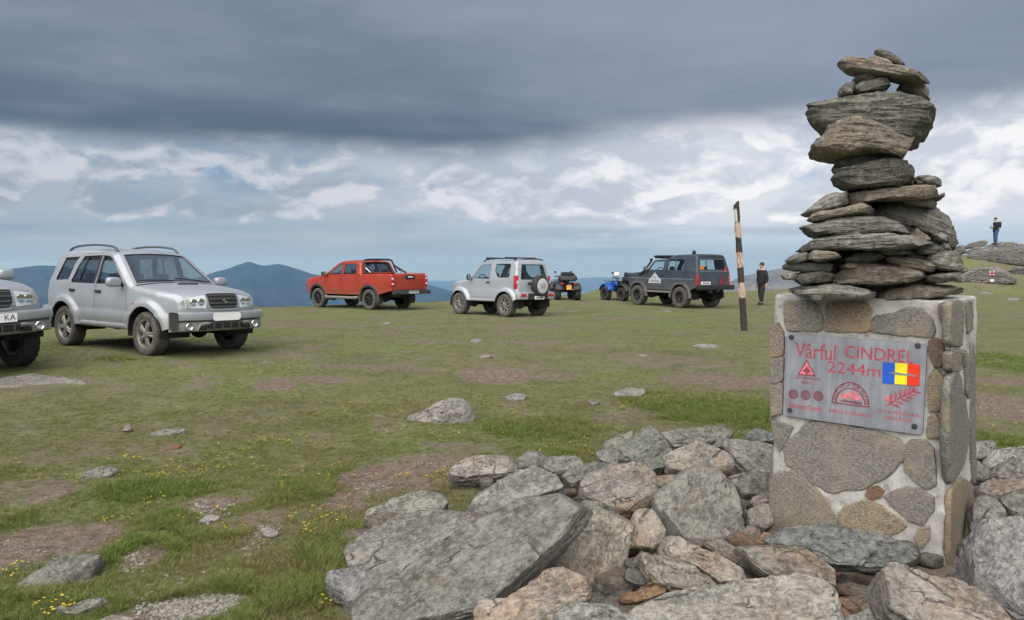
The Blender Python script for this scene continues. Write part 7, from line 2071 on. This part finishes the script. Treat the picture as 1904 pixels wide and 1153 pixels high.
# ================================================================== people
m_skin = simple('skin', (0.50, 0.29, 0.20), 0.55, var=.06); m_hair = simple('dark_hair', (0.030, 0.022, 0.018), 0.6); m_coat = simple('black_coat', (0.013, 0.013, 0.017), 0.85, bump=.4, bscale=14)
m_trs = simple('dark_trousers', (0.016, 0.017, 0.022), 0.85); m_jean = simple('blue_jeans', (0.035, 0.085, 0.22), 0.8); m_boot = simple('dark_boots', (0.02, 0.017, 0.015), 0.7); m_shirt = simple('wine_shirt', (0.12, 0.02, 0.03), 0.8); m_phone = simple('phone_case', (0.02, 0.02, 0.022), 0.3)
def skinned(name, joints, edges, mat, parent, sub=2):
    names = list(joints); idx = {k: i for i, k in enumerate(names)}
    me = bpy.data.meshes.new(name); me.from_pydata([joints[k][0] for k in names], [(idx[a], idx[b]) for a, b in edges], []); me.update()
    o = bpy.data.objects.new(name, me); COL.objects.link(o)
    md = o.modifiers.new('skin', 'SKIN'); md.use_smooth_shade = True
    if not me.skin_vertices:
        me.attributes  # layer is made with the modifier
    sv = me.skin_vertices[0].data if me.skin_vertices else None
    if sv is None:
        bm = bmesh.new(); bm.from_mesh(me); bm.verts.layers.skin.verify(); bm.to_mesh(me); bm.free(); sv = me.skin_vertices[0].data
    for k in names:
        r = joints[k][1]; r = r if isinstance(r, tuple) else (r, r)
        sv[idx[k]].radius = r; sv[idx[k]].use_root = (idx[k] == 0)
    sb = o.modifiers.new('sub', 'SUBSURF'); sb.levels = sub; sb.render_levels = sub
    dg = bpy.context.evaluated_depsgraph_get(); m2 = bpy.data.meshes.new_from_object(o.evaluated_get(dg))
    bpy.data.objects.remove(o); m2.materials.clear(); m2.materials.append(mat); m2.name = name
    m2.polygons.foreach_set('use_smooth', [True] * len(m2.polygons))
    return obj(name, m2, parent)
def person(label, pose, coat, trs, extra=None, hair=True):
    t = empty('person', (0, 0, 0), 0, label, 'person')
    J = {}
    P = pose
    J['pelvis'] = (P['pelvis'], (.13, .10)); J['waist'] = (P['waist'], (.125, .095)); J['chest'] = (P['chest'], (.15, .11)); J['neck'] = (P['neck'], .055); J['head0'] = (P['head0'], (.075, .08)); J['head1'] = (P['head1'], (.082, .095)); J['head2'] = (P['head2'], (.06, .07))
    E = [('pelvis', 'waist'), ('waist', 'chest'), ('chest', 'neck'), ('neck', 'head0'), ('head0', 'head1'), ('head1', 'head2')]
    for s in 'lr':
        for nm, r, a in (('sh', .058, 'chest'), ('el', .042, 'sh'), ('wr', .028, 'el'), ('pm', (.038, .018), 'wr')):
            J[nm + s] = (P[nm + s], r); E.append((a if a == 'chest' else a + s, nm + s))
        w_, p_ = np.array(P['wr' + s]), np.array(P['pm' + s]); d = (p_ - w_) / np.linalg.norm(p_ - w_); sd = np.array(P.get('side' + s, (0, 1.0, 0))); sd = sd - d * (sd @ d); sd /= np.linalg.norm(sd); up = np.cross(d, sd)
        for k, (o_, ln) in enumerate(((-.030, .062), (-.010, .075), (.010, .080), (.030, .070))):
            a = p_ + d * .035 + sd * o_; b = a + d * ln * .55 + up * .010; c = b + d * ln * .35 + up * .022
            J['fa%d%s' % (k, s)] = (tuple(a), .0095); J['fb%d%s' % (k, s)] = (tuple(b), .0085); J['fc%d%s' % (k, s)] = (tuple(c), .0075)
            E += [('pm' + s, 'fa%d%s' % (k, s)), ('fa%d%s' % (k, s), 'fb%d%s' % (k, s)), ('fb%d%s' % (k, s), 'fc%d%s' % (k, s))]
        a = p_ - d * .005 + sd * .042; b = a + d * .035 + sd * .018 + up * .012
        J['ta' + s] = (tuple(a), .011); J['tb' + s] = (tuple(b), .009); E += [('pm' + s, 'ta' + s), ('ta' + s, 'tb' + s)]
        for nm, r, a in (('hp', .090, 'pelvis'), ('kn', .062, 'hp'), ('an', .042, 'kn'), ('to', .035, 'an')):
            J[nm + s] = (P[nm + s], r); E.append((a if a == 'pelvis' else a + s, nm + s))
    body = skinned('body', J, E, m_skin, t)
    body.name = 'body'
    f = np.array(P.get('face', (1.0, 0, 0)), float); f /= np.linalg.norm(f); h1 = np.array(P['head1']); sdv = np.cross([0, 0, 1.0], f)
    mb = MB()
    mb.tube([h1 + f * .085 + [0, 0, .01], h1 + f * .115 + [0, 0, -.022], h1 + f * .09 + [0, 0, -.03]], [.008, .014, .010], 6)
    for s in (1, -1):
        e = h1 + sdv * s * .085; mb.ell(e, (.018, .018, .032), 8, 6)
    mb.build('nose_and_ears', m_skin, body)
    for s in (1, -1):
        mb = MB(); mb.ell(h1 + f * .082 + sdv * s * .033 + [0, 0, .012], (.012, .012, .009), 8, 6); mb.build('eye', m_ink, body)
    mb = MB(); mb.ell(h1 + f * .083 + [0, 0, -.058], (.012, .026, .007), 8, 6); mb.build('mouth', m_shirt, body)
    mb = MB(); mb.ell(h1 - f * .018 + [0, 0, .052], (.098, .094, .085), 16, 10); mb.build('hair', m_hair, t)
    # clothes
    g = lambda k, r: (J[k][0], r)
    cj = {'chest': g('chest', (.20, .15)), 'waist': g('waist', (.205, .16)), 'pelvis': g('pelvis', (.215, .17)), 'hem': (tuple(np.array(P['pelvis']) + [0, 0, -.16]), (.225, .18)), 'collar': (tuple(np.array(P['neck']) * .6 + np.array(P['chest']) * .4), (.085, .085))}
    ce = [('chest', 'waist'), ('waist', 'pelvis'), ('pelvis', 'hem'), ('chest', 'collar')]
    for s in 'lr':
        cj['sh' + s] = g('sh' + s, .088); cj['el' + s] = g('el' + s, .080); cj['cu' + s] = (tuple(np.array(P['wr' + s]) * .9 + np.array(P['el' + s]) * .1), .050)
        ce += [('chest', 'sh' + s), ('sh' + s, 'el' + s), ('el' + s, 'cu' + s)]
    skinned('jacket', cj, ce, coat, t)
    tj = {'pelvis': g('pelvis', (.15, .12))}; te = []
    for s in 'lr':
        tj['hp' + s] = g('hp' + s, .125); tj['kn' + s] = g('kn' + s, .098); tj['an' + s] = (tuple(np.array(P['an' + s]) + [0, 0, .02]), .082)
        te += [('pelvis', 'hp' + s), ('hp' + s, 'kn' + s), ('kn' + s, 'an' + s)]
    skinned('trousers', tj, te, trs, t)
    for s in 'lr':
        a, b = np.array(P['an' + s]), np.array(P['to' + s]); d = b - a; d[2] = 0; d /= np.linalg.norm(d); n = np.array([-d[1], d[0], 0])
        mb = MB(); R = np.column_stack([d, n, [0, 0, 1]]); mb.box(np.array([a[0], a[1], 0]) + d * .06 + [0, 0, .055], (.28, .10, .11), .03, R, 2, 0, (.7, .8)); mb.build('shoe', m_boot, t)
    if extra: extra(t, P)
    return t
# local frame: x = facing direction, z up
walk = dict(pelvis=(0, 0, .96), waist=(.0, 0, 1.12), chest=(.01, 0, 1.34), neck=(.02, 0, 1.50), head0=(.035, 0, 1.57), head1=(.045, 0, 1.65), head2=(.035, 0, 1.725), face=(.6, -.8, 0),
            shl=(0, .17, 1.40), ell=(-.05, .235, 1.13), wrl=(-.02, .245, .88), pml=(0, .245, .80), shr=(0, -.17, 1.40), elr=(-.02, -.235, 1.13), wrr=(.04, -.245, .89), pmr=(.06, -.245, .81), sidel=(1, 0, 0), sider=(1, 0, 0),
            hpl=(0, .10, .90), knl=(.10, .11, .50), anl=(.12, .11, .09), tol=(.28, .12, .04), hpr=(0, -.10, .90), knr=(-.02, -.11, .49), anr=(-.10, -.11, .10), tor=(.04, -.12, .04))
p1 = person('person in black coat and dark trousers standing in the grass beyond the striped pole', walk, m_coat, m_trs)
_x, _y = 10.45, 32.6
p1.location = (_x, _y, gz(_x, _y)); p1.rotation_euler = (0, 0, rad(205))
stand = dict(walk, face=(1, 0, -.1), head1=(.055, 0, 1.645), ell=(.02, .26, 1.16), wrl=(.24, .17, 1.12), pml=(.32, .14, 1.14), elr=(.0, -.27, 1.15), wrr=(.20, -.19, 1.06), pmr=(.27, -.14, 1.08), sidel=(0, -1, 0), sider=(0, 1, 0),
             knl=(.02, .11, .50), anl=(0, .11, .09), tol=(.15, .13, .04), knr=(.01, -.11, .50), anr=(-.02, -.11, .09), tor=(.13, -.13, .04))
def gear(t, P):
    mb = MB(); mb.box((-.21, 0, 1.28), (.15, .28, .40), .06); bk = mb.build('backpack', m_coat, t)
    for sg in (1, -1):
        mb = MB(); mb.tube(chaikin(np.array([(-.10, sg * .10, 1.46), (.10, sg * .11, 1.44), (.14, sg * .12, 1.30), (.0, sg * .15, 1.12), (-.14, sg * .12, 1.10)]), 1, False), .018, 6); mb.build('strap', m_trs, bk)
p2 = person('distant person in dark jacket and blue jeans standing on the outcrop', stand, m_coat, m_jean, gear)
from mathutils.bvhtree import BVHTree
def bvh_of(o):
    return BVHTree.FromPolygons([o.matrix_world @ v.co for v in o.data.vertices], [list(p.vertices) for p in o.data.polygons])
bpy.context.view_layer.update()
_rocks = [o for o in COL.objects if o.name.startswith('outcrop_rock')]
_lg = [o for o in _rocks if 'distant person stands on' in o['label']][0]
_f = at(1851, 449, _lg.matrix_world.translation.y - .2); _zb = gz(_f[0], _f[1])
for o in _rocks:
    hit = bvh_of(o).ray_cast(Vector((_f[0], _f[1], 20)), Vector((0, 0, -1)))[0]
    if hit is not None: _zb = max(_zb, hit.z)
p2.location = (_f[0], _f[1], _zb - .01); p2.rotation_euler = (0, 0, rad(172))
print('person2 feet', _zb, 'wanted', _f[2])
mb = MB(); mb.box((0, 0, 0), (.012, .075, .15), .004); ph = mb.build('phone', m_phone)
_pm = p2.rotation_euler.to_matrix() @ Vector((.39, .12, 1.17)); ph.location = Vector(p2.location) + _pm; ph.rotation_euler = (0, rad(-30), rad(172))
tag(ph, 'small dark phone held up by the distant person on the outcrop', 'phone')

# ---- red cross trail mark painted on the outcrop face
m_mred = simple('trail_red', (0.42, 0.03, 0.04), .7); m_mwhite = simple('trail_white', (.55, .53, .51), .75)
_o = [o for o in _rocks if 'trail mark' in o['label']][0]; _bv = bvh_of(_o)
def mark(px, py, shapes, mat, lift, name):
    d = Vector(ray(px, py)).normalized(); hit, n, *_ = _bv.ray_cast(Vector(CAM), d)
    if hit is None: hit = Vector(at(px, py, 43.9)); n = Vector((0, -1, 0))
    if n.dot(d) > 0: n = -n
    n = (n + Vector((0, -1.2, .2))).normalized()
    mtx, *_ = frame_from(np.array(hit + n * lift), (1, 0, 0), np.array(n))
    mb = MB()
    for p in shapes: mb.prism(p, -.06, 0, 'xy')
    o = mb.build(name, mat, smooth=False); o.parent = _o; o.matrix_world = mtx; return o
s_ = .13
mark(1844, 508, [[(-s_, -s_), (s_, -s_), (s_, s_), (-s_, s_)]], m_mwhite, .07, 'trail_mark')
c_ = .045
mark(1844, 508, [[(-c_, -s_ * .95), (c_, -s_ * .95), (c_, -c_), (s_ * .95, -c_), (s_ * .95, c_), (c_, c_), (c_, s_ * .95), (-c_, s_ * .95), (-c_, c_), (-s_ * .95, c_), (-s_ * .95, -c_), (-c_, -c_)]], m_mred, .09, 'trail_cross')
mark(1844, 521.5, [[(-.11, -.09), (.10, -.08), (.13, .0), (.03, .10), (-.08, .06)]], m_mwhite, .05, 'trail_mark')

build_grass(); build_flowers(); build_gravel()
